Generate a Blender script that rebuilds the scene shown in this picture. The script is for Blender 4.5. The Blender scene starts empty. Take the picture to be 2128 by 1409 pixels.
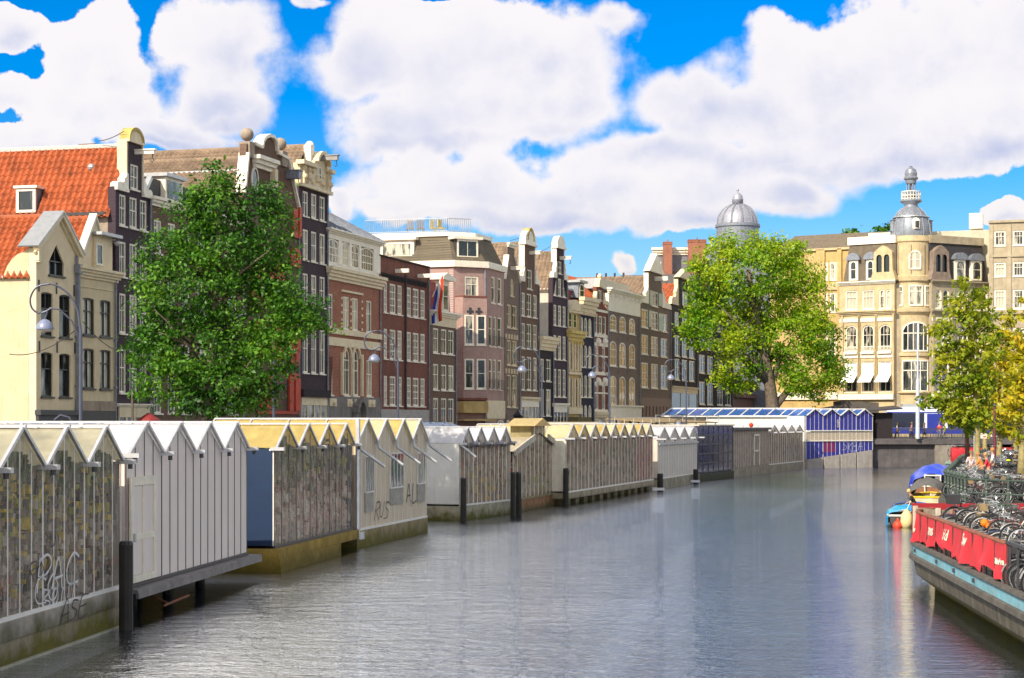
import bpy, bmesh, math, random
import numpy as np
from mathutils import Vector, Matrix
from mathutils.geometry import tessellate_polygon
C = bpy.context.scene
COL = C.collection
PI = math.pi
R = math.radians
rnd = random.Random(7)
# ------------------------------------------------------------------ camera
F, H, CX, CY = 3740.0, 5.0, 1064.0, 878.0     # focal length in photo pixels, eye height above the water, horizon
GZ = 1.8                                        # quay level
cd = bpy.data.cameras.new('camera'); cam = bpy.data.objects.new('camera', cd); COL.objects.link(cam)
cd.sensor_fit = 'HORIZONTAL'; cd.sensor_width = 36; cd.lens = 36 * F / 2128
cd.shift_y = (CY - 704.5) / 2128; cd.clip_start = 0.5; cd.clip_end = 4000
cam.location = (0, 0, H); cam.rotation_euler = (PI / 2, 0, 0)
C.camera = cam
# ------------------------------------------------------------------ light
SUN = Vector((-0.60, -0.80, 0)).normalized() * math.cos(R(37)) + Vector((0, 0, math.sin(R(37))))
sl = bpy.data.lights.new('sun', 'SUN'); so = bpy.data.objects.new('sun', sl); COL.objects.link(so)
sl.energy = 2.25; sl.angle = R(0.5); sl.color = (1.0, 0.90, 0.72)
so.rotation_euler = (-SUN).to_track_quat('-Z', 'Y').to_euler()
C.view_settings.view_transform = 'Standard'; C.view_settings.look = 'None'
C.view_settings.exposure = 1.44; C.view_settings.gamma = 1
C.cycles.max_bounces = 6; C.cycles.transparent_max_bounces = 12
C.cycles.caustics_reflective = False; C.cycles.caustics_refractive = False
C.cycles.sample_clamp_indirect = 6

def make_world():
    w = bpy.data.worlds.new('World'); C.world = w; w.use_nodes = True
    nt = w.node_tree; N = nt.nodes; L = nt.links; N.clear()
    def nd(t, **k):
        n = N.new(t)
        for a, b in k.items(): setattr(n, a, b)
        return n
    def inp(n, i, v):
        if hasattr(v, 'is_output') or hasattr(v, 'links'): L.new(v, n.inputs[i])
        else: n.inputs[i].default_value = v
    def mth(op, a, b=0.0, c=0.0):
        n = nd('ShaderNodeMath', operation=op); inp(n, 0, a); inp(n, 1, b); inp(n, 2, c); return n.outputs[0]
    def vm(op, a, b=(0, 0, 0), out=0):
        n = nd('ShaderNodeVectorMath', operation=op); inp(n, 0, a); inp(n, 1, b); return n.outputs[out]
    def noise(v, s, det=6, rough=0.55):
        n = nd('ShaderNodeTexNoise'); L.new(v, n.inputs['Vector']); n.inputs['Scale'].default_value = s
        n.inputs['Detail'].default_value = det; n.inputs['Roughness'].default_value = rough; return n.outputs['Fac']
    def sstep(v, a, b, lo=0.0, hi=1.0):
        n = nd('ShaderNodeMapRange', interpolation_type='SMOOTHSTEP'); inp(n, 0, v); inp(n, 1, a); inp(n, 2, b); inp(n, 3, lo); inp(n, 4, hi)
        return n.outputs[0]
    def mix(f, a, b):
        n = nd('ShaderNodeMix', data_type='RGBA'); inp(n, 0, f); inp(n, 6, a); inp(n, 7, b); return n.outputs[2]
    tc = nd('ShaderNodeTexCoord').outputs['Generated']
    sk = nd('ShaderNodeTexSky', sky_type='NISHITA'); sk.sun_disc = False
    sk.sun_elevation = R(37); sk.sun_rotation = math.atan2(SUN.x, SUN.y); sk.altitude = 0; sk.air_density = 1.0; sk.dust_density = 0.6; sk.ozone_density = 3.0
    hs = nd('ShaderNodeHueSaturation'); L.new(sk.outputs[0], hs.inputs['Color']); hs.inputs['Saturation'].default_value = 1.75; hs.inputs['Value'].default_value = 1.0
    blue = nd('ShaderNodeVectorMath', operation='SCALE'); L.new(hs.outputs[0], blue.inputs[0]); blue.inputs[3].default_value = SKY_S; bt = nd('ShaderNodeVectorMath', operation='MULTIPLY'); L.new(blue.outputs[0], bt.inputs[0]); bt.inputs[1].default_value = (0.75, 0.86, 1.10); blue = bt
    sp = nd('ShaderNodeSeparateXYZ'); L.new(tc, sp.inputs[0])
    az = mth('ARCTAN2', sp.outputs[0], sp.outputs[1]); el = mth('ARCSINE', sp.outputs[2])
    cb = nd('ShaderNodeCombineXYZ'); L.new(az, cb.inputs[0]); L.new(el, cb.inputs[1]); ae = cb.outputs[0]
    # billowing distortion
    nx = nd('ShaderNodeTexNoise'); L.new(tc, nx.inputs['Vector']); nx.inputs['Scale'].default_value = 26; nx.inputs['Detail'].default_value = 4
    ds = vm('MULTIPLY', vm('SUBTRACT', nx.outputs['Color'], (0.5, 0.5, 0.5)), (0.030, 0.030, 0))
    aed = vm('ADD', ae, ds)
    fld = None; num = den = None
    for px, py, rx, ry in CLOUDS:
        a = math.atan((px - CX) / F); e = math.atan((CY - py) / F * math.cos(a))
        d = vm('MULTIPLY', vm('SUBTRACT', aed, (a, e, 0)), (F / (rx * (1.28 if px > 680 else 1.18)), F / (ry * (1.26 if px > 680 else 1.16)), 0))
        v = mth('SUBTRACT', 1.0, vm('LENGTH', d, out=1))
        fld = v if fld is None else mth('SMOOTH_MAX', fld, v, 0.25)
        dn = nd('ShaderNodeSeparateXYZ'); L.new(d, dn.inputs[0]); wv = mth('MAXIMUM', mth('ADD', v, 0.25), 0.0); wv = mth('MULTIPLY', wv, wv)
        up = mth('MULTIPLY_ADD', dn.outputs[0], -0.35, dn.outputs[1])
        num = mth('MULTIPLY', wv, up) if num is None else mth('MULTIPLY_ADD', wv, up, num); den = wv if den is None else mth('ADD', den, wv)
    vor = nd('ShaderNodeTexVoronoi'); L.new(vm('ADD', tc, vm('MULTIPLY', ds, (0.5, 0.5, 0.5))), vor.inputs['Vector']); vor.inputs['Scale'].default_value = 27
    puff = mth('SUBTRACT', 0.5, vor.outputs['Distance'])
    n1 = noise(tc, 22, 8, 0.6); n2 = noise(tc, 9, 4)
    wob = mth('ADD', mth('MULTIPLY', mth('SUBTRACT', n1, 0.5), 1.1), mth('MULTIPLY', puff, 0.60))
    fld = mth('ADD', mth('MAXIMUM', fld, -1.0), wob)
    gen = mth('ADD', mth('MULTIPLY', mth('SUBTRACT', noise(tc, 4.0, 7), 0.53), 3.0), 0.0)   # unseen broken cloud outside the view, boosted below as added fill
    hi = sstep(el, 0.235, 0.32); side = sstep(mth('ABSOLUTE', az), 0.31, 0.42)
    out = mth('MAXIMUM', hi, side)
    f2 = mth('ADD', mth('MULTIPLY', fld, mth('SUBTRACT', 1.0, out)), mth('MULTIPLY', gen, out))
    soft = sstep(n2, 0.35, 0.65, 0.07, 0.42)
    dens = sstep(f2, 0.02, soft)
    # lit tops, lavender bodies
    lowf = sstep(n2, 0.42, 0.70)
    core = sstep(f2, 0.25, 1.1)
    low = mth('DIVIDE', num, mth('ADD', den, 0.02)); low = mth('ADD', mth('ADD', low, mth('MULTIPLY', mth('SUBTRACT', n1, 0.5), -0.9)), mth('MULTIPLY', puff, 0.5))
    shade = mth('MULTIPLY', sstep(low, -0.05, -1.0), sstep(f2, 0.0, 0.6)); shade = mth('MULTIPLY', shade, 1.0); shade = mth('MAXIMUM', shade, mth('MULTIPLY', mth('MULTIPLY', lowf, core), 0.6)); shade = mth('MULTIPLY', shade, mth('SUBTRACT', 1.0, mth('MULTIPLY', out, 0.6)))
    detail = mth('MULTIPLY', sstep(n1, 0.4, 0.62), 0.18)
    shade = mth('MINIMUM', mth('ADD', shade, mth('MULTIPLY', detail, core)), 0.92)
    warm = sstep(el, 0.02, 0.14)
    bright = mix(warm, (0.88, 0.80, 0.66, 1), (0.90, 0.87, 0.90, 1))
    bright = mix(out, bright, (1.0, 0.90, 0.75, 1))  # unseen clouds tinted warm as added fill for the shaded fronts
    cl = mix(shade, bright, (0.47, 0.53, 0.76, 1))
    cls = nd('ShaderNodeVectorMath', operation='SCALE'); L.new(cl, cls.inputs[0]); L.new(mth('MULTIPLY_ADD', out, CLOUD_S * 3.1, CLOUD_S), cls.inputs[3])  # clouds outside the view brightened to add fill light
    hz = sstep(el, -0.01, 0.14, 0.80, 0.0)
    veil = nd('ShaderNodeVectorMath', operation='SCALE'); veil.inputs[0].default_value = (0.46, 0.64, 0.88); veil.inputs[3].default_value = CLOUD_S
    raw = nd('ShaderNodeVectorMath', operation='MULTIPLY'); L.new(sk.outputs[0], raw.inputs[0]); raw.inputs[1].default_value = (SKY_S * 1.25, SKY_S * 1.1, SKY_S * 0.95)
    base = mix(hz, mix(out, blue.outputs[0], raw.outputs[0]), veil.outputs[0])
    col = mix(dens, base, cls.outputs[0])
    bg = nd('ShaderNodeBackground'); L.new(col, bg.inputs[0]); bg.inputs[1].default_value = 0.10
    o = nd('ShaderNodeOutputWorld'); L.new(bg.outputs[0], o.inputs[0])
    w.cycles.sampling_method = 'MANUAL'; w.cycles.sample_map_resolution = 512
SKY_S, CLOUD_S = 0.54, 3.95
CLOUDS = [(205, 130, 92, 105), (195, 238, 160, 55), (60, 300, 150, 38), (452, 100, 128, 118), (470, 215, 110, 62), (340, 285, 220, 34), (10, 60, 90, 52), (20, 190, 70, 45),
          (755, 118, 98, 88), (960, 110, 225, 105), (1150, 90, 165, 88), (1285, 45, 75, 42), (1050, 225, 280, 85), (850, 265, 150, 52),
          (1720, 150, 160, 110), (1960, 110, 260, 150), (1480, 225, 215, 80), (1830, 290, 350, 88), (1330, 325, 230, 52), (2060, 240, 160, 90), (1600, 330, 260, 50),
          (960, 400, 215, 74), (830, 430, 95, 44), (1130, 430, 130, 56), (1420, 410, 190, 62), (1250, 380, 140, 50), (1630, 402, 160, 42), (1290, 552, 24, 16), (2085, 435, 50, 26), (715, 425, 30, 40), (900, 5, 110, 14), (640, 10, 30, 14)]
make_world()

# ------------------------------------------------------------------ mesh helper
class MB:
    def __init__(s): s.v = []; s.f = []; s.m = []
    def face(s, pts, mi=0):
        n = len(s.v); s.v += [tuple(p) for p in pts]; s.f.append(tuple(range(n, n + len(pts)))); s.m.append(mi)
    def hexa(s, p, mi=0):
        n = len(s.v); s.v += [tuple(q) for q in p]
        for f in ((0, 3, 2, 1), (4, 5, 6, 7), (0, 1, 5, 4), (1, 2, 6, 5), (2, 3, 7, 6), (3, 0, 4, 7)):
            s.f.append(tuple(n + i for i in f)); s.m.append(mi)
    def box(s, x0, x1, y0, y1, z0, z1, mi=0):
        s.hexa([(x0, y0, z0), (x1, y0, z0), (x1, y1, z0), (x0, y1, z0), (x0, y0, z1), (x1, y0, z1), (x1, y1, z1), (x0, y1, z1)], mi)
    def bar(s, p0, p1, w, h=None, mi=0, up=(0, 0, 1)):
        p0 = Vector(p0); p1 = Vector(p1); h = h or w
        d = (p1 - p0).normalized(); u = Vector(up)
        if abs(d.dot(u)) > 0.98: u = Vector((0, 1, 0))
        a = d.cross(u).normalized() * (w / 2); b = a.cross(d).normalized() * (h / 2)
        s.hexa([p0 - a - b, p0 + a - b, p0 + a + b, p0 - a + b, p1 - a - b, p1 + a - b, p1 + a + b, p1 - a + b], mi)
    def tube(s, pts, r, n=6, mi=0, cap=True):
        pts = [Vector(p) for p in pts]; k = len(pts); r = r if isinstance(r, (list, tuple)) else [r] * k
        base = len(s.v); ref = None
        for i, p in enumerate(pts):
            d = (pts[min(i + 1, k - 1)] - pts[max(i - 1, 0)])
            if d.length < 1e-9: d = Vector((0, 0, 1))
            d.normalize()
            if ref is None: ref = Vector((1, 0, 0)) if abs(d.x) < 0.8 else Vector((0, 1, 0))
            a = d.cross(ref).normalized(); b = a.cross(d); ref = b.cross(d) if False else ref
            for j in range(n):
                t = 2 * PI * j / n; s.v.append(tuple(p + (a * math.cos(t) + b * math.sin(t)) * r[i]))
        for i in range(k - 1):
            for j in range(n):
                q = base + i * n
                s.f.append((q + j, q + (j + 1) % n, q + n + (j + 1) % n, q + n + j)); s.m.append(mi)
        if cap:
            s.f.append(tuple(base + j for j in range(n))[::-1]); s.m.append(mi)
            s.f.append(tuple(base + (k - 1) * n + j for j in range(n))); s.m.append(mi)
    def lathe(s, prof, n=24, c=(0, 0), mi=0, a0=0.0, a1=2 * PI, sx=1, sy=1):
        full = abs(a1 - a0 - 2 * PI) < 1e-6; m = n if full else n + 1; base = len(s.v)
        for r, z in prof:
            for j in range(m):
                t = a0 + (a1 - a0) * j / n; s.v.append((c[0] + r * math.cos(t) * sx, c[1] + r * math.sin(t) * sy, z))
        for i in range(len(prof) - 1):
            for j in range(n):
                k = (j + 1) % m; q = base + i * m
                s.f.append((q + j, q + k, q + m + k, q + m + j)); s.m.append(mi)
    def prism(s, poly, y0, y1, mi=0, holes=()):
        """outline in (x, z), extruded along y"""
        for y, fl in ((y0, 0), (y1, 1)):
            if holes and not fl:
                loops = [poly] + list(holes); flat = [p for l in loops for p in l]; n = len(s.v)
                s.v += [(p[0], y, p[1]) for p in flat]
                for t in tessellate_polygon([[Vector((p[0], p[1], 0)) for p in l] for l in loops]):
                    s.f.append(tuple(n + i for i in t)); s.m.append(mi)
            else: s.face([(p[0], y, p[1]) for p in (poly if not fl else poly[::-1])], mi)
        k = len(poly)
        for i in range(k):
            a, b = poly[i], poly[(i + 1) % k]
            s.face([(a[0], y1, a[1]), (b[0], y1, b[1]), (b[0], y0, b[1]), (a[0], y0, a[1])], mi)
    def prism_xy(s, poly, z0, z1, mi=0):
        s.face([(p[0], p[1], z1) for p in poly], mi); s.face([(p[0], p[1], z0) for p in poly[::-1]], mi)
        k = len(poly)
        for i in range(k):
            a, b = poly[i], poly[(i + 1) % k]
            s.face([(a[0], a[1], z0), (b[0], b[1], z0), (b[0], b[1], z1), (a[0], a[1], z1)], mi)
    def ball(s, c, r, n=10, mi=0, sz=1.0):
        s.lathe([(max(1e-3, r * math.sin(PI * i / (n // 2 + 1))), c[2] - r * sz * math.cos(PI * i / (n // 2 + 1))) for i in range(n // 2 + 2)], n, (c[0], c[1]), mi)
    def grid(s, fn, nu, nv, mi=0):
        b = len(s.v)
        for i in range(nu + 1):
            for j in range(nv + 1): s.v.append(tuple(fn(i / nu, j / nv)))
        for i in range(nu):
            for j in range(nv):
                q = b + i * (nv + 1) + j; s.f.append((q, q + nv + 1, q + nv + 2, q + 1)); s.m.append(mi)
    def tiles(s, o, a, d, col=0.28, row=0.32, amp=0.05, mi=0, k=4):
        """pantiles: o = ridge end, a = along the ridge, d = down the slope"""
        o, a, d = Vector(o), Vector(a), Vector(d); n = a.cross(d).normalized()
        if n.z < 0: n = -n
        nc = max(2, round(a.length / col)) * k; nr = max(2, round(d.length / row)); b = len(s.v)
        for i in range(nr):
            for e in (0, 1):
                v = (i + (0 if e == 0 else 1.0)) / nr
                for j in range(nc + 1):
                    t = j / k; h = amp * (0.5 - 0.5 * math.cos(2 * PI * t)) ** 0.8 + 0.035 * e
                    s.v.append(tuple(o + a * (j / nc) + d * v + n * (h + 0.02)))
        for i in range(2 * nr - 1):
            for j in range(nc):
                q = b + i * (nc + 1) + j; s.f.append((q, q + 1, q + nc + 2, q + nc + 1)); s.m.append(mi)
    def build(s, name, mats, parent=None, smooth=False):
        me = bpy.data.meshes.new(name); me.from_pydata(s.v, [], s.f)
        for m in (mats if isinstance(mats, (list, tuple)) else [mats]): me.materials.append(m)
        if any(s.m): me.polygons.foreach_set('material_index', s.m)
        if smooth: me.polygons.foreach_set('use_smooth', [True] * len(s.f))
        me.update()
        o = bpy.data.objects.new(name, me); COL.objects.link(o)
        if parent is not None: o.parent = parent
        return o
def tag(o, label=None, cat=None, group=None, kind=None):
    if label: o['label'] = label
    if cat: o['category'] = cat
    if group: o['group'] = group
    if kind: o['kind'] = kind
    return o
def thing(name, label, cat, loc=(0, 0, 0), rz=0.0, group=None):
    o = bpy.data.objects.new(name, None); COL.objects.link(o); o.empty_display_size = 0.3
    o.location = loc; o.rotation_euler = (0, 0, rz)
    return tag(o, label, cat, group)
def copy_tree(o, loc=None, rz=None, label=None, group=None):
    c = o.copy(); COL.objects.link(c)
    if loc is not None: c.location = loc
    if rz is not None: c.rotation_euler = (0, 0, rz)
    if label: c['label'] = label
    if group: c['group'] = group
    for ch in list(o.children):
        d = ch.copy(); COL.objects.link(d); d.parent = c
        for g in list(ch.children):
            e = g.copy(); COL.objects.link(e); e.parent = d
    return c
def gpt(px, Y, z=None, py=None):
    """point of the place seen at photo column px, at distance Y"""
    return Vector(((px - CX) / F * Y, Y, z if z is not None else H + (CY - py) / F * Y))

# ------------------------------------------------------------------ materials
MATS = {}
def nodemat(name):
    m = bpy.data.materials.new(name); m.use_nodes = True; nt = m.node_tree
    return m, nt, nt.nodes['Principled BSDF']
def M(name, col, rough=0.7, var=0.25, scale=2.0, metal=0.0, spec=0.4, bump=0.0, streak=0.0, scol=None, sscale=(1.6, 1.6, 0.12)):
    if name in MATS: return MATS[name]
    m, nt, p = nodemat(name); N = nt.nodes; L = nt.links
    tc = N.new('ShaderNodeTexCoord')
    nz = N.new('ShaderNodeTexNoise'); L.new(tc.outputs['Object'], nz.inputs['Vector']); nz.inputs['Scale'].default_value = scale; nz.inputs['Detail'].default_value = 7; nz.inputs['Roughness'].default_value = 0.65
    rp = N.new('ShaderNodeMapRange'); L.new(nz.outputs['Fac'], rp.inputs[0]); rp.inputs[1].default_value = 0.3; rp.inputs[2].default_value = 0.7; rp.inputs[3].default_value = 1 - var; rp.inputs[4].default_value = 1 + var * 0.8
    sc = N.new('ShaderNodeVectorMath'); sc.operation = 'SCALE'; sc.inputs[0].default_value = col[:3]; L.new(rp.outputs[0], sc.inputs[3])
    out = sc.outputs[0]
    if streak:
        mp = N.new('ShaderNodeMapping'); L.new(tc.outputs['Object'], mp.inputs[0]); mp.inputs['Scale'].default_value = sscale
        n2 = N.new('ShaderNodeTexNoise'); L.new(mp.outputs[0], n2.inputs['Vector']); n2.inputs['Scale'].default_value = 2.2; n2.inputs['Detail'].default_value = 8; n2.inputs['Roughness'].default_value = 0.7
        r2 = N.new('ShaderNodeMapRange'); L.new(n2.outputs['Fac'], r2.inputs[0]); r2.inputs[1].default_value = 0.5; r2.inputs[2].default_value = 0.72; r2.inputs[3].default_value = 0; r2.inputs[4].default_value = streak
        mx = N.new('ShaderNodeMix'); mx.data_type = 'RGBA'; L.new(r2.outputs[0], mx.inputs[0]); L.new(out, mx.inputs[6]); mx.inputs[7].default_value = (*(scol or [c * 0.35 for c in col[:3]]), 1)
        out = mx.outputs[2]
    L.new(out, p.inputs['Base Color'])
    p.inputs['Roughness'].default_value = rough; p.inputs['Metallic'].default_value = metal; p.inputs['Specular IOR Level'].default_value = spec
    if bump:
        bp = N.new('ShaderNodeBump'); bp.inputs['Strength'].default_value = bump; bp.inputs['Distance'].default_value = 0.03; L.new(nz.outputs['Fac'], bp.inputs['Height']); L.new(bp.outputs[0], p.inputs['Normal'])
    MATS[name] = m; return m
def brick(name, c1, c2, mortar, scale=1.0, dirt=0.5, soot=(0.03, 0.025, 0.025), course=0.10, msize=0.012):
    if name in MATS: return MATS[name]
    m, nt, p = nodemat(name); N = nt.nodes; L = nt.links
    tc = N.new('ShaderNodeTexCoord'); sp = N.new('ShaderNodeSeparateXYZ'); L.new(tc.outputs['Object'], sp.inputs[0])
    ad = N.new('ShaderNodeMath'); L.new(sp.outputs[0], ad.inputs[0]); L.new(sp.outputs[1], ad.inputs[1])
    cb = N.new('ShaderNodeCombineXYZ'); L.new(ad.outputs[0], cb.inputs[0]); L.new(sp.outputs[2], cb.inputs[1])
    b = N.new('ShaderNodeTexBrick'); L.new(cb.outputs[0], b.inputs['Vector'])
    b.inputs['Color1'].default_value = (*c1, 1); b.inputs['Color2'].default_value = (*c2, 1); b.inputs['Mortar'].default_value = (*mortar, 1)
    b.inputs['Scale'].default_value = scale; b.inputs['Brick Width'].default_value = 0.28; b.inputs['Row Height'].default_value = course; b.inputs['Mortar Size'].default_value = msize; b.inputs['Mortar Smooth'].default_value = 0.3
    mp = N.new('ShaderNodeMapping'); L.new(tc.outputs['Object'], mp.inputs[0]); mp.inputs['Scale'].default_value = (0.7, 0.7, 0.3)
    nz = N.new('ShaderNodeTexNoise'); L.new(mp.outputs[0], nz.inputs['Vector']); nz.inputs['Scale'].default_value = 1.3; nz.inputs['Detail'].default_value = 8; nz.inputs['Roughness'].default_value = 0.68
    rp = N.new('ShaderNodeMapRange'); L.new(nz.outputs['Fac'], rp.inputs[0]); rp.inputs[1].default_value = 0.46; rp.inputs[2].default_value = 0.72; rp.inputs[3].default_value = 0; rp.inputs[4].default_value = dirt
    mx = N.new('ShaderNodeMix'); mx.data_type = 'RGBA'; L.new(rp.outputs[0], mx.inputs[0]); L.new(b.outputs['Color'], mx.inputs[6]); mx.inputs[7].default_value = (*soot, 1)
    L.new(mx.outputs[2], p.inputs['Base Color']); p.inputs['Roughness'].default_value = 0.85; p.inputs['Specular IOR Level'].default_value = 0.25
    MATS[name] = m; return m
def glass_pane(name, dark=(0.012, 0.016, 0.02), mid=(0.07, 0.07, 0.06), light=(0.42, 0.38, 0.30), bias=0.72):
    """window pane: dark room behind, some with curtains or blinds, glossy old glass"""
    m, nt, p = nodemat(name); N = nt.nodes; L = nt.links
    oi = N.new('ShaderNodeObjectInfo'); tc = N.new('ShaderNodeTexCoord')
    off = N.new('ShaderNodeVectorMath'); off.operation = 'MULTIPLY_ADD'; L.new(oi.outputs['Random'], off.inputs[0]); off.inputs[1].default_value = (37, 11, 23); L.new(tc.outputs['Object'], off.inputs[2])
    mp = N.new('ShaderNodeMapping'); L.new(off.outputs[0], mp.inputs[0]); mp.inputs['Scale'].default_value = (1.6, 1.6, 0.5)
    nz = N.new('ShaderNodeTexNoise'); L.new(mp.outputs[0], nz.inputs['Vector']); nz.inputs['Scale'].default_value = 1.4; nz.inputs['Detail'].default_value = 3
    ad = N.new('ShaderNodeMath'); ad.operation = 'MULTIPLY_ADD'; L.new(oi.outputs['Random'], ad.inputs[0]); ad.inputs[1].default_value = 0.5; L.new(nz.outputs['Fac'], ad.inputs[2])
    rp = N.new('ShaderNodeValToRGB'); L.new(ad.outputs[0], rp.inputs[0]); e = rp.color_ramp.elements
    e[0].position = bias; e[0].color = (*dark, 1); e[1].position = min(0.99, bias + 0.27); e[1].color = (*light, 1); k = e.new(bias + 0.15); k.color = (*mid, 1)
    L.new(rp.outputs[0], p.inputs['Base Color']); p.inputs['Roughness'].default_value = 0.06; p.inputs['Specular IOR Level'].default_value = 0.9
    bp = N.new('ShaderNodeBump'); bp.inputs['Strength'].default_value = 0.25; bp.inputs['Distance'].default_value = 0.02; n3 = N.new('ShaderNodeTexNoise'); L.new(off.outputs[0], n3.inputs['Vector']); n3.inputs['Scale'].default_value = 3.0
    L.new(n3.outputs['Fac'], bp.inputs['Height']); L.new(bp.outputs[0], p.inputs['Normal'])
    MATS[name] = m; return m
PANE = glass_pane('window glass')
PANE_C = glass_pane('curtained window glass', bias=0.50, light=(0.5, 0.46, 0.36))
WHITE = M('white paint', (0.86, 0.79, 0.66), 0.5, 0.12, 3, streak=0.25)
CREAM = M('cream paint', (0.74, 0.62, 0.42), 0.6, 0.14, 2, streak=0.3)
DKFR = M('dark green paint', (0.03, 0.03, 0.03), 0.4, 0.2)
METAL = M('galvanised metal', (0.45, 0.46, 0.48), 0.45, 0.15, 4, metal=0.6)
DMETAL = M('dark metal', (0.05, 0.05, 0.06), 0.45, 0.2, 4)
LEAD = M('lead sheet', (0.24, 0.26, 0.31), 0.5, 0.3, 3, metal=0.3, streak=0.4)
TILE_O = M('orange clay tiles', (0.42, 0.105, 0.036), 0.65, 0.45, 1.6, streak=0.35, scol=(0.16, 0.05, 0.03), sscale=(0.8, 0.8, 0.8))
TILE_B = M('brown clay tiles', (0.27, 0.19, 0.13), 0.7, 0.4, 1.2, streak=0.4, sscale=(0.8, 0.8, 0.8))
SLATE = M('dark slate', (0.05, 0.045, 0.05), 0.6, 0.3, 3)
# ------------------------------------------------------------------ canal plan
# left canal edge (fronts of the floating glasshouses) and the line of the house fronts behind them
FAC = [(-29.8, 60.0), (-23.3, 86.0), (-19.1, 103.0), (-8.7, 139.0), (1.0, 170.4), (12.7, 202.4), (22.0, 231.0), (31.0, 259.0)]
def cut(px, P, Q):
    k = (px - CX) / F; dx, dy = Q[0] - P[0], Q[1] - P[1]
    den = dx - k * dy
    if abs(den) < 1e-9: return None
    return (k * P[1] - P[0]) / den
def FP(px):
    for a, b in zip(FAC, FAC[1:]):
        t = cut(px, a, b)
        if t is not None and -1e-6 <= t <= 1 + 1e-6: return Vector((a[0] + (b[0] - a[0]) * t, a[1] + (b[1] - a[1]) * t))
    a, b = FAC[-2:]; t = cut(px, a, b); return Vector((a[0] + (b[0] - a[0]) * t, a[1] + (b[1] - a[1]) * t))
ZT = {'A': (0, 250, .46125), 'B': (450, 250, .46113), 'C': (760, 430, .33359), 'D': (1080, 430, .33361), 'E': (1380, 330, .40445), 'F': (1660, 330, .37621), 'P': (0, 0, 1.0)}
def sub(lst): return lst
class House:
    """local frame: x along the front (left to right), y back into the house, z up from the street"""
    def __init__(s, name, zt, zl, zr, label, cat='house', group='canal houses on the left bank', A=None, B=None, gz=GZ):
        s.zt = zt; s.gz = gz
        ox, oy, k = ZT[zt]
        s.A = Vector(A) if A is not None else FP(ox + zl * k); s.B = Vector(B) if B is not None else FP(ox + zr * k)
        d = s.B - s.A; s.w = d.length; s.d = d / s.w; s.holes = []
        s.root = thing(name, label, cat, (s.A.x, s.A.y, gz), math.atan2(d.y, d.x), group)
        s.back = Vector((-s.d.y, s.d.x))
    def q(s, zx, zy, y=0.0):
        """front-plane point (x, z) behind a spot of the photo"""
        ox, oy, k = ZT[s.zt]; px, py = ox + zx * k, oy + zy * k
        a = s.A + s.back * y; b = s.B + s.back * y
        t = cut(px, a, b); Y = a.y + (b.y - a.y) * t
        return (t * s.w, H + (CY - py) * Y / F - s.gz)
    def x(s, zx): return s.q(zx, 0)[0]
    def z(s, zx, zy, y=0.0): return s.q(zx, zy, y)[1]
    def out(s, *pts): return [s.q(*p) for p in pts]
    # -------- windows
    def opening(s, x0, x1, z0, z1, arch=0.0, peak=0.0, n=8):
        if arch > 0:
            r = (x1 - x0) / 2; xc = (x0 + x1) / 2; h = arch
            return [(x0, z0), (x1, z0)] + [(xc + r * math.cos(PI * i / n), z1 - h + h * math.sin(PI * i / n)) for i in range(n + 1)]
        if peak > 0: return [(x0, z0), (x1, z0), (x1, z1 - peak), ((x0 + x1) / 2, z1), (x0, z1 - peak)]
        return [(x0, z0), (x1, z0), (x1, z1), (x0, z1)]
    def win(s, x0, x1, z0, z1, arch=0.0, peak=0.0, nx=2, rows=(0.62,), fm=None, fw=0.10, rev=0.10, hole=True, sill=True, pane=None, y=0.0, mw=0.045, name='window', low_nx=None, label=None):
        fm = fm or WHITE; o = s.opening(x0, x1, z0, z1, arch, peak)
        if hole: s.holes.append(o)
        sc = fw / max(0.01, (x1 - x0)); k = (x1 - x0 - 2 * fw) / (x1 - x0)
        i = s.opening(x0 + fw, x1 - fw, z0 + fw, z1 - fw, arch * k, peak * k)
        yf = y + (rev * 0.35 if hole else -0.05); yg = y + (rev if hole else -0.012)
        m = MB(); n = len(o)
        for a in range(n):
            b = (a + 1) % n
            m.face([(o[a][0], yf, o[a][1]), (o[b][0], yf, o[b][1]), (i[b][0], yf, i[b][1]), (i[a][0], yf, i[a][1])])
            m.face([(i[a][0], yf, i[a][1]), (i[b][0], yf, i[b][1]), (i[b][0], yg + .02, i[b][1]), (i[a][0], yg + .02, i[a][1])])
            if not hole: m.face([(o[b][0], yf, o[b][1]), (o[a][0], yf, o[a][1]), (o[a][0], yg + .02, o[a][1]), (o[b][0], yg + .02, o[b][1])])
        X0, X1, Z0, Z1 = x0 + fw, x1 - fw, z0 + fw, z1 - fw
        zs = [Z0 + (Z1 - Z0) * r for r in rows]
        top = Z1 - (arch * k * 0.5 if arch else peak * 0.4)
        for zz in zs: m.box(X0, X1, yf + .015, yg + .01, zz - mw * .7, zz + mw * .7)
        zl = zs[0] if zs else Z0
        for j in range(1, nx):
            xx = X0 + (X1 - X0) * j / nx; m.box(xx - mw / 2, xx + mw / 2, yf + .02, yg + .008, (Z0 if low_nx is None else zl), top if not arch and not peak else Z1 - 0.01)
        if low_nx:
            for j in range(1, low_nx):
                xx = X0 + (X1 - X0) * j / low_nx; m.box(xx - mw / 2, xx + mw / 2, yf + .02, yg + .008, Z0, zl)
        if sill: m.box(x0 - .06, x1 + .06, y - .10, yf - .002 if hole else yf - .004, z0 - .09, z0 - .004)
        w = m.build(name, fm, s.root)
        if label: w['label'] = label
        g = MB(); g.face([(p[0], yg, p[1]) for p in i]); g.build('pane', pane or PANE, w)
        return w
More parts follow.
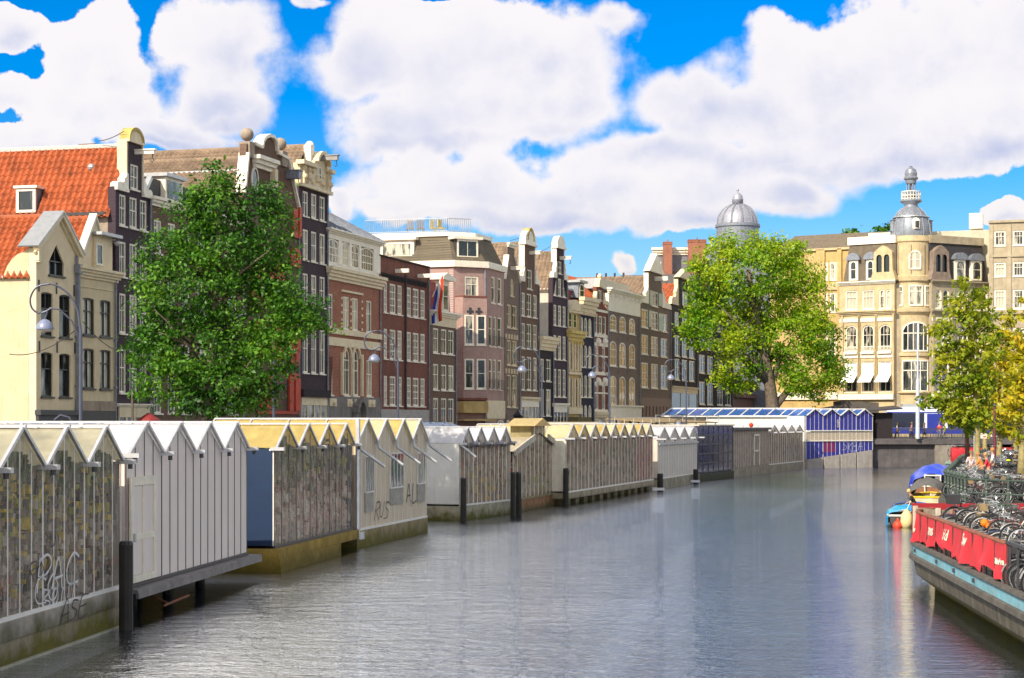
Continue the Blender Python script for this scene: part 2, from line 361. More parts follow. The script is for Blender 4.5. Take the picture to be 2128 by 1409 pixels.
    def rows(s, cols, rws, ref=0, **k):
        """cols: photo x ranges, rows: photo y ranges read at column ref"""
        xr = cols[ref]; xm = (xr[0] + xr[1]) / 2
        for r in rws:
            z1, z0 = s.z(xm, r[0]), s.z(xm, r[1]); kk = dict(k)
            if len(r) > 2: kk.update(r[2])
            for c in cols:
                a, b = s.x(c[0]), s.x(c[1]); kw = dict(kk)
                if kw.get('arch') == 'full': kw['arch'] = (b - a) / 2
                s.win(a, b, z0, z1, **kw)
    # -------- masses
    def front(s, outline, mat, thick=0.35, name='front_wall'):
        m = MB(); m.prism(outline, 0, thick, 0, s.holes)
        for h in s.holes:
            k = len(h)
            for a in range(k):
                p, q = h[a], h[(a + 1) % k]
                m.face([(p[0], 0, p[1]), (q[0], 0, q[1]), (q[0], 0.24, q[1]), (p[0], 0.24, p[1])])
        if not isinstance(s.root, _Frame) and s.root.get('group') == 'canal houses on the left bank' and s.w > 3:
            zt = max(p[1] for p in outline if p[0] > s.w - .05); k = MB(); k.tube([(s.w - .14, -.09, 1.2), (s.w - .14, -.09, zt - .1)], .065, 6)
            for q in range(1, int(zt / 2.5)): k.box(s.w - .23, s.w - .05, -.15, -.003, q * 2.5, q * 2.5 + .08)
            k.build('drainpipe', LEAD, s.root)
        return m.build(name, mat, s.root)
    def body(s, zt, mat, depth=11, y0=0.35, x0=0.02, x1=None, name='side_wall', ridge=None):
        x1 = s.w - 0.02 if x1 is None else x1; m = MB(); xc = (x0 + x1) / 2
        poly = [(x0, 0), (x1, 0), (x1, zt)] + ([(xc, ridge)] if ridge else []) + [(x0, zt)]
        m.prism(poly, y0, depth); return m.build(name, mat, s.root)
    def gable_roof(s, ze, zr, mat, y0=0.3, depth=11, xc=None, col=.30, row=.34, amp=.05, over=.15, k=3, x0=0.0, x1=None):
        x1 = s.w if x1 is None else x1; xc = (x0 + x1) / 2 if xc is None else xc; m = MB()
        sl = (zr - ze) / (xc - x0)
        m.tiles((xc, y0, zr), (0, depth - y0, 0), (x0 - over - xc, 0, ze - over * sl - zr), col, row, amp, 0, k)
        m.tiles((xc, depth, zr), (0, y0 - depth, 0), (x1 + over - xc, 0, ze - over * sl - zr), col, row, amp, 0, 2)
        r = MB(); m.tube([(xc, y0, zr + .06), (xc, depth, zr + .06)], .13, 6)
        return m.build('roof', mat, s.root)
    def cornice(s, x0, x1, z0, z1, mat=None, out=0.35, steps=3, name='cornice', y=0.0, brackets=0, ends=True):
        m = MB(); n = steps
        for i in range(n):
            o = out * (i + 1) / n; e = (o * 0.5 if ends else 0)
            a, b = z0 + (z1 - z0) * i / n, z0 + (z1 - z0) * (i + 1) / n
            m.box(x0 - e, x1 + e, y - o, y + 0.02 + .003 * i, a, b - .002)
        for i in range(brackets):
            xx = x0 + (x1 - x0) * (i + .5) / brackets; m.box(xx - .09, xx + .09, y - out * .75, y - .003, z0 - .35, z0 - .002)
        return m.build(name, mat or WHITE, s.root)
    def band(s, x0, x1, z0, z1, mat=None, out=.06, name='stone_band'):
        m = MB(); m.box(x0, x1, -out, -.003, z0, z1); return m.build(name, mat or WHITE, s.root)
    def hoist(s, x, z, l=1.0, mat=None, w=.22, h=.26, cap=True):
        m = MB(); m.box(x - w / 2, x + w / 2, -l, .0, z, z + h)
        if cap: m.box(x - w / 2 - .06, x + w / 2 + .06, -l - .08, .0, z + h + .002, z + h + .07)
        b = m.build('hoist_beam', mat or WHITE, s.root)
        k = MB(); k.tube([(x, -l + .12, z), (x, -l + .12, z - .22), (x, -l + .05, z - .36), (x, -l + .16, z - .44), (x, -l + .24, z - .34)], .03, 5); k.build('hook', DMETAL, b)
        return b
    def scroll(s, pts, mat, y0=-.12, y1=.30, name='gable_scroll'):
        m = MB(); m.prism(pts, y0, y1); return m.build(name, mat, s.root)
    def chimney(s, x, y, z0, z1, w=.8, d=.6, mat=None, pots=2):
        m = MB(); m.box(x - w / 2, x + w / 2, y - d / 2, y + d / 2, z0, z1); m.box(x - w / 2 - .07, x + w / 2 + .07, y - d / 2 - .07, y + d / 2 + .07, z1 - .28, z1 - .12); m.box(x - w / 2 - .05, x + w / 2 + .05, y - d / 2 - .05, y + d / 2 + .05, z1, z1 + .06)
        c = m.build('chimney', mat or BRICK_RED, s.root)
        p = MB()
        for i in range(pots): p.lathe([(.11, z1 + .06), (.09, z1 + .42), (.001, z1 + .42)], 8, (x + (i - (pots - 1) / 2) * .34, y))
        if pots: p.build('chimney_pot', TILE_B, c)
        return c
    def anchors(s, pts):
        m = MB()
        for x, z in pts: m.box(x - .04, x + .04, -.05, -.003, z - .28, z + .28)
        return m.build('wall_anchor', DMETAL, s.root)
    def shopfront(s, z1, mat=None, doors=3, dark=None, x0=.25, x1=None, name='shop_front'):
        x1 = s.w - .25 if x1 is None else x1
        m = MB(); m.box(x0, x1, -.10, -.003, z1 - .55, z1); n = doors
        for i in range(n + 1):
            xx = x0 + (x1 - x0) * i / n; m.box(max(x0, xx - .08), min(x1, xx + .08), -.08, -.003, 0, z1 - .55)
        f = m.build(name, mat or WHITE, s.root); g = MB(); g.box(x0 + .08, x1 - .08, -.03, -.004, .3, z1 - .56); g.build('pane', dark or PANE, f); return f
def claw(x0, x1, z0, z1, side):
    """scroll buttress filling the corner beside a gable neck; side -1 = left of the neck"""
    w, h = x1 - x0, z1 - z0; p = []
    prof = [(0, 0), (1, 0), (1, 1), (.86, .98), (.80, .78), (.62, .60), (.66, .46), (.48, .34), (.22, .36), (.05, .24)]
    for a, b in prof: p.append((x0 + w * a if side < 0 else x1 - w * a, z0 + h * b))
    return p if side < 0 else p[::-1]
def arc(x0, x1, z0, h, n=10, p=1.0):
    xc, r = (x0 + x1) / 2, (x1 - x0) / 2
    return [(xc + r * math.cos(PI * i / n), z0 + h * math.sin(PI * i / n) ** p) for i in range(n + 1)]
BRICK_RED = brick('red brick', (0.28, 0.080, 0.045), (0.36, 0.11, 0.06), (0.38, 0.27, 0.20), dirt=.35)
BRICK_OX = brick('dark red brick', (0.19, 0.058, 0.040), (0.24, 0.078, 0.05), (0.19, 0.11, 0.09), dirt=.5)
BRICK_LILAC = brick('lilac brick', (0.31, 0.18, 0.165), (0.39, 0.24, 0.21), (0.52, 0.40, 0.36), dirt=.25)
BRICK_TAUPE = brick('taupe brick', (0.18, 0.13, 0.105), (0.23, 0.165, 0.13), (0.20, 0.155, 0.13), dirt=.3)
BRICK_BROWN = brick('brown brick', (0.145, 0.085, 0.06), (0.19, 0.115, 0.08), (0.15, 0.105, 0.085), dirt=.35)
BLACKBR = brick('tarred brick', (0.030, 0.024, 0.028), (0.042, 0.034, 0.038), (0.035, 0.03, 0.032), dirt=.3)
PURPBR = brick('purple black brick', (0.055, 0.035, 0.050), (0.070, 0.048, 0.062), (0.055, 0.04, 0.05), dirt=.35)
NAVYBR = brick('navy painted brick', (0.028, 0.027, 0.050), (0.036, 0.034, 0.06), (0.03, 0.03, 0.05), dirt=.3)
STUCCO = M('cream stucco', (0.78, 0.64, 0.43), 0.8, 0.12, 1.2, bump=.15, streak=.22, scol=(0.42, 0.34, 0.24))
STUCCO_Y = M('yellow stucco', (0.64, 0.53, 0.34), 0.8, 0.14, 1.2, bump=.15, streak=.25, scol=(0.40, 0.31, 0.19))
OCHRE = M('ochre stone', (0.52, 0.37, 0.15), 0.8, 0.25, 1.0, streak=.4, scol=(0.24, 0.16, 0.08))
PARTY = M('weathered party wall', (0.34, 0.27, 0.21), 0.85, 0.3, .8, streak=.5)
GREYST = M('grey stone', (0.20, 0.18, 0.17), 0.8, 0.3, 1.5, streak=.4)
REDP = M('red paint', (0.50, 0.055, 0.025), 0.55, 0.25, 2, streak=.3)
REDROOF = M('dark red roof sheet', (0.26, 0.03, 0.03), 0.6, 0.25, 2)
# ------------------------------------------------------------------ ground and water (first)
EDGE_L = [(-16.5, -60.0), (-16.2, 36.0), (-13.6, 60.0), (-10.0, 82.0), (-5.2, 100.0), (4.6, 135.0), (13.6, 166.0), (21.0, 188.0), (24.0, 205.0)]
EDGE_R = [(22.5, -60.0), (21.5, 40.0), (20.6, 64.0), (17.2, 69.0), (18.0, 76.0), (21.8, 90.0), (26.6, 108.0), (32.8, 128.0), (40.5, 152.0), (48.5, 176.0), (57.0, 203.0)]
def make_water():
    m, nt, p = nodemat('canal water'); N = nt.nodes; L = nt.links
    p.inputs['Base Color'].default_value = (.016, .020, .014, 1); p.inputs['Roughness'].default_value = .045; p.inputs['Specular Tint'].default_value = (.84, .90, 1, 1); p.inputs['IOR'].default_value = 1.33; p.inputs['Metallic'].default_value = 0; p.inputs['Specular IOR Level'].default_value = .7
    tc = N.new('ShaderNodeTexCoord'); hs = None
    for s, d, k, r in (((.55, 1.0, 1), 3, .50, .5), ((2.0, 5.5, 1), 3, .40, .62), ((.16, .22, 1), 2, .5, .5)):
        mp = N.new('ShaderNodeMapping'); L.new(tc.outputs['Object'], mp.inputs[0]); mp.inputs['Scale'].default_value = s; mp.inputs['Rotation'].default_value = (0, 0, .35)
        n = N.new('ShaderNodeTexNoise'); L.new(mp.outputs[0], n.inputs['Vector']); n.inputs['Scale'].default_value = 1.6; n.inputs['Detail'].default_value = d; n.inputs['Roughness'].default_value = r
        q = N.new('ShaderNodeMath'); q.operation = 'MULTIPLY_ADD'; L.new(n.outputs['Fac'], q.inputs[0]); q.inputs[1].default_value = k
        if hs is not None: L.new(hs, q.inputs[2])
        else: q.inputs[2].default_value = 0
        hs = q.outputs[0]
    b = N.new('ShaderNodeBump'); b.inputs['Strength'].default_value = 1.0; b.inputs['Distance'].default_value = .15; L.new(hs, b.inputs['Height']); pn = N.new('ShaderNodeTexNoise'); L.new(tc.outputs['Object'], pn.inputs['Vector']); pn.inputs['Scale'].default_value = .045; pn.inputs['Detail'].default_value = 4; pr = N.new('ShaderNodeMapRange'); L.new(pn.outputs['Fac'], pr.inputs[0]); pr.inputs[1].default_value = .38; pr.inputs[2].default_value = .62; pr.inputs[3].default_value = .45; pr.inputs[4].default_value = 1.0; L.new(pr.outputs[0], b.inputs['Strength']); L.new(b.outputs[0], p.inputs['Normal'])
    gl = N.new('ShaderNodeBsdfGlossy'); gl.inputs['Color'].default_value = (.84, .89, 1.0, 1); gl.inputs['Roughness'].default_value = .012; L.new(b.outputs[0], gl.inputs['Normal']); mx = N.new('ShaderNodeMixShader'); mx.inputs[0].default_value = .66; L.new(p.outputs[0], mx.inputs[1]); L.new(gl.outputs[0], mx.inputs[2]); L.new(mx.outputs[0], N['Material Output'].inputs[0])
    return m
def make_setting():
    m = MB(); m.face([(-900, -300, 0), (900, -300, 0), (900, 1200, 0), (-900, 1200, 0)]); tag(m.build('water', make_water()), kind='structure')
    PAVE = brick('brick paving', (.16, .13, .11), (.21, .17, .14), (.10, .09, .08), dirt=.25, course=.12); QW = M('quay masonry', (.13, .115, .10), .85, .4, 1.2, streak=.5)
    def quay(edge, far, name):
        m = MB(); n = len(edge)
        for a, b in zip(edge, edge[1:]):
            m.face([(a[0], a[1], GZ), (b[0], b[1], GZ), (far, b[1], GZ), (far, a[1], GZ)] if far > 0 else [(far, a[1], GZ), (far, b[1], GZ), (b[0], b[1], GZ), (a[0], a[1], GZ)])
            m.face([(a[0], a[1], -1), (b[0], b[1], -1), (b[0], b[1], GZ), (a[0], a[1], GZ)], 1)
        tag(m.build(name, [PAVE, QW]), kind='structure')
    quay(EDGE_L, -900, 'quay_pavement'); quay(EDGE_R, 900, 'quay_pavement')
    m = MB(); m.face([(-900, 205.004, GZ), (900, 205.004, GZ), (900, 1200, GZ), (-900, 1200, GZ)]); tag(m.build('ground', PAVE), kind='structure')
make_setting()
# ------------------------------------------------------------------ houses on the left bank
def house_cream_gable():
    h = House('gabled_house', 'A', 163, 345, 'cream plastered house with pointed gable and orange tiled roof at the left edge')
    w = h.w; zs = h.z(163, 600); zp = h.z(265, 425); ze = h.z(163, 708); xc = h.x(265)
    outl = [(0, 0), (w, 0), (w, zs), (w + .18, zs + .35), (xc, zp), (-.02, zs + .35), (0, zs)]
    gx0, gx1 = h.x(220), h.x(288); h.win(gx0, gx1, h.z(254, 700), h.z(254, 560), peak=.9, nx=2, rows=(.45,), rev=.22, fm=DKFR, fw=.06)
    h.rows([(185, 238), (267, 318)], [(775, 972), (1045, 1245)], 0, arch=.10, nx=2, rows=(.64,), low_nx=1, rev=.22, fm=DKFR, fw=.07)
    h.front(outl, STUCCO, .4)
    m = MB()
    for s in (-1, 1):
        xe = -.22 if s < 0 else w + .30; z0 = zs + .22
        m.bar((xe, -.12, z0), (xc, -.12, zp + .02), .30, .22); m.bar((xe, -.05, z0 - .22), (xc, -.05, zp - .24), .12, .14)
    m.build('verge_moulding', CREAM, h.root)
    m = MB()
    for s in (-1, 1):
        xe = -.34 if s < 0 else w + .42
        m.bar((xe, .25, zs + .33), (xc, .25, zp + .16), 1.1, .08)
    m.build('lead_coping', METAL, h.root)
    m = MB()
    for s, xx in ((-1, .02), (1, w + .02)): m.box(xx - .14, xx + .14, -.22, -.003, zs - .35, zs + .18); m.lathe([(.001, zs - .5), (.16, zs - .42), (.10, zs - .36)], 8, (xx, -.12))
    m.build('console_bracket', CREAM, h.root)
    # flank with swept parapet
    pts = [(0.4, 0), (12, 0), (12, ze), (1.75, ze)] + [(1.75 - 1.2 * (1 - math.cos(t)) , ze + (zs - ze + .1) * math.sin(t) ** 1.3) for t in (.25, .6, .9, 1.2, 1.5)] + [(.4, zs + .3)]
    m = MB(); n = len(pts)
    for x, fl in ((-.012, 1), (.28, 0)):
        m.face([(x, p[0], p[1]) for p in (pts if fl else pts[::-1])])
    for i in range(n):
        a, b = pts[i], pts[(i + 1) % n]; m.face([(-.012, b[0], b[1]), (-.012, a[0], a[1]), (.28, a[0], a[1]), (.28, b[0], b[1])])
    m.build('side_wall', STUCCO_Y, h.root)
    h.body(ze - .05, STUCCO, 12, .42, .30)
    m = MB(); m.box(-.16, .2, 1.7, 12, ze - .02, ze + .10); m.build('gutter', METAL, h.root)
    m = MB(); m.box(-.05, -.013, 2.9, 4.6, h.z(20, 960), h.z(20, 770)); m.build('blind_window', STUCCO, h.root)
    h.gable_roof(ze + .05, zp - .12, TILE_O, .35, 12, xc, .33, .36, .14, .1, 6)
    m = MB(); m.tube([(-.1, 1.8, ze + .05), (-.12, 2.3, ze + .5), (-.1, 2.9, ze + .9)], .06, 6); m.build('drainpipe', LEAD, h.root)
    h.anchors([(h.x(174), h.z(174, 745)), (h.x(253), h.z(253, 757)), (h.x(332), h.z(332, 768)), (h.x(176), h.z(176, 1020)), (h.x(256), h.z(256, 1022)), (h.x(335), h.z(335, 1026))])
    zb = h.z(200, 1305); h.cornice(.05, w - .05, zb - .5, zb, DMETAL, .3, 2, 'shop_fascia')
    h.shopfront(zb - .5, DKFR, 3)
    m = MB(); m.tube([(w - .08, -.16, 0), (w - .08, -.16, h.z(345, 660))], .10, 6); m.box(w - .28, w + .10, -.30, -.02, h.z(345, 690), h.z(345, 650)); m.build('rain_pipe', LEAD, h.root)
def house_cream_cornice():
    h = House('cornice_house', 'A', 345.5, 520, 'narrow cream house with straight cornice and white-edged triangular gable')
    w = h.w; zc = h.z(345, 655); zp = h.z(430, 432); xc = h.x(430)
    h.rows([(373, 425), (449, 499)], [(800, 968), (1028, 1208)], 0, arch=.08, nx=2, rows=(.66,), low_nx=2, rev=.16, fm=DKFR, fw=.08, pane=PANE_C)
    h.front([(0, 0), (w, 0), (w, zc - .25), (0, zc - .25)], STUCCO_Y, .4)
    h.cornice(0.02, w + .1, zc - .55, zc, CREAM, .45, 4)
    m = MB(); m.prism([(.15, zc), (w - .55, zc), (xc, zp)], .05, .35); m.build('gable_wall', STUCCO, h.root)
    m = MB(); m.bar((.05, .1, zc), (xc, .1, zp + .1), .42, .14); m.bar((w - .45, .1, zc), (xc, .1, zp + .1), .3, .08); m.build('verge_board', WHITE, h.root)
    zd = h.z(440, 520); m = MB(); m.box(xc - .35, w - .25, -.55, 1.4, zd, zd + .16); m.build('dormer_roof', METAL, h.root)
    m = MB(); m.box(xc - .15, w - .55, -.10, .04, zc + .02, zd - .002); m.build('dormer_wall', STUCCO, h.root)
    h.win(h.x(422), h.x(452), h.z(438, 655), h.z(438, 555), hole=False, nx=1, rows=(), y=-.12, sill=False)
    h.band(.15, w - .1, h.z(360, 745) - .04, h.z(360, 745), CREAM, .05)
    h.body(zc - .3, STUCCO_Y, 11); h.gable_roof(zc - .1, zp - .15, TILE_O, .4, 11, xc, .33, .36, .14, .0, 6)
    zb = h.z(430, 1265); h.band(.05, w - .05, zb - .5, zb, PARTY, .12, 'shop_fascia'); h.shopfront(zb - .5, DKFR, 4)
    m = MB(); m.ball((w - .5, -.35, zd - .25), .16); m.tube([(w - .5, 0, zd - .2), (w - .5, -.3, zd - .2)], .03, 5); m.build('security_light', METAL, h.root)
def house_dark_neck():
    h = House('neck_gable_house', 'A', 521, 678, 'tall black-purple neck gable house with white scrolls and long orange tiled roof')
    w = h.w; zs = h.z(519, 298); zt = h.z(600, 85); n0, n1 = h.x(572), h.x(638); zn = h.z(600, 92)
    h.win(h.x(588), h.x(624), h.z(606, 312), h.z(606, 200), nx=2, rows=(.5,), fm=WHITE)
    h.rows([(538, 568), (584, 618), (631, 662)], [(335, 475), (547, 705), (780, 960), (1030, 1228)], 0, nx=2, rows=(.58,), fw=.11, fm=WHITE)
    h.front([(0, 0), (w, 0), (w, zs), (n1, zs), (n1, zn), (n0, zn), (n0, zs), (0, zs)], PURPBR, .45)
    xc = (n0 + n1) / 2; r = (n1 - n0) / 2 - .02
    m = MB(); m.prism(arc(xc - r, xc + r, zn, .62), -.12, .42); m.box(xc - r - .08, xc + r + .08, -.18, .45, zn - .14, zn - .002); m.build('gable_crest', CREAM, h.root)
    m = MB(); m.prism(arc(xc - r - .05, xc + r + .05, zn + .004, .72) + arc(xc - r + .1, xc + r - .1, zn + .004, .54)[::-1], -.18, .44); m.build('crest_moulding', M('lichen gold stone', (.50, .38, .12), .8, .4, 3), h.root)
    zk = h.z(545, 232)
    h.scroll(claw(-.05, n0 - .02, zs + .02, zk, -1), WHITE); h.scroll(claw(n1 + .02, w + .05, zs + .02, zk, 1), WHITE)
    h.band(-.12, n0 - .02, zs - .16, zs + .014, WHITE, .16, 'gable_coping'); h.band(n1 + .02, w + .12, zs - .16, zs + .014, WHITE, .16, 'gable_coping')
    m = MB(); m.box(n0 - .16, n0 - .004, -.06, .5, zk, zn - .15); m.box(n1 + .004, n1 + .16, -.06, .5, zk, zn - .15); m.build('neck_coping', CREAM, h.root)
    h.hoist(xc + .1, h.z(620, 158), 1.15, WHITE, .2, .2)
    ze = h.z(519, 408); zr = h.z(553, 108)
    h.body(ze, PARTY, 15, .45); h.gable_roof(ze, zr, TILE_O, .3, 15, None, .36, .42, .15, .22, 6)
    m = MB(); m.tube([(w / 2, .3, zr + .12), (w / 2, 15, zr + .12)], .16, 6); m.build('ridge_mortar', M('ridge mortar', (.55, .52, .48), .8, .3, 5), h.root)
    m = MB(); m.box(-.34, -.12, .45, 15, ze - .22, ze - .05); m.build('gutter', SLATE, h.root)
    # dormer in the near roof slope
    yd = 4.6; zb = ze + .05; zd = zb + 1.3
    m = MB(); m.box(-.05, 2.0, yd, yd + 1.15, zb, zd); d = m.build('dormer', LEAD, h.root)
    m = MB(); m.box(-.25, 2.1, yd - .12, yd + 1.27, zd, zd + .14); m.build('dormer_roof', WHITE, d)
    m = MB()
    for a, b, c, e in ((0, 1.15, 0, .14), (0, 1.15, 1.14, 1.28), (0, .16, .14, 1.14), (.99, 1.15, .14, 1.14)): m.box(-.16, -.052, yd + a, yd + b, zb + c, zb + e)
    m.build('dormer_frame', WHITE, d)
    m = MB(); m.box(-.09, -.055, yd + .16, yd + .99, zb + .14, zb + 1.14); m.build('dormer_pane', PANE, d)
    m = MB(); m.ball((w / 2 - .75, 2.1, h.z(495, 237, 2.1)), .22); m.build('roof_vent', METAL, h.root)
    zb = h.z(560, 1280); h.cornice(.0, w, zb - .12, zb + .05, WHITE, .25, 2, 'shop_cornice'); h.shopfront(zb - .14, CREAM, 4)
def house_brown_low():
    h = House('mansard_house', 'A', 679, 1094, 'brown brick house mostly hidden by the big tree, with dark dormer and chimney')
    w = h.w; zc = h.z(690, 385)
    cs = [(694, 728), (757, 791), (820, 855), (890, 925), (960, 995), (1030, 1065)]
    h.rows(cs, [(450, 600), (690, 850), (1000, 1070), (1150, 1320)], 0, nx=2, rows=(.6,))
    h.front([(0, 0), (w, 0), (w, zc), (0, zc)], BRICK_BROWN, .35); h.cornice(0, w, zc, zc + .5, WHITE, .4, 3)
    h.body(zc, BRICK_BROWN, 11)
    m = MB(); zm = h.z(690, 250); m.prism([(0.02, zc + .5), (w - .02, zc + .5), (w - .9, zm), (.9, zm)], .5, 10); m.build('roof', SLATE, h.root)
    m = MB(); m.bar((-.05, .5, zc + .5), (.9, .5, zm), .3, .2); m.build('verge_flashing', METAL, h.root)
    h.chimney(1.2, 4.0, zc, h.z(690, 200, 4), 2.0, 1.0, BRICK_BROWN, 0)
    zd = zc + 1.9; m = MB(); m.box(2.2, 4.4, .2, 3, zc + .52, zd); d = m.build('dormer', WHITE, h.root); m = MB(); m.box(2.0, 4.6, 0, 3.1, zd, zd + .2); m.build('dormer_roof', METAL, d); m = MB(); m.box(2.45, 4.15, .16, .198, zc + .7, zd - .2); m.build('dormer_pane', PANE, d)
    h.shopfront(3.2, DKFR, 6)
def house_warehouse():
    h = House('warehouse', 'B', 119, 371, 'brown brick warehouse with bright red shutters and arched spout gable topped by stone balls')
    w = h.w
    o = [(0, 0), (w, 0), (w, h.z(371, 420)), h.q(318, 178), h.q(270, 150)] + [h.q(*p) for p in ((264, 100), (250, 80), (232, 72), (214, 80), (204, 96), (199, 125))] + [h.q(166, 105), h.q(136, 105), (0, h.z(119, 330))]
    h.front(o, BRICK_BROWN, .45)
    m = MB()
    for a, b in (((371, 420), (318, 178)), ((318, 178), (270, 150)), ((199, 125), (166, 108)), ((119, 330), (136, 150))):
        p, q = h.q(*a), h.q(*b); m.bar((p[0], .15, p[1] + .05), (q[0], .15, q[1] + .05), .7, .18)
    ar = [h.q(*p) for p in ((268, 140), (264, 97), (250, 76), (232, 68), (214, 76), (203, 93), (198, 122))]
    for p, q in zip(ar, ar[1:]): m.bar((p[0], .15, p[1]), (q[0], .15, q[1]), .7, .2)
    m.build('gable_coping', WHITE, h.root)
    for zx, zb, zr in ((151, 98, 18), (300, 140, 18)):
        x, z = h.q(zx, zb); b = MB(); b.box(x - .38, x + .38, -.15, .6, z - 1.0, z); p = b.build('ball_pedestal', PARTY, h.root); b = MB(); b.ball((x, .2, z + .48), .42, 14); b.build('stone_ball', PARTY, p, True)
    x, z = h.q(170, 268); m = MB(); m.lathe([(.42, 0), (.52, 0), (.52, .08), (.42, .08)], 16); o2 = m.build('round_window', WHITE, h.root); o2.rotation_euler = (PI / 2, 0, 0); o2.location = (x, .0, z); o2.scale = (1, 1.6, 1)
    g = MB(); g.lathe([(.001, .03), (.42, .03)], 16); g.build('pane', PANE, o2)
    z0 = h.z(200, 222); h.cornice(h.x(166), h.x(240), z0, z0 + .75, WHITE, .6, 3, 'balcony_hood'); h.hoist(h.x(320), h.z(320, 265), .9, LEAD, .5, .5)
    x, z = h.q(248, 235); m = MB(); m.box(x - .25, x + .25, -.35, -.003, z - 1, z + .2); m.ball((x, -.2, z + .5), .25); m.build('stone_lion', CREAM, h.root)
    # red shutters and their dark openings
    for zx0, zx1, za, zb, ar, la in ((338, 370, 400, 530, 0, 'x'), (328, 372, 575, 662, .5, 'x'), (326, 370, 958, 1040, 0, 'x'), (322, 364, 1045, 1105, 0, 'x'), (320, 370, 1138, 1310, .5, 'x'), (190, 246, 1150, 1300, 0, 'x'), (240, 300, 640, 800, .3, ''), (240, 300, 900, 1080, .3, ''), (150, 210, 640, 800, .3, ''), (150, 210, 900, 1080, .3, '')):
        xm = (zx0 + zx1) / 2; z1, z0 = h.z(xm, za), h.z(xm, zb); x0, x1 = h.x(zx0), h.x(zx1); m = MB()
        pts = h.opening(x0, x1, z0, z1, ar); m.prism(pts, -.16, -.03)
        for t in (.25, .75): m.box(x0 + .1, x1 - .2, -.20, -.162, z0 + (z1 - z0) * t - .06, z0 + (z1 - z0) * t + .06)
        m.box(x0 - .35, x0 - .02, -.75, -.60, z0, z1 - ar); m.build('shutter', REDP, h.root)
    h.band(h.x(180), w, h.z(300, 1310) - .2, h.z(300, 1310), REDP, .1, 'red_band')
    zr = h.z(128, 125); h.body(h.z(119, 330), BRICK_BROWN, 16, .45, ridge=zr - .25); h.gable_roof(h.z(119, 330), zr, TILE_B, .45, 16, None, .36, .4, .12, .1, 4)
    m = MB(); m.bar((w / 2 - 1.5, .5, zr - .98), (w / 2 - 1.5, 16, zr - .98), .5, .12); m.build('roof_flashing', METAL, h.root); h.chimney(w / 2, 12, zr - .3, zr + .45, .25, .25, DMETAL, 0)
def house_ornate():
    h = House('ornate_cornice_house', 'B', 371.5, 500, 'tall dark house with carved cream attic and hoist beam, beside the red shutters')
    w = h.w; zc = h.z(372, 290)
    h.rows([(389, 413), (427, 451), (465, 489)], [(320, 432), (492, 630), (690, 832), (935, 1138)], 0, nx=2, rows=(.55,), fw=.12)
    h.front([(0, 0), (w, 0), (w, zc), (0, zc)], PURPBR, .4)
    z1 = h.z(372, 190)
    a0, a1 = h.x(432), h.x(488); m = MB(); m.prism([(0, zc), (w, zc), (w + .05, z1), (a1, z1)] + arc(a0, a1, z1, .95)[1:-1] + [(a0, z1), (-.05, z1)], -.10, .4, 0, [h.opening((a0 + a1) / 2 - .33, (a0 + a1) / 2 + .33, zc + .5, z1 + .2, .33)]); m.build('carved_attic', CREAM, h.root)
    h.win((a0 + a1) / 2 - .32, (a0 + a1) / 2 + .32, zc + .5, z1 + .2, .32, nx=2, rows=(.5,), y=-.06, hole=False, sill=False)
    m = MB(); m.box(-.30, a0 - .1, -.5, .1, z1 - .12, z1 + .16); m.box(a1 + .1, w + .30, -.5, .1, z1 - .12, z1 + .16)
    ar = arc(a0 - .1, a1 + .1, z1, 1.12)
    for p, q in zip(ar, ar[1:]): m.bar((p[0], -.2, p[1]), (q[0], -.2, q[1]), .6, .22)
    m.box(-.22, w + .22, -.34, -.102, zc - .1, zc + .12); m.build('cornice', CREAM, h.root)
    m = MB()
    for x in (.35, 1.15, a1 + .35, w - .25):
        m.box(x - .13, x + .13, -.30, -.102, zc + .14, z1 - .14); m.ball((x, -.3, zc + .6), .2, 8); m.ball((x, -.28, z1 - .35), .16, 8)
    for i in range(18):
        x = rnd.uniform(.2, w - .2); m.ball((x, -.12, rnd.uniform(zc + .3, z1 - .2)), rnd.uniform(.1, .22), 8)
    m.build('carved_ornament', CREAM, h.root)
    h.hoist(h.x(455), h.z(460, 185), 1.5, M('grey beam', (.3, .28, .27), .7), .24, .3)
    x = h.x(432); m = MB(); m.box(x - .3, x + .3, .0, .5, z1 + .1, h.z(432, 112)); m.ball((x, .2, h.z(432, 112)), .3, 10); m.build('gable_post', WHITE, h.root)
    ze = h.z(372, 225); zr = h.z(440, 118)
    h.body(ze - .4, PARTY, 14); h.gable_roof(ze - .4, zr, TILE_B, .45, 14, None, .36, .4, .12, .1, 4)
    m = MB(); m.box(-.5, -.02, .5, 1.5, ze - .5, ze + .5); m.build('lead_flashing', LEAD, h.root)
    zb = h.z(440, 1215); h.band(.1, w - .1, zb - .5, zb, BLACKBR, .3, 'shop_fascia'); h.shopfront(zb - .5, CREAM, 4)
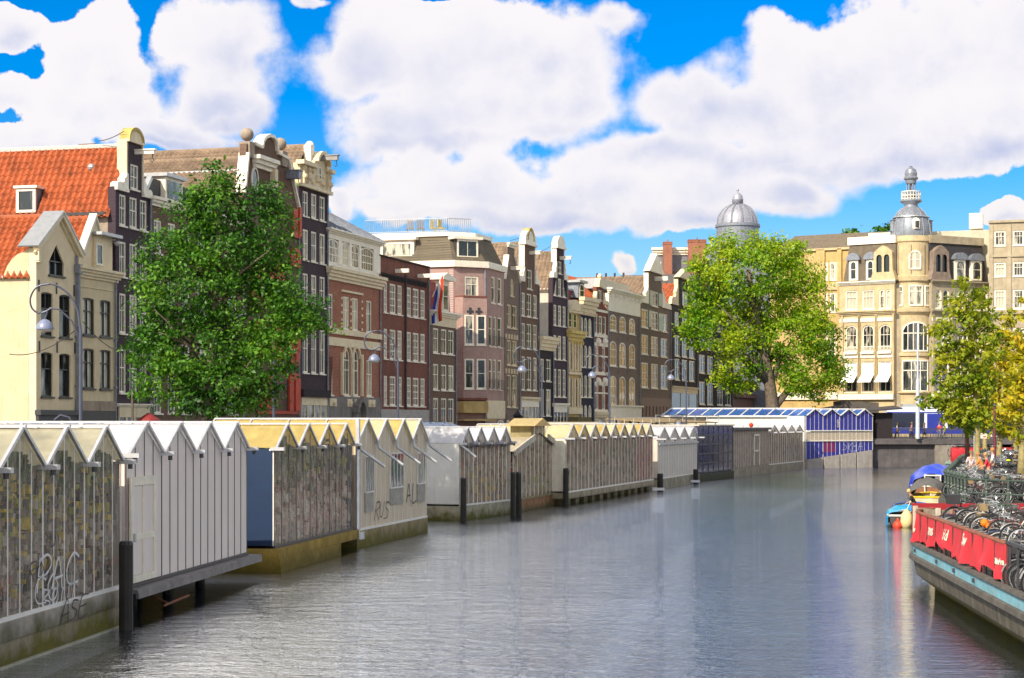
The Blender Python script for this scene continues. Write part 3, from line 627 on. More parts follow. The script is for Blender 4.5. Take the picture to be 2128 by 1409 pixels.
def house_glazed():
    h = House('studio_house', 'B', 500.5, 737, 'red brick house with white glazed top storey, cream bands and stone reliefs')
    w = h.w; za, zt = h.z(500, 712), h.z(500, 505)
    h.rows([(501, 524), (571, 597), (612, 638), (675, 699)], [(795, 942)], 1, nx=2, rows=(.6,), fw=.10, pane=PANE_C)
    xr = (500, 523); xm = 585
    z1, z0 = h.z(585, 1072), h.z(585, 1240)
    for a, b in ((499, 524), (676, 701)): h.win(h.x(a), h.x(b), z0, z1, nx=2, rows=(.62,))
    zar = h.z(585, 1030)
    for a, b in ((573, 600), (612, 640)): h.win(h.x(a), h.x(b), z0, zar, arch=(h.x(b) - h.x(a)) / 2, nx=2, rows=(.55, .78), fw=.12)
    h.front([(0, 0), (w, 0), (w, za), (0, za)], BRICK_RED, .4)
    h.body(za, BRICK_RED, 11)
    m = MB(); x0, x1 = h.x(563), h.x(650); zt2 = zar + .1
    for xx in (x0 - .2, (h.x(600) + h.x(612)) / 2 - .1, x1 - .1): m.box(xx, xx + .24, -.18, -.003, z0, zt2 - .4)
    for a, b in ((570, 603), (609, 643)):
        ar = arc(h.x(a), h.x(b), zar - (h.x(b) - h.x(a)) / 2 + .1, (h.x(b) - h.x(a)) / 2 + .12)
        for p, q in zip(ar, ar[1:]): m.bar((p[0], -.08, p[1]), (q[0], -.08, q[1]), .14, .2)
    m.build('window_surround', CREAM, h.root)
    h.cornice(-.05, w + .15, za - .05, za + .85, CREAM, .5, 4)
    for a, b, o in ((945, 970, .16), (985, 1022, .10)): h.band(0.02, w + .03, h.z(585, b), h.z(585, a), CREAM, o)
    zq = h.z(585, 770); h.band(h.x(560), h.x(655), zq - .1, zq + .05, CREAM, .12, 'hood_mould')
    m = MB()
    for zx in (563, 604, 655):
        for k in range(5): zz = h.z(585, 800 + k * 32); m.box(h.x(zx) - .12, h.x(zx) + .12, -.05, -.003, zz - .16, zz)
    m.build('quoin', CREAM, h.root)
    zb = h.z(585, 1240) - .1; h.band(.0, w + .04, 0, zb, GREYST, .10, 'plinth')
    for a, b in ((502, 532), (582, 602), (616, 644), (677, 706)):
        m = MB(); m.box(h.x(a), h.x(b), -.17, -.102, h.z(590, 1290), h.z(590, 1256)); m.ball(((h.x(a) + h.x(b)) / 2, -.17, (h.z(590, 1290) + h.z(590, 1256)) / 2), .22, 8); m.build('stone_relief', CREAM, h.root)
    x = h.x(632); m = MB(); ar = arc(x - .95, x + .95, h.z(632, 1345), 1.35)
    for p, q in zip(ar, ar[1:]): m.bar((p[0], -.3, p[1]), (q[0], -.3, q[1]), .4, .3)
    m.build('door_hood', GREYST, h.root)
    # glazed studio attic
    zf = za + .86; fr = MB(); n = 0
    groups = [(498, 550), (566, 598), (609, 642), (652, 708)]
    m = MB(); m.box(.02, w - .02, .02, .5, zf, zf + .28); m.box(.0, w + .05, -.02, .5, zt - .35, zt)
    edges = [0] + [h.x(v) for g in groups for v in g] + [w]
    for i in range(0, len(edges), 2): m.box(edges[i], max(edges[i] + .06, edges[i + 1]), -.03 if i else .0, .5, zf + .28, zt - .35)
    m.build('attic_frame', WHITE, h.root)
    for a, b in groups:
        x0, x1 = h.x(a), h.x(b); h.win(x0, x1, zf + .28, zt - .35, arch=.35, nx=max(2, round((x1 - x0) / .55)), rows=(.33, .66), fw=.09, hole=False, y=.08, sill=False, pane=PANE_C)
    h.body(zt - .4, WHITE, 9, .5, name='attic_wall')
    h.cornice(-.08, w + .1, zt, zt + .32, WHITE, .4, 3, 'eaves_cornice')
    zr = h.z(505, 385, 3.2); m = MB(); z0 = zt + .34
    m.face([(-.1, -.3, z0), (w + .2, -.3, z0), (w - 2.2, 4.2, zr), (.2, 4.2, zr)]); m.face([(w + .2, -.3, z0), (w + .2, 9, z0), (w - 2.2, 4.2, zr)]); m.face([(-.1, 9, z0), (-.1, -.3, z0), (.2, 4.2, zr)]); m.face([(w + .2, 9, z0), (-.1, 9, z0), (.2, 4.2, zr), (w - 2.2, 4.2, zr)])
    m.build('roof', M('zinc sheet', (.30, .34, .40), .4, .2, 1.5, metal=.3), h.root)
    m = MB()
    for i in range(12):
        t = i / 11; m.bar((-.1 + t * (w + .3), -.3, z0 + .03), (.2 + t * (w - 2.4), 4.2, zr + .03), .06, .08)
    m.build('roof_seam', LEAD, h.root)
def house_oxblood():
    h = House('warehouse', 'C', 84, 393, 'wide dark red brick warehouse front with six window columns and two white hoist beams')
    w = h.w; zt = h.z(85, 305)
    h.rows([(113, 135), (150, 187), (198, 226), (257, 283), (294, 331), (341, 369)], [(480, 665), (765, 950), (1055, 1238)], 1, nx=3, rows=(.25, .5, .75), fw=.13, mw=.05, fm=WHITE)
    h.front([(0, 0), (w, 0), (w, zt), (0, zt)], BRICK_OX, .4); h.body(zt - .3, BRICK_OX, 10)
    zb = h.z(200, 1262); h.band(.1, w + .02, 0, zb, M('grey render', (.38, .35, .33), .8, .2), .08, 'plinth')
    h.hoist(h.x(185), h.z(190, 412), 1.1, WHITE, .22, .3, False); h.hoist(h.x(325), h.z(330, 443), 1.1, WHITE, .22, .3, False)
    m = MB(); z0, z1 = h.z(120, 450), h.z(120, 420); n = 34
    for i in range(n): x = .5 + (w - 1) * i / n; m.box(x, x + .12, -.07, -.003, z0, z1)
    m.box(.3, w - .3, -.09, -.003, z1, z1 + .1); m.build('corbel_frieze', BLACKBR, h.root)
    m = MB(); m.box(-.02, w + .03, -.1, .45, zt, zt + .12); m.build('roof_coping', BLACKBR, h.root)
    m = MB(); m.tube([(h.x(243), -.1, zb), (h.x(243), -.1, zt - 1)], .08, 6); m.build('drainpipe', SLATE, h.root)
    m = MB(); m.box(.3, w - .3, -.9, -.1, 2.2, 2.3); m.build('shop_awning', REDROOF, h.root)
def house_low_cornice():
    h = House('cornice_house', 'C', 402, 562, 'lower dark brick house with white cornice and dormer, left of the lilac corner block')
    w = h.w; zc, z1 = h.z(412, 735), h.z(412, 665)
    h.rows([(420, 453), (470, 504), (515, 549)], [(755, 910), (978, 1140), (1190, 1352)], 0, nx=2, rows=(.6,), fw=.13, low_nx=2)
    h.front([(0, 0), (w, 0), (w, zc), (0, zc)], BRICK_BROWN, .4); h.body(zc, BRICK_OX, 9)
    m = MB(); m.box(0, w, -.06, .3, zc, zc + .75); m.build('frieze', CREAM, h.root); h.cornice(0, w + .05, zc + .75, zc + 1.2, WHITE, .55, 3)
    zr = zc + 3.6; m = MB(); m.prism([(.05, zc + 1.2), (w - .05, zc + 1.2), (w - .4, zr), (.4, zr)], .5, 8); m.build('roof', REDROOF, h.root)
    x0, x1 = h.x(470), h.x(518); m = MB(); m.box(x0, x1, .0, 2, zc + 1.2, zr + .3); d = m.build('dormer', WHITE, h.root)
    h.win(x0 + .3, x1 - .3, zc + 1.35, zr - .1, nx=1, rows=(.55,), hole=False, y=-.02, sill=False)
    m = MB(); m.prism([(x0 - .5, zr + .25), (x1 + .7, zr + .25), (x1 + .7, zr + .5), (x0 + .5, zr + .85), (x0 - .5, zr + .5)], -.4, 2.1); m.build('dormer_roof', WHITE, d)
    fl = thing('flag', 'Dutch red, white and blue flag hanging from a pole on the low dark brick house', 'flag', h.root.location, h.root.rotation_euler[2])
    m = MB(); p0 = Vector((.5, 0, h.z(412, 560))); p1 = Vector((.25, -1.0, h.z(405, 420))); m.tube([p0, p1], .05, 6); m.build('flag_pole', WHITE, fl)
    for i, cc in enumerate(((.55, .05, .02), (.75, .73, .70), (.03, .06, .38))):
        m = MB(); c0 = p1 - (p1 - p0) * .02
        def fn(u, v, i=i): t = (i + u) / 3; a = p1.lerp(p0, t * .75); return a + Vector((.10 * math.sin(9 * t + v * 4) * v - .25 * v, -.06 * math.sin(7 * v) + .25 * t * v, -v * (4.2 - 1.2 * t) * .9))
        m.grid(fn, 4, 16); m.build('flag_stripe', M('flag cloth %d' % i, cc, .8, .15), fl, True)
def flat(name, h, m, mat): return m.build(name, mat, h.root)
class Face(House):
    """another facade plane of the same building: shares the root of its parent, geometry placed through a child frame"""
    def __init__(s, parent, zt, A, B):
        s.zt = zt; s.gz = parent.gz; s.A = Vector(A); s.B = Vector(B); d = s.B - s.A; s.w = d.length; s.d = d / s.w; s.back = Vector((-s.d.y, s.d.x)); s.holes = []
        s.real = parent.root; s.par = parent
        s.root = _Frame(parent.root, (s.A.x, s.A.y, s.gz), math.atan2(d.y, d.x))
class _Frame:
    def __init__(s, root, loc, rz):
        s.root = root; s.mat = Matrix.Translation(Vector(root.location)) @ Matrix.Rotation(root.rotation_euler[2], 4, 'Z')
        s.mat = s.mat.inverted() @ Matrix.Translation(loc) @ Matrix.Rotation(rz, 4, 'Z')
        s.location = loc; s.rotation_euler = (0, 0, rz)
_build0 = MB.build
def _build(s, name, mats, parent=None, smooth=False):
    if isinstance(parent, _Frame):
        s.v = [tuple(parent.mat @ Vector(p)) for p in s.v]; return _build0(s, name, mats, parent.root, smooth)
    if parent is not None and parent.get('xf') is not None: pass
    return _build0(s, name, mats, parent, smooth)
MB.build = _build
_win0 = House.win
def _win(s, *a, **k):
    if isinstance(s.root, _Frame):
        fr = s.root; keep = MB.build
        def b2(mb, name, mats, parent=None, smooth=False):
            mb.v = [tuple(fr.mat @ Vector(p)) for p in mb.v]
            return _build0(mb, name, mats, fr.root if isinstance(parent, _Frame) else parent, smooth)
        MB.build = b2
        try: return _win0(s, *a, **k)
        finally: MB.build = keep
    return _win0(s, *a, **k)
House.win = _win
def house_lilac():
    V1 = Vector((-5.09, 156.0)); Vm = Vector((-2.27, 157.5)); V2 = Vector((-.70, 162.3))
    h = House('corner_house', 'C', 0, 0, 'lilac brick corner house with dark mansard roof, oriel windows and roof terrace', A=V1, B=Vm)
    V0 = V1 + Vector((-.95, .31)) * 10; s = Face(h, 'C', V0, V1); f = Face(h, 'C', Vm, V2)
    zc = h.z(545, 372); zt = h.z(545, 172); w = h.w
    h.win(h.x(617), h.x(702), h.z(660, 560), h.z(660, 432), nx=2, rows=(.62,), fw=.13)
    h.front([(0, 0), (w, 0), (w, zc), (0, zc)], BRICK_LILAC, .3)
    for c in ((783, 805), (822, 846)): f.win(f.x(c[0]), f.x(c[1]), f.z(795, 600), f.z(795, 435), nx=1, rows=(.6,), fw=.12)
    for c in ((769, 787), (797, 812), (823, 846)):
        for r in ((680, 868), (948, 1135)): f.win(f.x(c[0]), f.x(c[1]), f.z(778, r[1]), f.z(778, r[0]), nx=1, rows=(.6,), fw=.11)
    fw_ = f.w; f.front([(0, 0), (fw_, 0), (fw_, zc), (0, zc)], BRICK_LILAC, .3)
    s.win(s.x(412), s.x(470), s.z(440, 512), s.z(440, 436), nx=1, rows=(), fw=.1)
    s.front([(0, 0), (s.w, 0), (s.w, zc), (0, zc)], BRICK_LILAC, .3)
    # core, cornice and mansard follow the three sides
    def loc(p): q = h.root.matrix_basis.inverted() @ Vector((p[0], p[1], h.gz)); return Vector((q.x, q.y))
    bpy.context.view_layer.update()
    P = [loc(p) for p in (V0, V1, Vm, V2)]; bk = P[3] + Vector((-8, 8)); ring = P + [P[3] + (P[0] - P[1]) * 1.0]
    def inset(pts, d):
        c = sum(pts, Vector((0, 0))) / len(pts); return [p + (c - p).normalized() * d for p in pts]
    m = MB(); m.prism_xy([tuple(p) for p in inset(ring, .4)], 0, zc - .02); m.build('core_wall', BRICK_LILAC, h.root)
    m = MB(); m.prism_xy([tuple(p) for p in inset(ring, -.3)], zc, zc + .55); m.build('cornice', WHITE, h.root)
    m = MB(); a = inset(ring, .1); b = inset(ring, 1.3); n = len(a)
    for i in range(n):
        j = (i + 1) % n; m.face([(*a[i], zc + .55), (*a[j], zc + .55), (*b[j], zt), (*b[i], zt)])
    m.face([(*p, zt) for p in b]); m.build('mansard_roof', brick('shingles', (.13, .11, .075), (.17, .14, .10), (.07, .06, .05), course=.22, dirt=.3), h.root)
    m = MB(); m.prism_xy([tuple(p) for p in inset(ring, 1.1)], zt, zt + .35); m.build('roof_edge', WHITE, h.root)
    # dormers
    x0, x1 = h.x(572), h.x(716); z0, z1 = zc + .8, h.z(640, 200)
    m = MB(); m.box(x0, x1, .35, 2.2, z0, z1); d = m.build('dormer', SLATE, h.root); m = MB(); m.box(x0 - .3, x1 + .3, .1, 2.4, z1, z1 + .25); m.build('dormer_roof', WHITE, d)
    h.win(x0 + .1, x1 - .1, z0 + .05, z1 - .02, nx=2, rows=(), fw=.16, y=.32, hole=False, sill=False, pane=PANE)
    x0, x1 = 3.0, 6.2; m = MB(); m.box(x0, x1, .35, 2.4, zc + .6, zt - .3); d = m.build('dormer', WHITE, s.root); s.win(x0 + .15, x1 - .15, zc + 1.0, zt - .5, nx=3, rows=(), fw=.14, y=.34, hole=False, sill=False, pane=PANE_C)
    m = MB(); m.box(x0 - .2, x1 + .3, .05, 2.5, zt - .3, zt - .05); m.build('dormer_roof', WHITE, s.root)
    # oriel on the chamfer
    zb, zo = h.z(620, 1190), h.z(620, 566); xa, xb, xm = h.x(568), h.x(745) , h.x(668)
    ori = [(xa - .2, 0.02), (xa + .15, -.9), (xb - .4, -1.1), (xb + .1, 0.02)]
    m = MB(); m.prism_xy(ori, zb, zo); m.build('oriel', BRICK_LILAC, h.root)
    m = MB(); m.prism_xy([(p[0], p[1] - .1 if p[1] < 0 else p[1]) for p in ori], zb - .22, zb - .002); m.build('oriel_moulding', BRICK_OX, h.root); m = MB(); m.prism_xy([(p[0], p[1] - .06 if p[1] < 0 else p[1]) for p in ori], zo + .002, zo + .14); m.build('oriel_moulding', BRICK_OX, h.root)
    wp = lambda p: (h.root.matrix_basis @ Vector((p[0], p[1], 0))).to_2d()
    of = Face(h, 'C', wp(ori[1]), wp(ori[2])); xo = of.w
    for r in ((676, 862), (948, 1135)):
        z1, z0 = h.z(620, r[0]), h.z(620, r[1])
        for a, b in ((.12, xo * .44), (xo * .56, xo - .12)): of.win(a, b, z0, z1, nx=1, rows=(.52,), fw=.13, hole=False, pane=PANE)
    m = MB()
    for t in (.3, .66):
        m.box(xo * t - .32, xo * t + .32, -.03, -.003, zo - 1.35, zo - 1.15); m.box(xo * t - .12, xo * t + .12, -.035, -.003, zo - 1.6, zo - .9)
    m.build('cross_anchor', DMETAL, of.root)
    m = MB()
    for r in (862, 1135):
        zz = f.z(778, r); m = MB()
        for k in range(16): m.box(.15 + k * .28, .18 + k * .28, -.22, -.20, zz, zz + .8)
        m.box(.1, f.w - .1, -.23, -.19, zz + .8, zz + .84); m.box(.1, f.w - .1, -.23, -.19, zz, zz + .04); m.build('balcony_rail', DMETAL, f.root)
    zy = h.z(620, 1190); m = MB(); m.prism_xy([(p[0] * 1.02, p[1] - .15 if p[1] < 0 else p[1]) for p in ori], zy - 1.3, zy - .3); m.build('shop_fascia', OCHRE, h.root)
    f.band(.02, f.w - .02, zy - 1.8, zy - .2, CREAM, .1, 'shop_fascia'); m = MB(); m.box(.1, h.w, -1.9, -.1, zy - 2.0, zy - 1.85); m.build('shop_awning', OCHRE, h.root)
    f.win(f.w * .5, f.w * .95, zy - 3.3, zy - 1.9, arch=.7, nx=4, rows=(.5,), hole=False, y=-.1)
    # roof terrace
    tz = zt + .37; rg = inset(ring, 1.8); L = [(rg[0] * .1 + rg[1] * .9), rg[0]]
    m = MB(); e0, e1 = inset(ring, 1.6)[0], inset(ring, 1.6)[1]; e2 = inset(ring, 1.6)[2]
    for p, q in ((e0, e1), (e1, e2)):
        n = round((q - p).length / .2)
        for i in range(n + 1): c = p.lerp(q, i / n); m.box(c.x - .02, c.x + .02, c.y - .02, c.y + .02, tz, tz + 1.2)
        m.bar((*p, tz + 1.22), (*q, tz + 1.22), .07, .06); m.bar((*p, tz + .12), (*q, tz + .12), .05, .05)
    m.build('terrace_railing', METAL, h.root)
    for i, (t, cc, nm) in enumerate(((.55, (.35, .25, .15), 'folding_chair'), (.68, (.35, .25, .15), 'folding_chair'), (.84, (.75, .55, .05), 'folding_chair'), (.94, (.75, .55, .05), 'folding_chair'))):
        c = e0.lerp(e1, t) + Vector((0.4, .9)); wc = h.root.matrix_basis @ Vector((c.x, c.y, tz))
        ch = thing(nm, ('slatted wooden chair on the roof terrace, ' + ('left of the pair' if i == 0 else 'right of the pair')) if i < 2 else ('yellow chair on the roof terrace, ' + ('nearer the wooden chairs' if i == 2 else 'nearest the corner of the railing')), 'chair', wc, .3 * i, 'chairs on the roof terrace')
        mt = M('chair %d' % (i // 2), cc, .6); b = MB(); b.box(-.28, .28, -.25, .3, .44, .5); b.build('seat', mt, ch)
        b = MB()
        for k in range(5): b.box(-.26 + k * .12, -.19 + k * .12, .28, .33, .5, 1.25)
        b.build('backrest', mt, ch)
        for sx in (-.25, .25):
            for sy in (-.22, .28): b = MB(); b.tube([(sx, sy, 0), (sx, sy * .7, .44)], .03, 5); b.build('leg', mt, ch)
def neck_gable(h, n0, n1, zs, zn, crest=.7, mat=None, pediment=False, sc=None, zk=None, w=None):
    """neck, scrolls and crest for the upper part of a house front; returns the outline"""
    w = h.w if w is None else w; sc = sc or WHITE; xc = (n0 + n1) / 2; r = (n1 - n0) / 2 + .15
    m = MB()
    if pediment:
        m.prism([(xc - r - .25, zn), (xc + r + .25, zn), (xc, zn + crest)], -.30, .5); m.build('gable_crest', sc, h.root)
    else:
        m.prism(arc(xc - r, xc + r, zn, crest), -.16, .45); m.box(xc - r - .12, xc + r + .12, -.25, .47, zn - .22, zn - .002); m.build('gable_crest', sc, h.root)
    zk = zk or zs + (zn - zs) * .75
    h.scroll(claw(-.05, n0 - .02, zs + .02, zk, -1), sc); h.scroll(claw(n1 + .02, w + .05, zs + .02, zk, 1), sc)
    m = MB(); m.box(n0 - .14, n0 - .004, -.06, .5, zk, zn - .23); m.box(n1 + .004, n1 + .14, -.06, .5, zk, zn - .23); m.build('neck_coping', sc, h.root)
    return [(0, 0), (w, 0), (w, zs), (n1, zs), (n1, zn), (n0, zn), (n0, zs), (0, zs)]
def house_small_taupe():
    h = House('gabled_house', 'C', 866, 959, 'narrow grey brown house with small pointed gable, just right of the lilac corner block')
    w = h.w; zs = h.z(900, 400)
    for c in ((881, 905), (913, 941)):
        for r in ((608, 752), (830, 985), (1045, 1248)): h.win(h.x(c[0]), h.x(c[1]), h.z(893, r[1]), h.z(893, r[0]), nx=2, rows=(.6,), fw=.12, fm=CREAM)
    h.win(h.x(902), h.x(922), h.z(912, 556), h.z(912, 448), arch=.5, nx=2, rows=(.6,), fm=CREAM)
    n0, n1 = h.x(884), h.x(926); zn = h.z(905, 255)
    h.front([(0, 0), (w, 0), (w, zs - .9), (n1, zn - .8), (n1, zn), (n0, zn), (n0, zn - .8), (0, zs - .9)], BRICK_TAUPE, .4)
    h.cornice(n0 - .05, n1 + .05, zn, zn + .4, WHITE, .25, 2, 'gable_cap')
    m = MB(); m.bar((-.05, .1, zs - .85), (n0, .1, zn - .75), .5, .12); m.bar((w + .05, .1, zs - .85), (n1, .1, zn - .75), .5, .12); m.build('verge_coping', WHITE, h.root)
    h.hoist((n0 + n1) / 2, h.z(920, 397), 1.2); h.body(zs - 1.0, BRICK_TAUPE, 10); h.gable_roof(zs - .9, zn - .4, TILE_B, .45, 10, None, .36, .4, .08, .1, 4)
    m = MB()
    for r in (830, 1045):
        z = h.z(893, r)
        for k in range(5): m.box(.15 + k * (w - .4) / 5, .35 + k * (w - .4) / 5, -.12, -.003, z + .1, z + .55)
    m.build('lintel_ornament', CREAM, h.root); h.shopfront(h.z(900, 1290), BRICK_TAUPE, 3)
def house_neck_brown():
    h = House('neck_gable_house', 'C', 960, 1079, 'brown neck gable house with gold lichen on its curved crest and a white ground floor')
    w = h.w; zs = h.z(965, 462); n0, n1 = h.x(988), h.x(1052); zn = h.z(1010, 225)
    h.win(h.x(1007), h.x(1036), h.z(1020, 512), h.z(1020, 392), nx=2, rows=(.6,))
    h.rows([(971, 992), (1004, 1032), (1043, 1066)], [(542, 685), (730, 885), (935, 1142)], 1, nx=2, rows=(.3, .62), fw=.11)
    h.front(neck_gable(h, n0, n1, zs, zn, 1.3, zk=h.z(985, 370)), BRICK_BROWN, .45)
    m = MB(); xc = (n0 + n1) / 2; m.prism(arc(xc - 1.0, xc + 1.0, zn + .25, 1.25) + arc(xc - .75, xc + .75, zn + .25, .95)[::-1], -.2, .46); m.build('crest_moulding', MATS['lichen gold stone'], h.root)
    h.hoist(xc, h.z(1050, 305), 1.1); ze = h.z(962, 470); zr = h.z(985, 215)
    h.body(ze - .5, BRICK_BROWN, 12); h.gable_roof(ze - .5, zr, TILE_B, .45, 12, None, .40, .42, .13, .2, 4)
    zb = h.z(1000, 1190); h.cornice(.05, w - .05, zb - .3, zb + .1, CREAM, .3, 2, 'shop_cornice'); h.shopfront(zb - .3, WHITE, 5)
def house_low_dark():
    h = House('cornice_house', 'C', 1080.5, 1168, 'low dark house with white cornice tucked between two tall neck gables')
    w = h.w; zc = h.z(1080, 890)
    h.rows([(1089, 1110), (1124, 1153)], [(950, 1087), (1136, 1302)], 1, nx=2, rows=(.6,), fw=.13)
    h.front([(0, 0), (w, 0), (w, zc), (0, zc)], BLACKBR, .4); h.cornice(.02, w + .25, zc, zc + 1.35, CREAM, .55, 4); h.body(zc, BLACKBR, 10); h.shopfront(2.6, CREAM, 2)
    m = MB(); m.box(.02, w, .1, 9, zc + 1.35, zc + 1.5); m.build('roof', LEAD, h.root)
def house_neck_purple():
    h = House('neck_gable_house', 'D', 205, 296, 'slim purple black neck gable house with white scrolls and a pale exposed side wall')
    w = h.w; zs = h.z(207, 440); n0, n1 = h.x(228), h.x(274); zn = h.z(240, 245)
    h.win(h.x(241), h.x(261), h.z(250, 416), h.z(250, 340), nx=2, rows=(.5,))
    h.rows([(211, 229), (239, 259), (268, 287)], [(447, 557, dict(rows=(.5,))), (615, 742), (803, 952), (1012, 1184)], 1, nx=2, rows=(.25, .5, .75), fw=.14)
    h.front(neck_gable(h, n0, n1, zs, zn, 1.1, zk=h.z(220, 340)), PURPBR, .45)
    h.hoist((n0 + n1) / 2, h.z(262, 332), 1.2); ze = h.z(207, 505); zr = h.z(230, 278)
    h.body(ze, M('pale side wall', (.62, .55, .46), .8, .15, 1), 12, .45, -.01); h.gable_roof(ze, zr, TILE_B, .45, 12, None, .40, .42, .13, .2, 4)
    m = MB(); m.box(-.14, -.012, .44, 12, ze - .4, ze - .02); m.build('eaves_board', WHITE, h.root)
    zb = h.z(220, 1232); h.cornice(.0, w, zb - .2, zb + .15, WHITE, .3, 2, 'shop_cornice'); h.shopfront(zb - .2, WHITE, 4)
def house_yellow():
    h = House('ornate_house', 'D', 297, 376, 'yellow stone house with columns, heavy bracketed balcony cornice and broken pediment')
    w = h.w; zc = h.z(297, 765)
    zt = h.z(297, 640)
    h.rows([(309, 331), (341, 366)], [(845, 1017), (1068, 1248)], 0, nx=2, rows=(.7,), fw=.12, fm=CREAM)
    h.front([(0, 0), (w, 0), (w, zt), (0, zt)], OCHRE, .4); h.cornice(-.05, w + .35, h.z(297, 830), zc, M('yellow stone', (.60, .46, .16), .7, .25, 2), .6, 3, 'balcony_cornice', brackets=5)
    m = MB()
    for zx in (301, 321, 336, 355, 370): x = h.x(zx); m.tube([(x, -.15, h.z(330, 1020)), (x, -.15, h.z(330, 845))], .12, 8); m.tube([(x, -.12, h.z(330, 1250)), (x, -.12, h.z(330, 1065))], .12, 8)
    m.build('column', CREAM, h.root)
    for zx0, zx1 in ((302, 322), (332, 352)): h.win(h.x(zx0), h.x(zx1), zc + .25, zt - .25, nx=1, rows=(.5,), hole=False, fm=CREAM, sill=False)
    m = MB(); m.prism(arc(h.x(300), h.x(358), zt, 1.1), -.4, .4); m.box(-.1, w + .1, -.3, .4, zt - .25, zt - .003); m.build('pediment', CREAM, h.root)
    for a, b in ((1028, 1045), (1250, 1290)): h.band(-.02, w + .06, h.z(335, b), h.z(335, a), CREAM, .22)
    h.body(zt - .3, BRICK_BROWN, 10); zz = h.z(297, 500); m = MB(); m.prism([(-.6, zt), (w + 1.4, zt), (w + .7, zz), (.2, zz)], 1.2, 9); m.build('mansard_roof', REDROOF, h.root)
    m = MB(); m.box(.1, 1.1, .9, 1.6, zt + .3, zz - .5); m.build('dormer', WHITE, h.root)
    m = MB(); m.box(0, w + 2.8, 1.1, 9.2, zz, zz + .18); m.build('roof_edge', METAL, h.root); m = MB(); m.prism([(-.3, zb0 := h.z(335, 1345)), (w + .3, zb0), (w, zb0 + .6), (0, zb0 + .6)], -1.2, -.05); m.build('shop_awning', M('olive canvas', (.16, .12, .05), .8), h.root)
def house_navy():
    h = House('cornice_house', 'D', 376.5, 461, 'dark navy house with white cornice, arched windows with cream blinds')
    w = h.w; zc = h.z(376, 650)
    h.rows([(377.5, 396), (402, 421), (428, 448)], [(685, 802), (858, 997), (1045, 1184), (1232, 1345)], 0, arch='full', nx=2, rows=(.5,), fw=.13, pane=PANE_C)
    h.front([(0, 0), (w, 0), (w, zc), (0, zc)], NAVYBR, .4); h.cornice(.02, w + .2, zc, zc + 1.5, CREAM, .6, 4, brackets=6)
    x0, x1 = h.x(398), h.x(426); zd = h.z(400, 470); m = MB(); m.box(x0 - .2, x1 + .2, .5, 2.5, zc + 1.5, zd); d = m.build('dormer', LEAD, h.root); m = MB(); m.box(x0 - .6, x1 + .6, .2, 2.8, zd, zd + .25); m.build('dormer_roof', METAL, d)
    h.win(x0, x1, zc + 1.6, zd - .1, arch=.5, nx=1, rows=(.5,), y=.46, hole=False, sill=False); h.body(zc, NAVYBR, 10)
    m = MB(); m.box(.02, w - .02, 1.0, 9, zc + 1.5, zc + 1.7); m.build('roof', LEAD, h.root)
def house_banded():
    h = House('banded_house', 'D', 461.5, 549, 'narrow red brick house striped with white stone bands and an ornate stepped dormer gable')
    w = h.w; zc = h.z(462, 625); n0, n1 = h.x(478), h.x(518); zn = h.z(495, 500)
    h.win(h.x(489), h.x(510), h.z(500, 582), h.z(500, 518), nx=2, rows=(), fw=.12)
    for r in ((680, 792),): h.win(h.x(492), h.x(514), h.z(503, r[1]), h.z(503, r[0]), nx=2, rows=(.6,), fw=.14); h.win(h.x(470), h.x(484), h.z(503, r[1]), h.z(503, r[0]), nx=1, rows=(.6,), fw=.12); h.win(h.x(522), h.x(538), h.z(503, r[1]), h.z(503, r[0]), nx=1, rows=(.6,), fw=.12)
    h.rows([(472, 491), (513, 533)], [(868, 1030), (1110, 1265)], 0, nx=2, rows=(.6,), fw=.15)
    h.front([(0, 0), (w, 0), (w, zc), (n1, zc + .5), (n1, zn), (n0, zn), (n0, zc + .5), (0, zc)], BRICK_OX, .4)
    m = MB(); m.prism(arc((n0 + n1) / 2 - .75, (n0 + n1) / 2 + .75, zn, 1.0), -.2, .4); m.ball(((n0 + n1) / 2, 0, zn + 1.2), .28, 8); m.build('gable_crest', CREAM, h.root)
    h.scroll(claw(-.05, n0 - .02, zc + .52, zn - .5, -1), CREAM); h.scroll(claw(n1 + .02, w + .05, zc + .52, zn - .5, 1), CREAM)
    m = MB()
    for a, b in ((640, 655), (795, 812), (848, 868), (925, 935), (1028, 1048), (1090, 1112), (1155, 1165), (1262, 1278)): m.box(-.01, w + .02, -.07, -.003, h.z(500, b), h.z(500, a))
    for r in (838, 1085):
        for c in (481, 523): x, z = h.q(c, r); m.ball((x, -.1, z), .42, 8)
    m.build('stone_band', WHITE, h.root)
    h.body(zc, BRICK_OX, 10); zr = h.z(470, 455, 3)
    m = MB(); a = (1.2, 4.2, zr); m.tiles((-1.5, 4.2, zr), (9, 0, 0), (0, -3.9, zc + .2 - zr), .38, .4, .09, 0, 4); m.tiles((7.5, 4.2, zr), (0, 5, 0), (2.5, 0, zc - zr), .4, .4, .09, 0, 3); m.build('roof', TILE_O, h.root)
    zb = h.z(470, 1275); m = MB(); m.box(.0, w, -.35, -.003, zb - .35, zb); m.box(.05, w - .05, -.2, -.004, zb - 1.9, zb - .352); f = m.build('shop_fascia', CREAM, h.root); h.shopfront(zb - 1.9, CREAM, 3)
    text('LOUIS', .62, (w / 2, -.205, zb - 1.15), f, DMETAL, 'sign_lettering'); text('TAPAS', .36, (w / 2, -.205, zb - 1.6), f, DMETAL, 'sign_lettering')
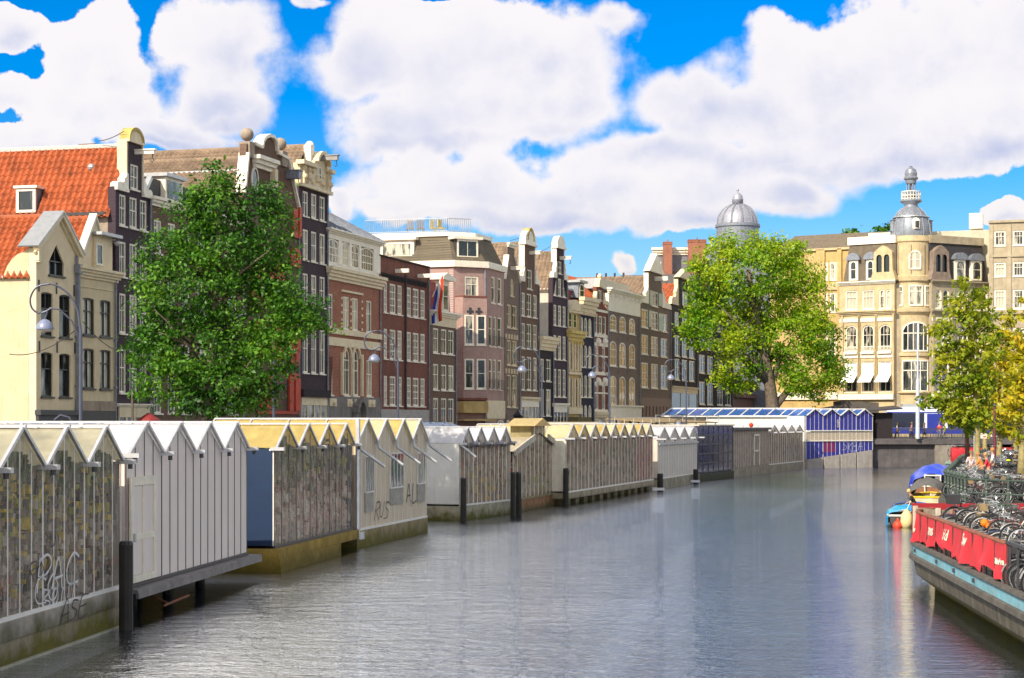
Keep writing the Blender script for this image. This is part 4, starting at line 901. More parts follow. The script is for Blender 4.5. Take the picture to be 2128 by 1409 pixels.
def house_taupe_arched():
    h = House('cornice_house', 'D', 549.5, 747, 'taupe brick house with nine white arched windows, deep white cornice and white arcade')
    w = h.w; zc = h.z(552, 645)
    h.rows([(562, 604), (621, 662), (681, 720)], [(682, 784), (844, 998), (1056, 1253)], 1, arch=.55, nx=2, rows=(.35, .68), fw=.17)
    h.front([(0, 0), (w, 0), (w, zc), (0, zc)], BRICK_TAUPE, .4); m = MB(); m.box(-.01, w, -.1, .3, zc, zc + 1.9); m.build('frieze', WHITE, h.root); h.cornice(-.02, w + .1, zc + 1.9, zc + 2.5, WHITE, .6, 3, brackets=8)
    h.anchors([(h.x(c), h.z(c, r)) for c in (553, 612, 672, 735) for r in (665, 822, 1030)])
    h.body(zc + .5, BRICK_TAUPE, 10); m = MB(); m.box(.6, w - .8, 1.0, 5, zc + 2.5, zc + 3.6); m.build('roof_box', METAL, h.root)
    zb = h.z(655, 1255); m = MB(); hl = [h.opening(h.x(a), h.x(b), .1, h.z(655, t), arch=k) for a, b, t, k in ((569, 596, 1318, .7), (604, 692, 1306, 1.4), (706, 736, 1316, .7))]
    m.prism([(.02, 0.0), (w - .02, 0.0), (w - .02, zb), (.02, zb)], -.25, -.02, 0, hl); a = m.build('arcade', WHITE, h.root); m = MB(); m.box(.3, w - .3, -.10, -.021, .1, zb - .7); m.build('pane', PANE, a); h.cornice(0, w + .05, zb, zb + .35, WHITE, .45, 2, 'shop_cornice')
def house_neck_shutters():
    h = House('neck_gable_house', 'D', 747.5, 941, 'taupe neck gable house with pale green window shutters and a purple garage front')
    w = h.w; zs = h.z(750, 592); n0, n1 = h.x(800), h.x(884); zn = h.z(840, 412)
    SH = M('pale green paint', (.50, .56, .46), .6, .15)
    h.win(h.x(820), h.x(862), h.z(840, 620), h.z(840, 527), nx=2, rows=(.55,), fw=.16)
    h.rows([(759, 800), (819, 862), (879, 920)], [(652, 766), (808, 928), (978, 1131)], 1, nx=2, rows=(.33, .62), fw=.17)
    h.front(neck_gable(h, n0, n1, zs, zn, 2.4, pediment=True, zk=h.z(800, 500)), BRICK_TAUPE, .45)
    for a, b, t, u in ((808, 819, 527, 620), (863, 882, 530, 610), (803, 818, 652, 755), (863, 888, 655, 768)):
        m = MB(); m.box(h.x(a), h.x(b), -.10, -.02, h.z(840, u), h.z(840, t)); m.build('shutter', SH, h.root)
    h.hoist((n0 + n1) / 2, h.z(870, 470), 1.6, WHITE, .5, .5, False)
    ze = h.z(750, 600); zr = h.z(795, 418); h.body(ze, BRICK_TAUPE, 26); h.gable_roof(ze, zr, TILE_B, .45, 26, None, .5, .5, .15, .2, 4)
    zb = h.z(840, 1190); G = M('purple paint', (.075, .025, .04), .5, .3); m = MB(); m.box(.05, w - .05, -.12, -.003, 0, zb); f = m.build('garage_front', G, h.root); m = MB()
    for k in range(9): m.box(.9 + k * (w - 2) / 8, 1.0 + k * (w - 2) / 8, -.16, -.122, .1, zb - 1.0)
    m.build('garage_slat', BLACKBR, f)
    m = MB()
    for i in range(4): m.lathe([(.14, zr), (.12, zr + .6), (.001, zr + .6)], 8, (w / 2, 4 + i * 1.1))
    m.build('chimney_pot', SLATE, h.root)
def house_dark_orange():
    h = House('neck_gable_house', 'D', 942, 1107, 'dark brick gable house with orange tiled roof partly behind the round tree')
    w = h.w; zs = h.z(948, 605); n0, n1 = h.x(985), h.x(1070); zn = h.z(1020, 450)
    h.win(h.x(1014), h.x(1050), h.z(1030, 616), h.z(1030, 530), nx=2, rows=(.5,), fw=.16)
    h.rows([(966, 992)], [(655, 742)], 0, nx=2, rows=(.5,), fw=.16); h.rows([(1012, 1046)], [(655, 742)], 0, nx=2, rows=(.5,), fw=.16)
    h.rows([(966, 996), (1011, 1044), (1056, 1089)], [(800, 930), (945, 1078)], 0, nx=2, rows=(.6,), fw=.16)
    h.front(neck_gable(h, n0, n1, zs, zn, 1.4, pediment=True, sc=CREAM), BLACKBR, .45)
    ze = h.z(948, 610); zr = h.z(985, 468); h.body(ze, BLACKBR, 14); h.gable_roof(ze, zr, TILE_O, .45, 14, None, .45, .45, .10, .2, 4)
    zb = h.z(1020, 1125); h.cornice(.05, w, zb - .2, zb + .1, CREAM, .3, 2, 'shop_cornice'); h.shopfront(zb - .2, CREAM, 3)
def house_dark_wide():
    h = House('cornice_house', 'E', 175.5, 352, 'broad black house behind the round tree with four columns of white windows')
    w = h.w; zc = h.z(178, 760)
    h.rows([(181, 210), (222, 251), (273, 303), (313, 344)], [(790, 870), (902, 977), (1007, 1102), (1145, 1263)], 0, nx=2, rows=(.6,), fw=.2, mw=.08)
    h.front([(0, 0), (w, 0), (w, zc), (0, zc)], BLACKBR, .4); h.cornice(0, w, zc, zc + 1, WHITE, .5, 3); h.body(zc, BLACKBR, 12); h.shopfront(h.z(200, 1275), BLACKBR, 5)
    m = MB(); m.prism([(.05, zc + 1), (w - .05, zc + 1), (w - 1.2, zc + 4.5), (1.2, zc + 4.5)], .5, 11); m.build('roof', SLATE, h.root)
def house_low_red():
    h = House('corner_shop', 'E', 352.5, 500, 'low reddish stone shop behind the trunk of the round tree')
    w = h.w; zc = h.z(360, 1150); h.rows([(385, 422), (440, 478)], [(1160, 1200)], 0, nx=1, rows=(), fw=.1)
    ST = M('red sandstone', (.20, .10, .08), .8, .3); h.front([(0, 0), (w, 0), (w, zc), (0, zc)], ST, .4); z = h.z(360, 1215); h.band(-.05, w + .2, z - .3, z + .2, ST, .5); h.body(zc, ST, 10)
    h.win(.8, 3.2, .3, z - .6, nx=3, rows=(.7,), fm=M('dark green shop', (.02, .05, .03), .5)); h.cornice(0, w, zc, zc + .5, ST, .4, 2)
def rear_mansard():
    A = gpt(1352, 246, 0).to_2d(); B = gpt(1446, 246, 0).to_2d()
    h = House('rear_building', 'D', 0, 0, 'grey mansard building with tall red chimney rising behind the neck gable houses', A=A, B=B, group='buildings behind the front row')
    z0, z1 = h.z(820, 400), h.z(820, 300); w = h.w; m = MB(); m.box(0, w, 0, 12, 0, z0); m.build('wall', BRICK_TAUPE, h.root)
    m = MB(); m.prism([(0, z0), (w, z0), (w, z1), (.7, z1)], 0, 11); m.build('mansard_roof', M('grey slate', (.20, .20, .23), .5, .25, 2), h.root); h.cornice(.4, w, z1, z1 + 1.0, WHITE, .6, 3)
    z2 = h.z(960, 250); m = MB(); m.prism([(3.5, z1 + 1), (w, z1 + 1), (w, z2), (6, z2)], .5, 9); m.build('roof', M('zinc sheet', (.3, .34, .4)), h.root)
    h.win(h.x(842), h.x(882), h.z(860, 395), h.z(860, 342), nx=1, rows=(), hole=False, fw=.25)
    h.chimney(h.x(916), -1.2, 0, h.z(916, 222, -1.2), (h.x(942) - h.x(890)), 1.4, BRICK_RED, 1)
    h.chimney(h.x(1100), -.8, 0, h.z(1100, 208, -.8), 2.4, 1.2, BRICK_RED, 1)
    m = MB(); m.box(2, w, -.9, -.1, 0, h.z(950, 425)); m.build('lower_wing', CREAM, h.root)
def text(s, size, loc, parent, mat, name='lettering', shear=0.0, ext=.006, rot=(PI / 2, 0, 0), sx=1.0, warp=None, bold=0.0):
    cu = bpy.data.curves.new('lettering', 'FONT'); cu.body = s; cu.size = size; cu.align_x = 'CENTER'; cu.align_y = 'CENTER'; cu.shear = shear; cu.extrude = ext; cu.offset = bold; cu.resolution_u = 3
    t = bpy.data.objects.new('lettering', cu); COL.objects.link(t); dg = bpy.context.evaluated_depsgraph_get(); me = bpy.data.meshes.new_from_object(t.evaluated_get(dg)); bpy.data.objects.remove(t); bpy.data.curves.remove(cu)
    mt = Matrix.Translation(loc) @ Matrix.Rotation(rot[2], 4, 'Z') @ Matrix.Rotation(rot[1], 4, 'Y') @ Matrix.Rotation(rot[0], 4, 'X') @ Matrix.Diagonal((sx, 1, 1, 1)); me.transform(mt)
    if isinstance(parent, _Frame): me.transform(parent.mat); parent = parent.root
    if warp:
        for v in me.vertices: v.co = warp(v.co)
    me.materials.clear(); me.materials.append(mat); o = bpy.data.objects.new(name, me); COL.objects.link(o); o.parent = parent; return o

# ------------------------------------------------------------------ the big corner store with its turret, and neighbours
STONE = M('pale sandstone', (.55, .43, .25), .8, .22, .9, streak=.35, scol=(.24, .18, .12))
STONE_G = M('grey and shaded sandstone', (.41, .34, .235), .8, .25, .9, streak=.4, scol=(.16, .13, .11))  # own stone of the office, shaded copy on the store's right face
def corner_store():
    TC = gpt(1893, 236.5, 0).to_2d(); rad = 2.75
    V = [Vector((43.35, 238.2)), Vector((49.7, 233.9)), Vector((54.55, 233.9)), Vector((63.4, 238.6))]
    h = House('corner_store', 'F', 0, 0, 'big pale stone corner store with domed turret, arched windows and white awnings', 'store', None, A=V[0], B=V[1], gz=3.0)
    r = Face(h, 'F', V[2], V[3]); c = Face(h, 'F', V[1], V[2])
    ZB = lambda y: H + (CY - (330 + y * .37621)) * 236 / F - 3.0
    zg, zc1, zc2, zt = 0, ZB(850), ZB(690), ZB(470)
    for f, cols in ((h, [(257, 322), (350, 415), (443, 510)]), (r, [(745, 800), (850, 910), (955, 1015)])):
        W = f.w; pil = []
        for k, (a, b) in enumerate(cols):
            x0, x1 = (f.x(a), f.x(b)) if f is h else (W * (.06 + k * .33), W * (.06 + k * .33) + 2.4)
            x0 = max(.2, x0); x1 = min(W - .15, x1)
            f.win(x0, x1, ZB(1062), ZB(918), arch=(x1 - x0) * .38, nx=3, rows=(.62,), fw=.16, rev=.3, pane=PANE_C)
            f.win(x0, x1, ZB(1288), ZB(1120), nx=2, rows=(.35,), fw=.15, rev=.3)
            for q0, q1 in ((x0, (x0 + x1) / 2 - .08), ((x0 + x1) / 2 + .08, x1)) if k == 2 and f is h or (k == 0 and f is r) else ((x0, x1),):
                ar = (q1 - q0) / 2 if (q1 - q0) < 1.4 else 0
                f.win(q0, q1, ZB(832), ZB(725), arch=ar, nx=3 if not ar else 1, rows=(.66,), fw=.16, rev=.25, pane=PANE_C)
            pil += [x0 - .38, x1 + .38]
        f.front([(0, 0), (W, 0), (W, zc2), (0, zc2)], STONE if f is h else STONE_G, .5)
        st = STONE if f is h else STONE_G  # right face takes the greyer stone, its shade put into the colour
        m = MB()
        for p in pil:
            if 0 < p < W: m.box(max(0, p - .14), min(W, p + .14), -.22, -.003, 5.2, zc1 - .3)
        m.build('pilaster', st, f.root)
        f.cornice(-.02, W + .02, zc1 - .3, zc1 + .3, st, .5, 3); f.cornice(-.02, W + .02, zc2 - .1, zc2 + .35, WHITE if f is h else st, .45, 3)
        m = MB(); m.box(0.02, W - .02, -.12, -.003, ZB(1100), ZB(1078)); m.box(.02, W - .02, -.12, -.003, ZB(900), ZB(880)); m.build('stone_band', WHITE, f.root)
        m = MB(); m.box(0, W, -.45, -.003, ZB(1330), ZB(1300)); m.build('shop_fascia', WHITE, f.root)
        for k, (a, b) in enumerate(cols):
            x0, x1 = (f.x(a), f.x(b)) if f is h else (W * (.06 + k * .33), W * (.06 + k * .33) + 2.4)
            x0 = max(.2, x0); x1 = min(W - .15, x1)
            m = MB(); n = 14
            for i in range(n + 1): xx = x0 + (x1 - x0) * i / n; m.box(xx - .02, xx + .02, -.34, -.30, ZB(1066), ZB(1040))
            m.box(x0, x1, -.36, -.28, ZB(1040), ZB(1036)); m.box(x0 - .1, x1 + .1, -.4, -.003, ZB(1078), ZB(1066)); m.build('window_balustrade', WHITE, f.root)
            if f is h:
                m = MB(); z1, z0 = ZB(1130), ZB(1236); m.hexa([(x0, -.14, z0 + 1.0), (x1, -.14, z0 + 1.0), (x1, -.06, z0 + 1.0), (x0, -.06, z0 + 1.0), (x0, -.14, z1), (x1, -.14, z1), (x1, -.06, z1), (x0, -.06, z1)])
                m.hexa([(x0 - .1, -1.5, z0), (x1 + .1, -1.5, z0), (x1 + .05, -.1, z0 + 1.0), (x0 - .05, -.1, z0 + 1.0), (x0 - .1, -1.5, z0 + .05), (x1 + .1, -1.5, z0 + .05), (x1 + .05, -.1, z0 + 1.08), (x0 - .05, -.1, z0 + 1.08)]); m.build('awning', M('awning canvas', (.82, .80, .76), .8, .06), f.root)
        # mansard with dormers
        W2 = W; m = MB(); a, b = (1.0 if f is h else 0, 0) ; z1 = zt
        m.prism([(0.3 if f is h else 0, zc2 + .36), (W, zc2 + .36), (W if f is h else W - 1.0, z1), (1.2 if f is h else 0, z1)], .5, 2.6)
        m.build('mansard_roof', SLATE if f is r else M('brown slate', (.15, .12, .085), .7, .3, 2), f.root)
        m = MB(); m.box(1.0 if f is h else 0, W if f is h else W - .8, .3, 6, z1, z1 + 1.0); m.build('roof_parapet', WHITE if f is h else STONE_G, f.root)
        for a, b in (((282, 318), (376, 412)) if f is h else ((862, 908), (944, 990))):
            if f is h: x0, x1 = f.x(a), f.x(b)
            else: x0 = W * (.42 if a < 900 else .70); x1 = x0 + 1.5
            m = MB(); m.box(x0 - .18, x1 + .18, .12, 2.4, zc2 + .5, ZB(556)); d = m.build('dormer', WHITE, f.root)
            m = MB(); m.prism(arc(x0 - .5, x1 + .5, ZB(556), .95), -.15, 2.5); m.build('dormer_roof', LEAD, f.root)
            f.win(x0, x1, zc2 + .6, ZB(560), arch=.55, nx=1, rows=(.55,), hole=False, y=.10, sill=False, fw=.14)
        # sculpted stone dormer next to the turret
        x0 = W - 2.7 if f is h else .1; x1 = x0 + 2.5
        m = MB(); o = [(x0 - .5, zc2 + .36), (x1 + .5, zc2 + .36), (x1 + .1, zc2 + 1.6), (x1, ZB(520)), ((x0 + x1) / 2 + .5, ZB(495)), ((x0 + x1) / 2, ZB(485)), ((x0 + x1) / 2 - .5, ZB(495)), (x0, ZB(520)), (x0 - .1, zc2 + 1.6)]
        hl = [f.opening(x0 + .35, x0 + 1.1, zc2 + 1.4, ZB(535), arch=.4), f.opening(x0 + 1.4, x0 + 2.15, zc2 + 1.4, ZB(535), arch=.4)]; m.prism(o, -.35, .6, 0, hl); m.build('stone_dormer', STONE if f is h else M('shaded sandstone', (.25, .19, .15), .8, .3, 2, streak=.4), f.root)  # right dormer's shade is painted by the darker stone
        m = MB(); m.box(x0 + .36, x1 - .36, -.1, -.05, zc2 + 1.4, ZB(540)); m.build('pane', PANE, f.root)
    # core
    bpy.context.view_layer.update(); inv = h.root.matrix_basis.inverted()
    pts = [(inv @ Vector((v.x, v.y, 0))).to_2d() for v in (V[0], V[1], V[2], V[3], V[3] + Vector((-2, 14)), V[0] + Vector((2, 14)))]
    cc = sum(pts, Vector((0, 0))) / 6; m = MB(); m.prism_xy([tuple(p + (cc - p).normalized() * .55) for p in pts], 0, zc2 - .1); m.prism_xy([tuple(p + (cc - p).normalized() * 1.8) for p in pts], zc2, zt + .3); m.build('core_wall', STONE_G, h.root)
    # turret
    t = (inv @ Vector((TC.x, TC.y, 0))).to_2d(); tx, ty = t
    m = MB(); m.lathe([(rad, 0), (rad, ZB(1300)), (rad + .3, ZB(1296)), (rad + .3, ZB(1288)), (rad, ZB(1284)), (rad, ZB(1096)), (rad + .2, ZB(1092)), (rad + .2, ZB(1078)), (rad, ZB(1074)), (rad, ZB(868)), (rad + .35, ZB(850)), (rad + .35, ZB(830)), (rad, ZB(826)), (rad, ZB(690)), (rad + .25, ZB(680)), (rad + .25, ZB(655)), (rad, ZB(650)), (rad, ZB(470)), (rad + .15, ZB(462)), (rad + .1, ZB(432)), (.01, ZB(430))], 40, (tx, ty)); tw = m.build('turret', STONE, h.root, False)
    # turret windows, set round the curve: angles measured from the direction facing the canal
    base = math.atan2(-1, 0) - h.root.rotation_euler[2] + .02
    def curved(a0, a1, z0, z1, nx, rows, arch=False, name='turret_window'):
        m = MB(); R1, R2 = rad + .10, rad + .02; g = MB(); n = 10
        pt = lambda a, z, rr: (tx + rr * math.cos(base + a), ty + rr * math.sin(base + a), z)
        top = lambda u: z1 if not arch else z1 - (z1 - z0) * .28 * (1 - math.sqrt(max(0, 1 - (2 * u - 1) ** 2)))
        for i in range(n):
            u, v = i / n, (i + 1) / n; a, b = a0 + (a1 - a0) * u, a0 + (a1 - a0) * v
            g.face([pt(a, z0, R2), pt(b, z0, R2), pt(b, top(v), R2), pt(a, top(u), R2)])
            m.bar(pt(a, top(u), R1 - .04), pt(b, top(v), R1 - .04), .12, .2); m.bar(pt(a, z0, R1 - .04), pt(b, z0, R1 - .04), .14, .2)
            for q in rows: zz = z0 + (z1 - z0) * q; m.bar(pt(a, zz, R1 - .06), pt(b, zz, R1 - .06), .08, .12)
        for k in range(nx + 1): u = k / nx; a = a0 + (a1 - a0) * u; m.bar(pt(a, z0, R1 - .05), pt(a, top(min(.97, max(.03, u))), R1 - .05), .16 if k in (0, nx) else .09, .1)
        w = m.build(name, WHITE, h.root); g.build('pane', PANE_C, w)
    curved(-.62, .62, ZB(1064), ZB(908), 5, (.62,), True); curved(-.62, .62, ZB(1285), ZB(1118), 3, (.68,))
    for a, b in ((-.86, -.62), (-.30, .30), (.46, .80)): curved(a, b, ZB(815), ZB(708), 1 if b - a < .4 else 2, (.72,))
    curved(-.30, .22, ZB(615), ZB(518), 2, (.5,), True)
    m = MB()
    for k in range(15): a = base - 1.5 + k * .21; m.bar((tx + (rad + .12) * math.cos(a), ty + (rad + .12) * math.sin(a), ZB(640)), (tx + (rad + .12) * math.cos(a), ty + (rad + .12) * math.sin(a), ZB(480)), .1, .12) if k % 3 == 0 else None
    m.build('turret_rib', STONE_G, h.root)
    ZT_ = ZB; k = 236 / F * .37621
    dome = [(2.55, ZT_(432)), (2.62, ZT_(415)), (2.5, ZT_(370)), (2.25, ZT_(330)), (1.75, ZT_(295)), (1.2, ZT_(272)), (.9, ZT_(262)), (.95, ZT_(256)), (.85, ZT_(250)), (1.4, ZT_(236)), (1.42, ZT_(228)), (.9, ZT_(224))]
    m = MB(); m.lathe(dome, 32, (tx, ty)); m.build('turret_dome', LEAD, h.root, True)
    m = MB()
    for i in range(12):
        a = 2 * PI * i / 12; m.tube([(tx + (p[0] + .03) * math.cos(a), ty + (p[0] + .03) * math.sin(a), p[1]) for p in dome[:6]], .07, 4)
    m.lathe([(2.3, ZT_(326)), (2.42, ZT_(326)), (2.38, ZT_(320)), (2.2, ZT_(320))], 32, (tx, ty)); m.build('dome_rib', METAL, h.root)
    a = base + .05; px_, py_ = tx + 2.3 * math.cos(a), ty + 2.3 * math.sin(a)
    m = MB(); m.lathe([(.55, ZT_(395)), (.55, ZT_(350)), (.35, ZT_(338)), (.01, ZT_(332))], 12, (px_, py_)); d = m.build('dome_dormer', WHITE, h.root); m = MB(); m.lathe([(.3, ZT_(390)), (.3, ZT_(354)), (.01, ZT_(348))], 10, (px_ + .32 * math.cos(a), py_ + .32 * math.sin(a))); m.build('pane', SLATE, d)
    for s in (-1.5, 1.5):
        b = base + s; m = MB(); m.lathe([(.45, ZT_(400)), (.45, ZT_(345)), (.6, ZT_(340)), (.01, ZT_(334))], 10, (tx + 2.35 * math.cos(b), ty + 2.35 * math.sin(b))); m.build('dome_dormer', LEAD, h.root)
    m = MB(); n = 20
    for i in range(n): a = 2 * PI * i / n; m.tube([(tx + 1.22 * math.cos(a), ty + 1.22 * math.sin(a), ZT_(226)), (tx + 1.22 * math.cos(a), ty + 1.22 * math.sin(a), ZT_(182))], .045, 4)
    for zz in (222, 205, 182): m.lathe([(1.18, ZT_(zz)), (1.27, ZT_(zz)), (1.27, ZT_(zz) + .09), (1.18, ZT_(zz) + .09)], 24, (tx, ty))
    m.build('lantern_railing', WHITE, h.root)
    m = MB(); m.lathe([(.62, ZT_(226)), (.62, ZT_(185)), (.3, ZT_(183)), (.3, ZT_(140)), (.66, ZT_(136)), (.72, ZT_(116)), (.92, ZT_(110)), (.95, ZT_(103)), (.78, ZT_(96)), (.80, ZT_(78)), (.66, ZT_(58)), (.34, ZT_(48)), (.2, ZT_(44)), (.22, ZT_(40)), (.01, ZT_(36))], 20, (tx, ty))
    for i in range(8): a = 2 * PI * i / 8; m.tube([(tx + .58 * math.cos(a), ty + .58 * math.sin(a), ZT_(184)), (tx + .58 * math.cos(a), ty + .58 * math.sin(a), ZT_(138))], .09, 5)
    m.build('turret_lantern', LEAD, h.root)
def store_neighbours():
    # yellow wing left of the store
    h = House('yellow_store', 'F', 0, 0, 'yellow stone building between the round tree and the turreted store', 'store', None, A=gpt(1600, 246, 0).to_2d(), B=gpt(1770, 240, 0).to_2d(), gz=3.0)
    ZB = lambda x, y: h.z(x, y); w = h.w
    h.rows([(145, 160), (172, 202), (207, 223)], [(570, 672), (740, 848), (930, 1080)], 1, nx=2, rows=(.6,), fw=.18)
    zc = h.z(180, 505); h.front([(0, 0), (w, 0), (w, zc), (0, zc)], M('yellow sandstone', (.52, .36, .15), .8, .22, .9, streak=.3, scol=(.3, .2, .1)), .5); h.body(zc - .1, STONE_G, 12, .5)
    m = MB()
    for zx in (112, 135, 228, 300): m.box(h.x(zx) - .3, h.x(zx) + .3, -.3, -.003, 5, zc + .2)
    m.build('pilaster', OCHRE, h.root); m = MB(); m.box(-.05, w + .1, -.3, .6, zc, zc + .3); m.box(0, w, -.2, -.003, h.z(180, 725), h.z(180, 690)); m.build('cornice', STONE, h.root)
    z1 = h.z(120, 410, 3); m = MB(); x0, x1 = h.x(20), w + 3.5; m.face([(x0 - 6, 2.0, zc + .2), (h.x(185), 2.0, zc + .2), (h.x(190), 5, z1), (x0 - 3, 5, z1)]); m.face([(h.x(185), 2.0, zc + .2), (x1 + 4, 4, zc + .2), (x1 + 2, 6, z1), (h.x(190), 5, z1)]); m.face([(x0 - 3, 5, z1), (h.x(190), 5, z1), (x1 + 2, 6, z1), (x1 + 2, 12, z1), (x0 - 3, 12, z1)]); m.build('roof', M('brown slate', (.15, .12, .085)), h.root)
    m = MB(); m.box(.2, w - .3, -.3, -.003, h.z(100, 1330), h.z(100, 1290)); m.build('shop_fascia', WHITE, h.root); h.band(.2, w - .2, .2, h.z(100, 1345), OCHRE, .15, 'shop_front')
    # grey office right of the store
    h = House('grey_office', 'F', 0, 0, 'grey stone office block with flat roof at the right edge, beside the turreted store', 'office', None, A=gpt(2056, 236, 0).to_2d(), B=gpt(2215, 233, 0).to_2d(), gz=3.0)
    h.rows([(1080, 1142), (1182, 1244), (1300, 1360)], [(398, 482), (572, 652), (724, 832), (935, 1040)], 0, nx=3, rows=(.66,), fw=.2, rev=.25, pane=PANE_C); w = h.w
    zc = h.z(1060, 355); h.front([(0, 0), (w, 0), (w, zc), (0, zc)], STONE_G, .5); h.body(zc, M('pale render', (.50, .46, .36), .8, .2, .6), 14, .5)
    m = MB(); m.box(-.1, w, -.25, .5, zc, zc + .3); m.box(0, w, -.2, -.003, h.z(1060, 545), h.z(1060, 532)); m.box(0, w, -.35, -.003, h.z(1060, 860), h.z(1060, 838))
    for zx in (1062, 1162, 1262): m.box(h.x(zx) - .25, h.x(zx) + .25, -.15, -.003, 4, zc - .2)
    m.build('stone_band', STONE_G, h.root); h.shopfront(5.5, WHITE, 4)
    m = MB(); m.box(-3.0, -1.3, 6, 9, zc, h.z(970, 300, 6)); m.build('roof_plant_room', WHITE, h.root)
    m = MB(); m.box(-13, -.0, 3.5, 14, 0, h.z(940, 395, 3.5)); m.build('rear_wing', M('pale render', (.5, .46, .36)), h.root)
    m = MB(); m.box(-16, -10, 2.5, 8, 18, h.z(780, 400, 3)); m.build('roof_railing_block', WHITE, h.root)
def dome_building():
    c = gpt(1533, 285, 0); k = 285 / F * .40445
    Z = lambda y: H + (CY - (330 + y * .40445)) * 285 / F - GZ
    t = thing('domed_building', 'grey lead dome with ribs and small cupola rising behind the round tree', 'dome', (c.x, c.y, GZ)); rr = 112 * k
    m = MB(); m.box(-9, 9, -6, 12, 0, Z(470)); m.lathe([(rr * .98, Z(470)), (rr * .98, Z(358)), (rr * 1.03, Z(352)), (rr * 1.03, Z(340)), (rr * .95, Z(336))], 36); m.build('drum', LEAD, t)
    pr = [(rr * .93 * math.cos(a), Z(336) + (Z(232) - Z(336)) * math.sin(a)) for a in [i * PI / 2 / 10 for i in range(10)]] + [(rr * .25, Z(232)), (rr * .25, Z(212)), (rr * .27, Z(208)), (rr * .23, Z(204)), (rr * .22, Z(190)), (rr * .1, Z(176)), (rr * .03, Z(172)), (rr * .03, Z(166)), (rr * .06, Z(162)), (rr * .05, Z(156)), (.01, Z(153))]
    m = MB(); m.lathe(pr, 36); m.build('dome', M('pale lead sheet', (.36, .36, .42), .45, .2, 3, metal=.3, streak=.3), t, True)
    m = MB()
    for i in range(12): a = 2 * PI * i / 12 + .1; m.tube([(p[0] * 1.01 * math.cos(a), p[0] * 1.01 * math.sin(a), p[1]) for p in pr[:10]], .16, 5)
    m.build('dome_rib', LEAD, t)
def build_houses():
    for f in (house_cream_gable, house_cream_cornice, house_dark_neck, house_brown_low, house_warehouse, house_ornate, house_glazed, house_oxblood, house_low_cornice, house_lilac, house_small_taupe, house_neck_brown, house_low_dark, house_neck_purple, house_yellow, house_navy, house_banded, house_taupe_arched, house_neck_shutters, house_dark_orange, house_dark_wide, house_low_red, rear_mansard, corner_store, store_neighbours, dome_building): f()
build_houses()
# ------------------------------------------------------------------ floating market glasshouses
def glassmat(name, dirt=(.30, .27, .23), clear=.55, rough=.12, s=1.0):
    if name in MATS: return MATS[name]
    m, nt, p = nodemat(name); N = nt.nodes; L = nt.links
    tc = N.new('ShaderNodeTexCoord'); mp = N.new('ShaderNodeMapping'); L.new(tc.outputs['Object'], mp.inputs[0]); mp.inputs['Scale'].default_value = (2.2 * s, 2.2 * s, .55 * s)
    n = N.new('ShaderNodeTexNoise'); L.new(mp.outputs[0], n.inputs['Vector']); n.inputs['Scale'].default_value = 2; n.inputs['Detail'].default_value = 9; n.inputs['Roughness'].default_value = .72
    r = N.new('ShaderNodeMapRange'); L.new(n.outputs['Fac'], r.inputs[0]); r.inputs[1].default_value = .36; r.inputs[2].default_value = .66; r.inputs[3].default_value = max(.04, 1 - clear - .18); r.inputs[4].default_value = 1 - clear + .28
    cr = N.new('ShaderNodeMix'); cr.data_type = 'RGBA'; L.new(n.outputs['Fac'], cr.inputs[0]); cr.inputs[6].default_value = (*[c * .7 for c in dirt], 1); cr.inputs[7].default_value = (*[min(.9, c * 1.4) for c in dirt], 1); L.new(cr.outputs[2], p.inputs['Base Color'])
    p.inputs['Roughness'].default_value = .3; p.inputs['Specular IOR Level'].default_value = .22
    t = N.new('ShaderNodeBsdfTransparent'); t.inputs[0].default_value = (.93, .92, .9, 1); mx = N.new('ShaderNodeMixShader'); L.new(r.outputs[0], mx.inputs[0]); L.new(t.outputs[0], mx.inputs[1]); L.new(p.outputs[0], mx.inputs[2])
    L.new(mx.outputs[0], nt.nodes['Material Output'].inputs[0]); MATS[name] = m; return m
def roofglass(name, col, rough=.18, trans=.35, var=.3, scol=None, streak=.5):
    if name in MATS: return MATS[name]
    m = M(name, col, rough, var, 1.6, streak=streak, scol=scol or [c * .6 for c in col], sscale=(1, 1, 1)); nt = m.node_tree; N = nt.nodes; L = nt.links; p = N['Principled BSDF']; p.inputs['Specular IOR Level'].default_value = .6
    t = N.new('ShaderNodeBsdfTranslucent'); t.inputs[0].default_value = (*[min(.9, c * 1.2) for c in col], 1); mx = N.new('ShaderNodeMixShader'); mx.inputs[0].default_value = trans; L.new(p.outputs[0], mx.inputs[1]); L.new(t.outputs[0], mx.inputs[2]); L.new(mx.outputs[0], N['Material Output'].inputs[0]); return m
WBAR = M('white glazing bar', (.80, .77, .73), .4, .08); DBAR = M('dark glazing bar', (.06, .055, .06), .5, .1); ALU = M('aluminium', (.62, .62, .66), .35, .12, 3, metal=.45)
CONC = M('mossy concrete', (.34, .30, .23), .9, .4, 1.3, streak=.7, scol=(.07, .075, .02), sscale=(1.2, 1.2, .5)); ALGAE = M('algae', (.09, .085, .012), .9, .5, 2.5)
INT = M('shop interior', (.36, .31, .26), .9, .3, 1)
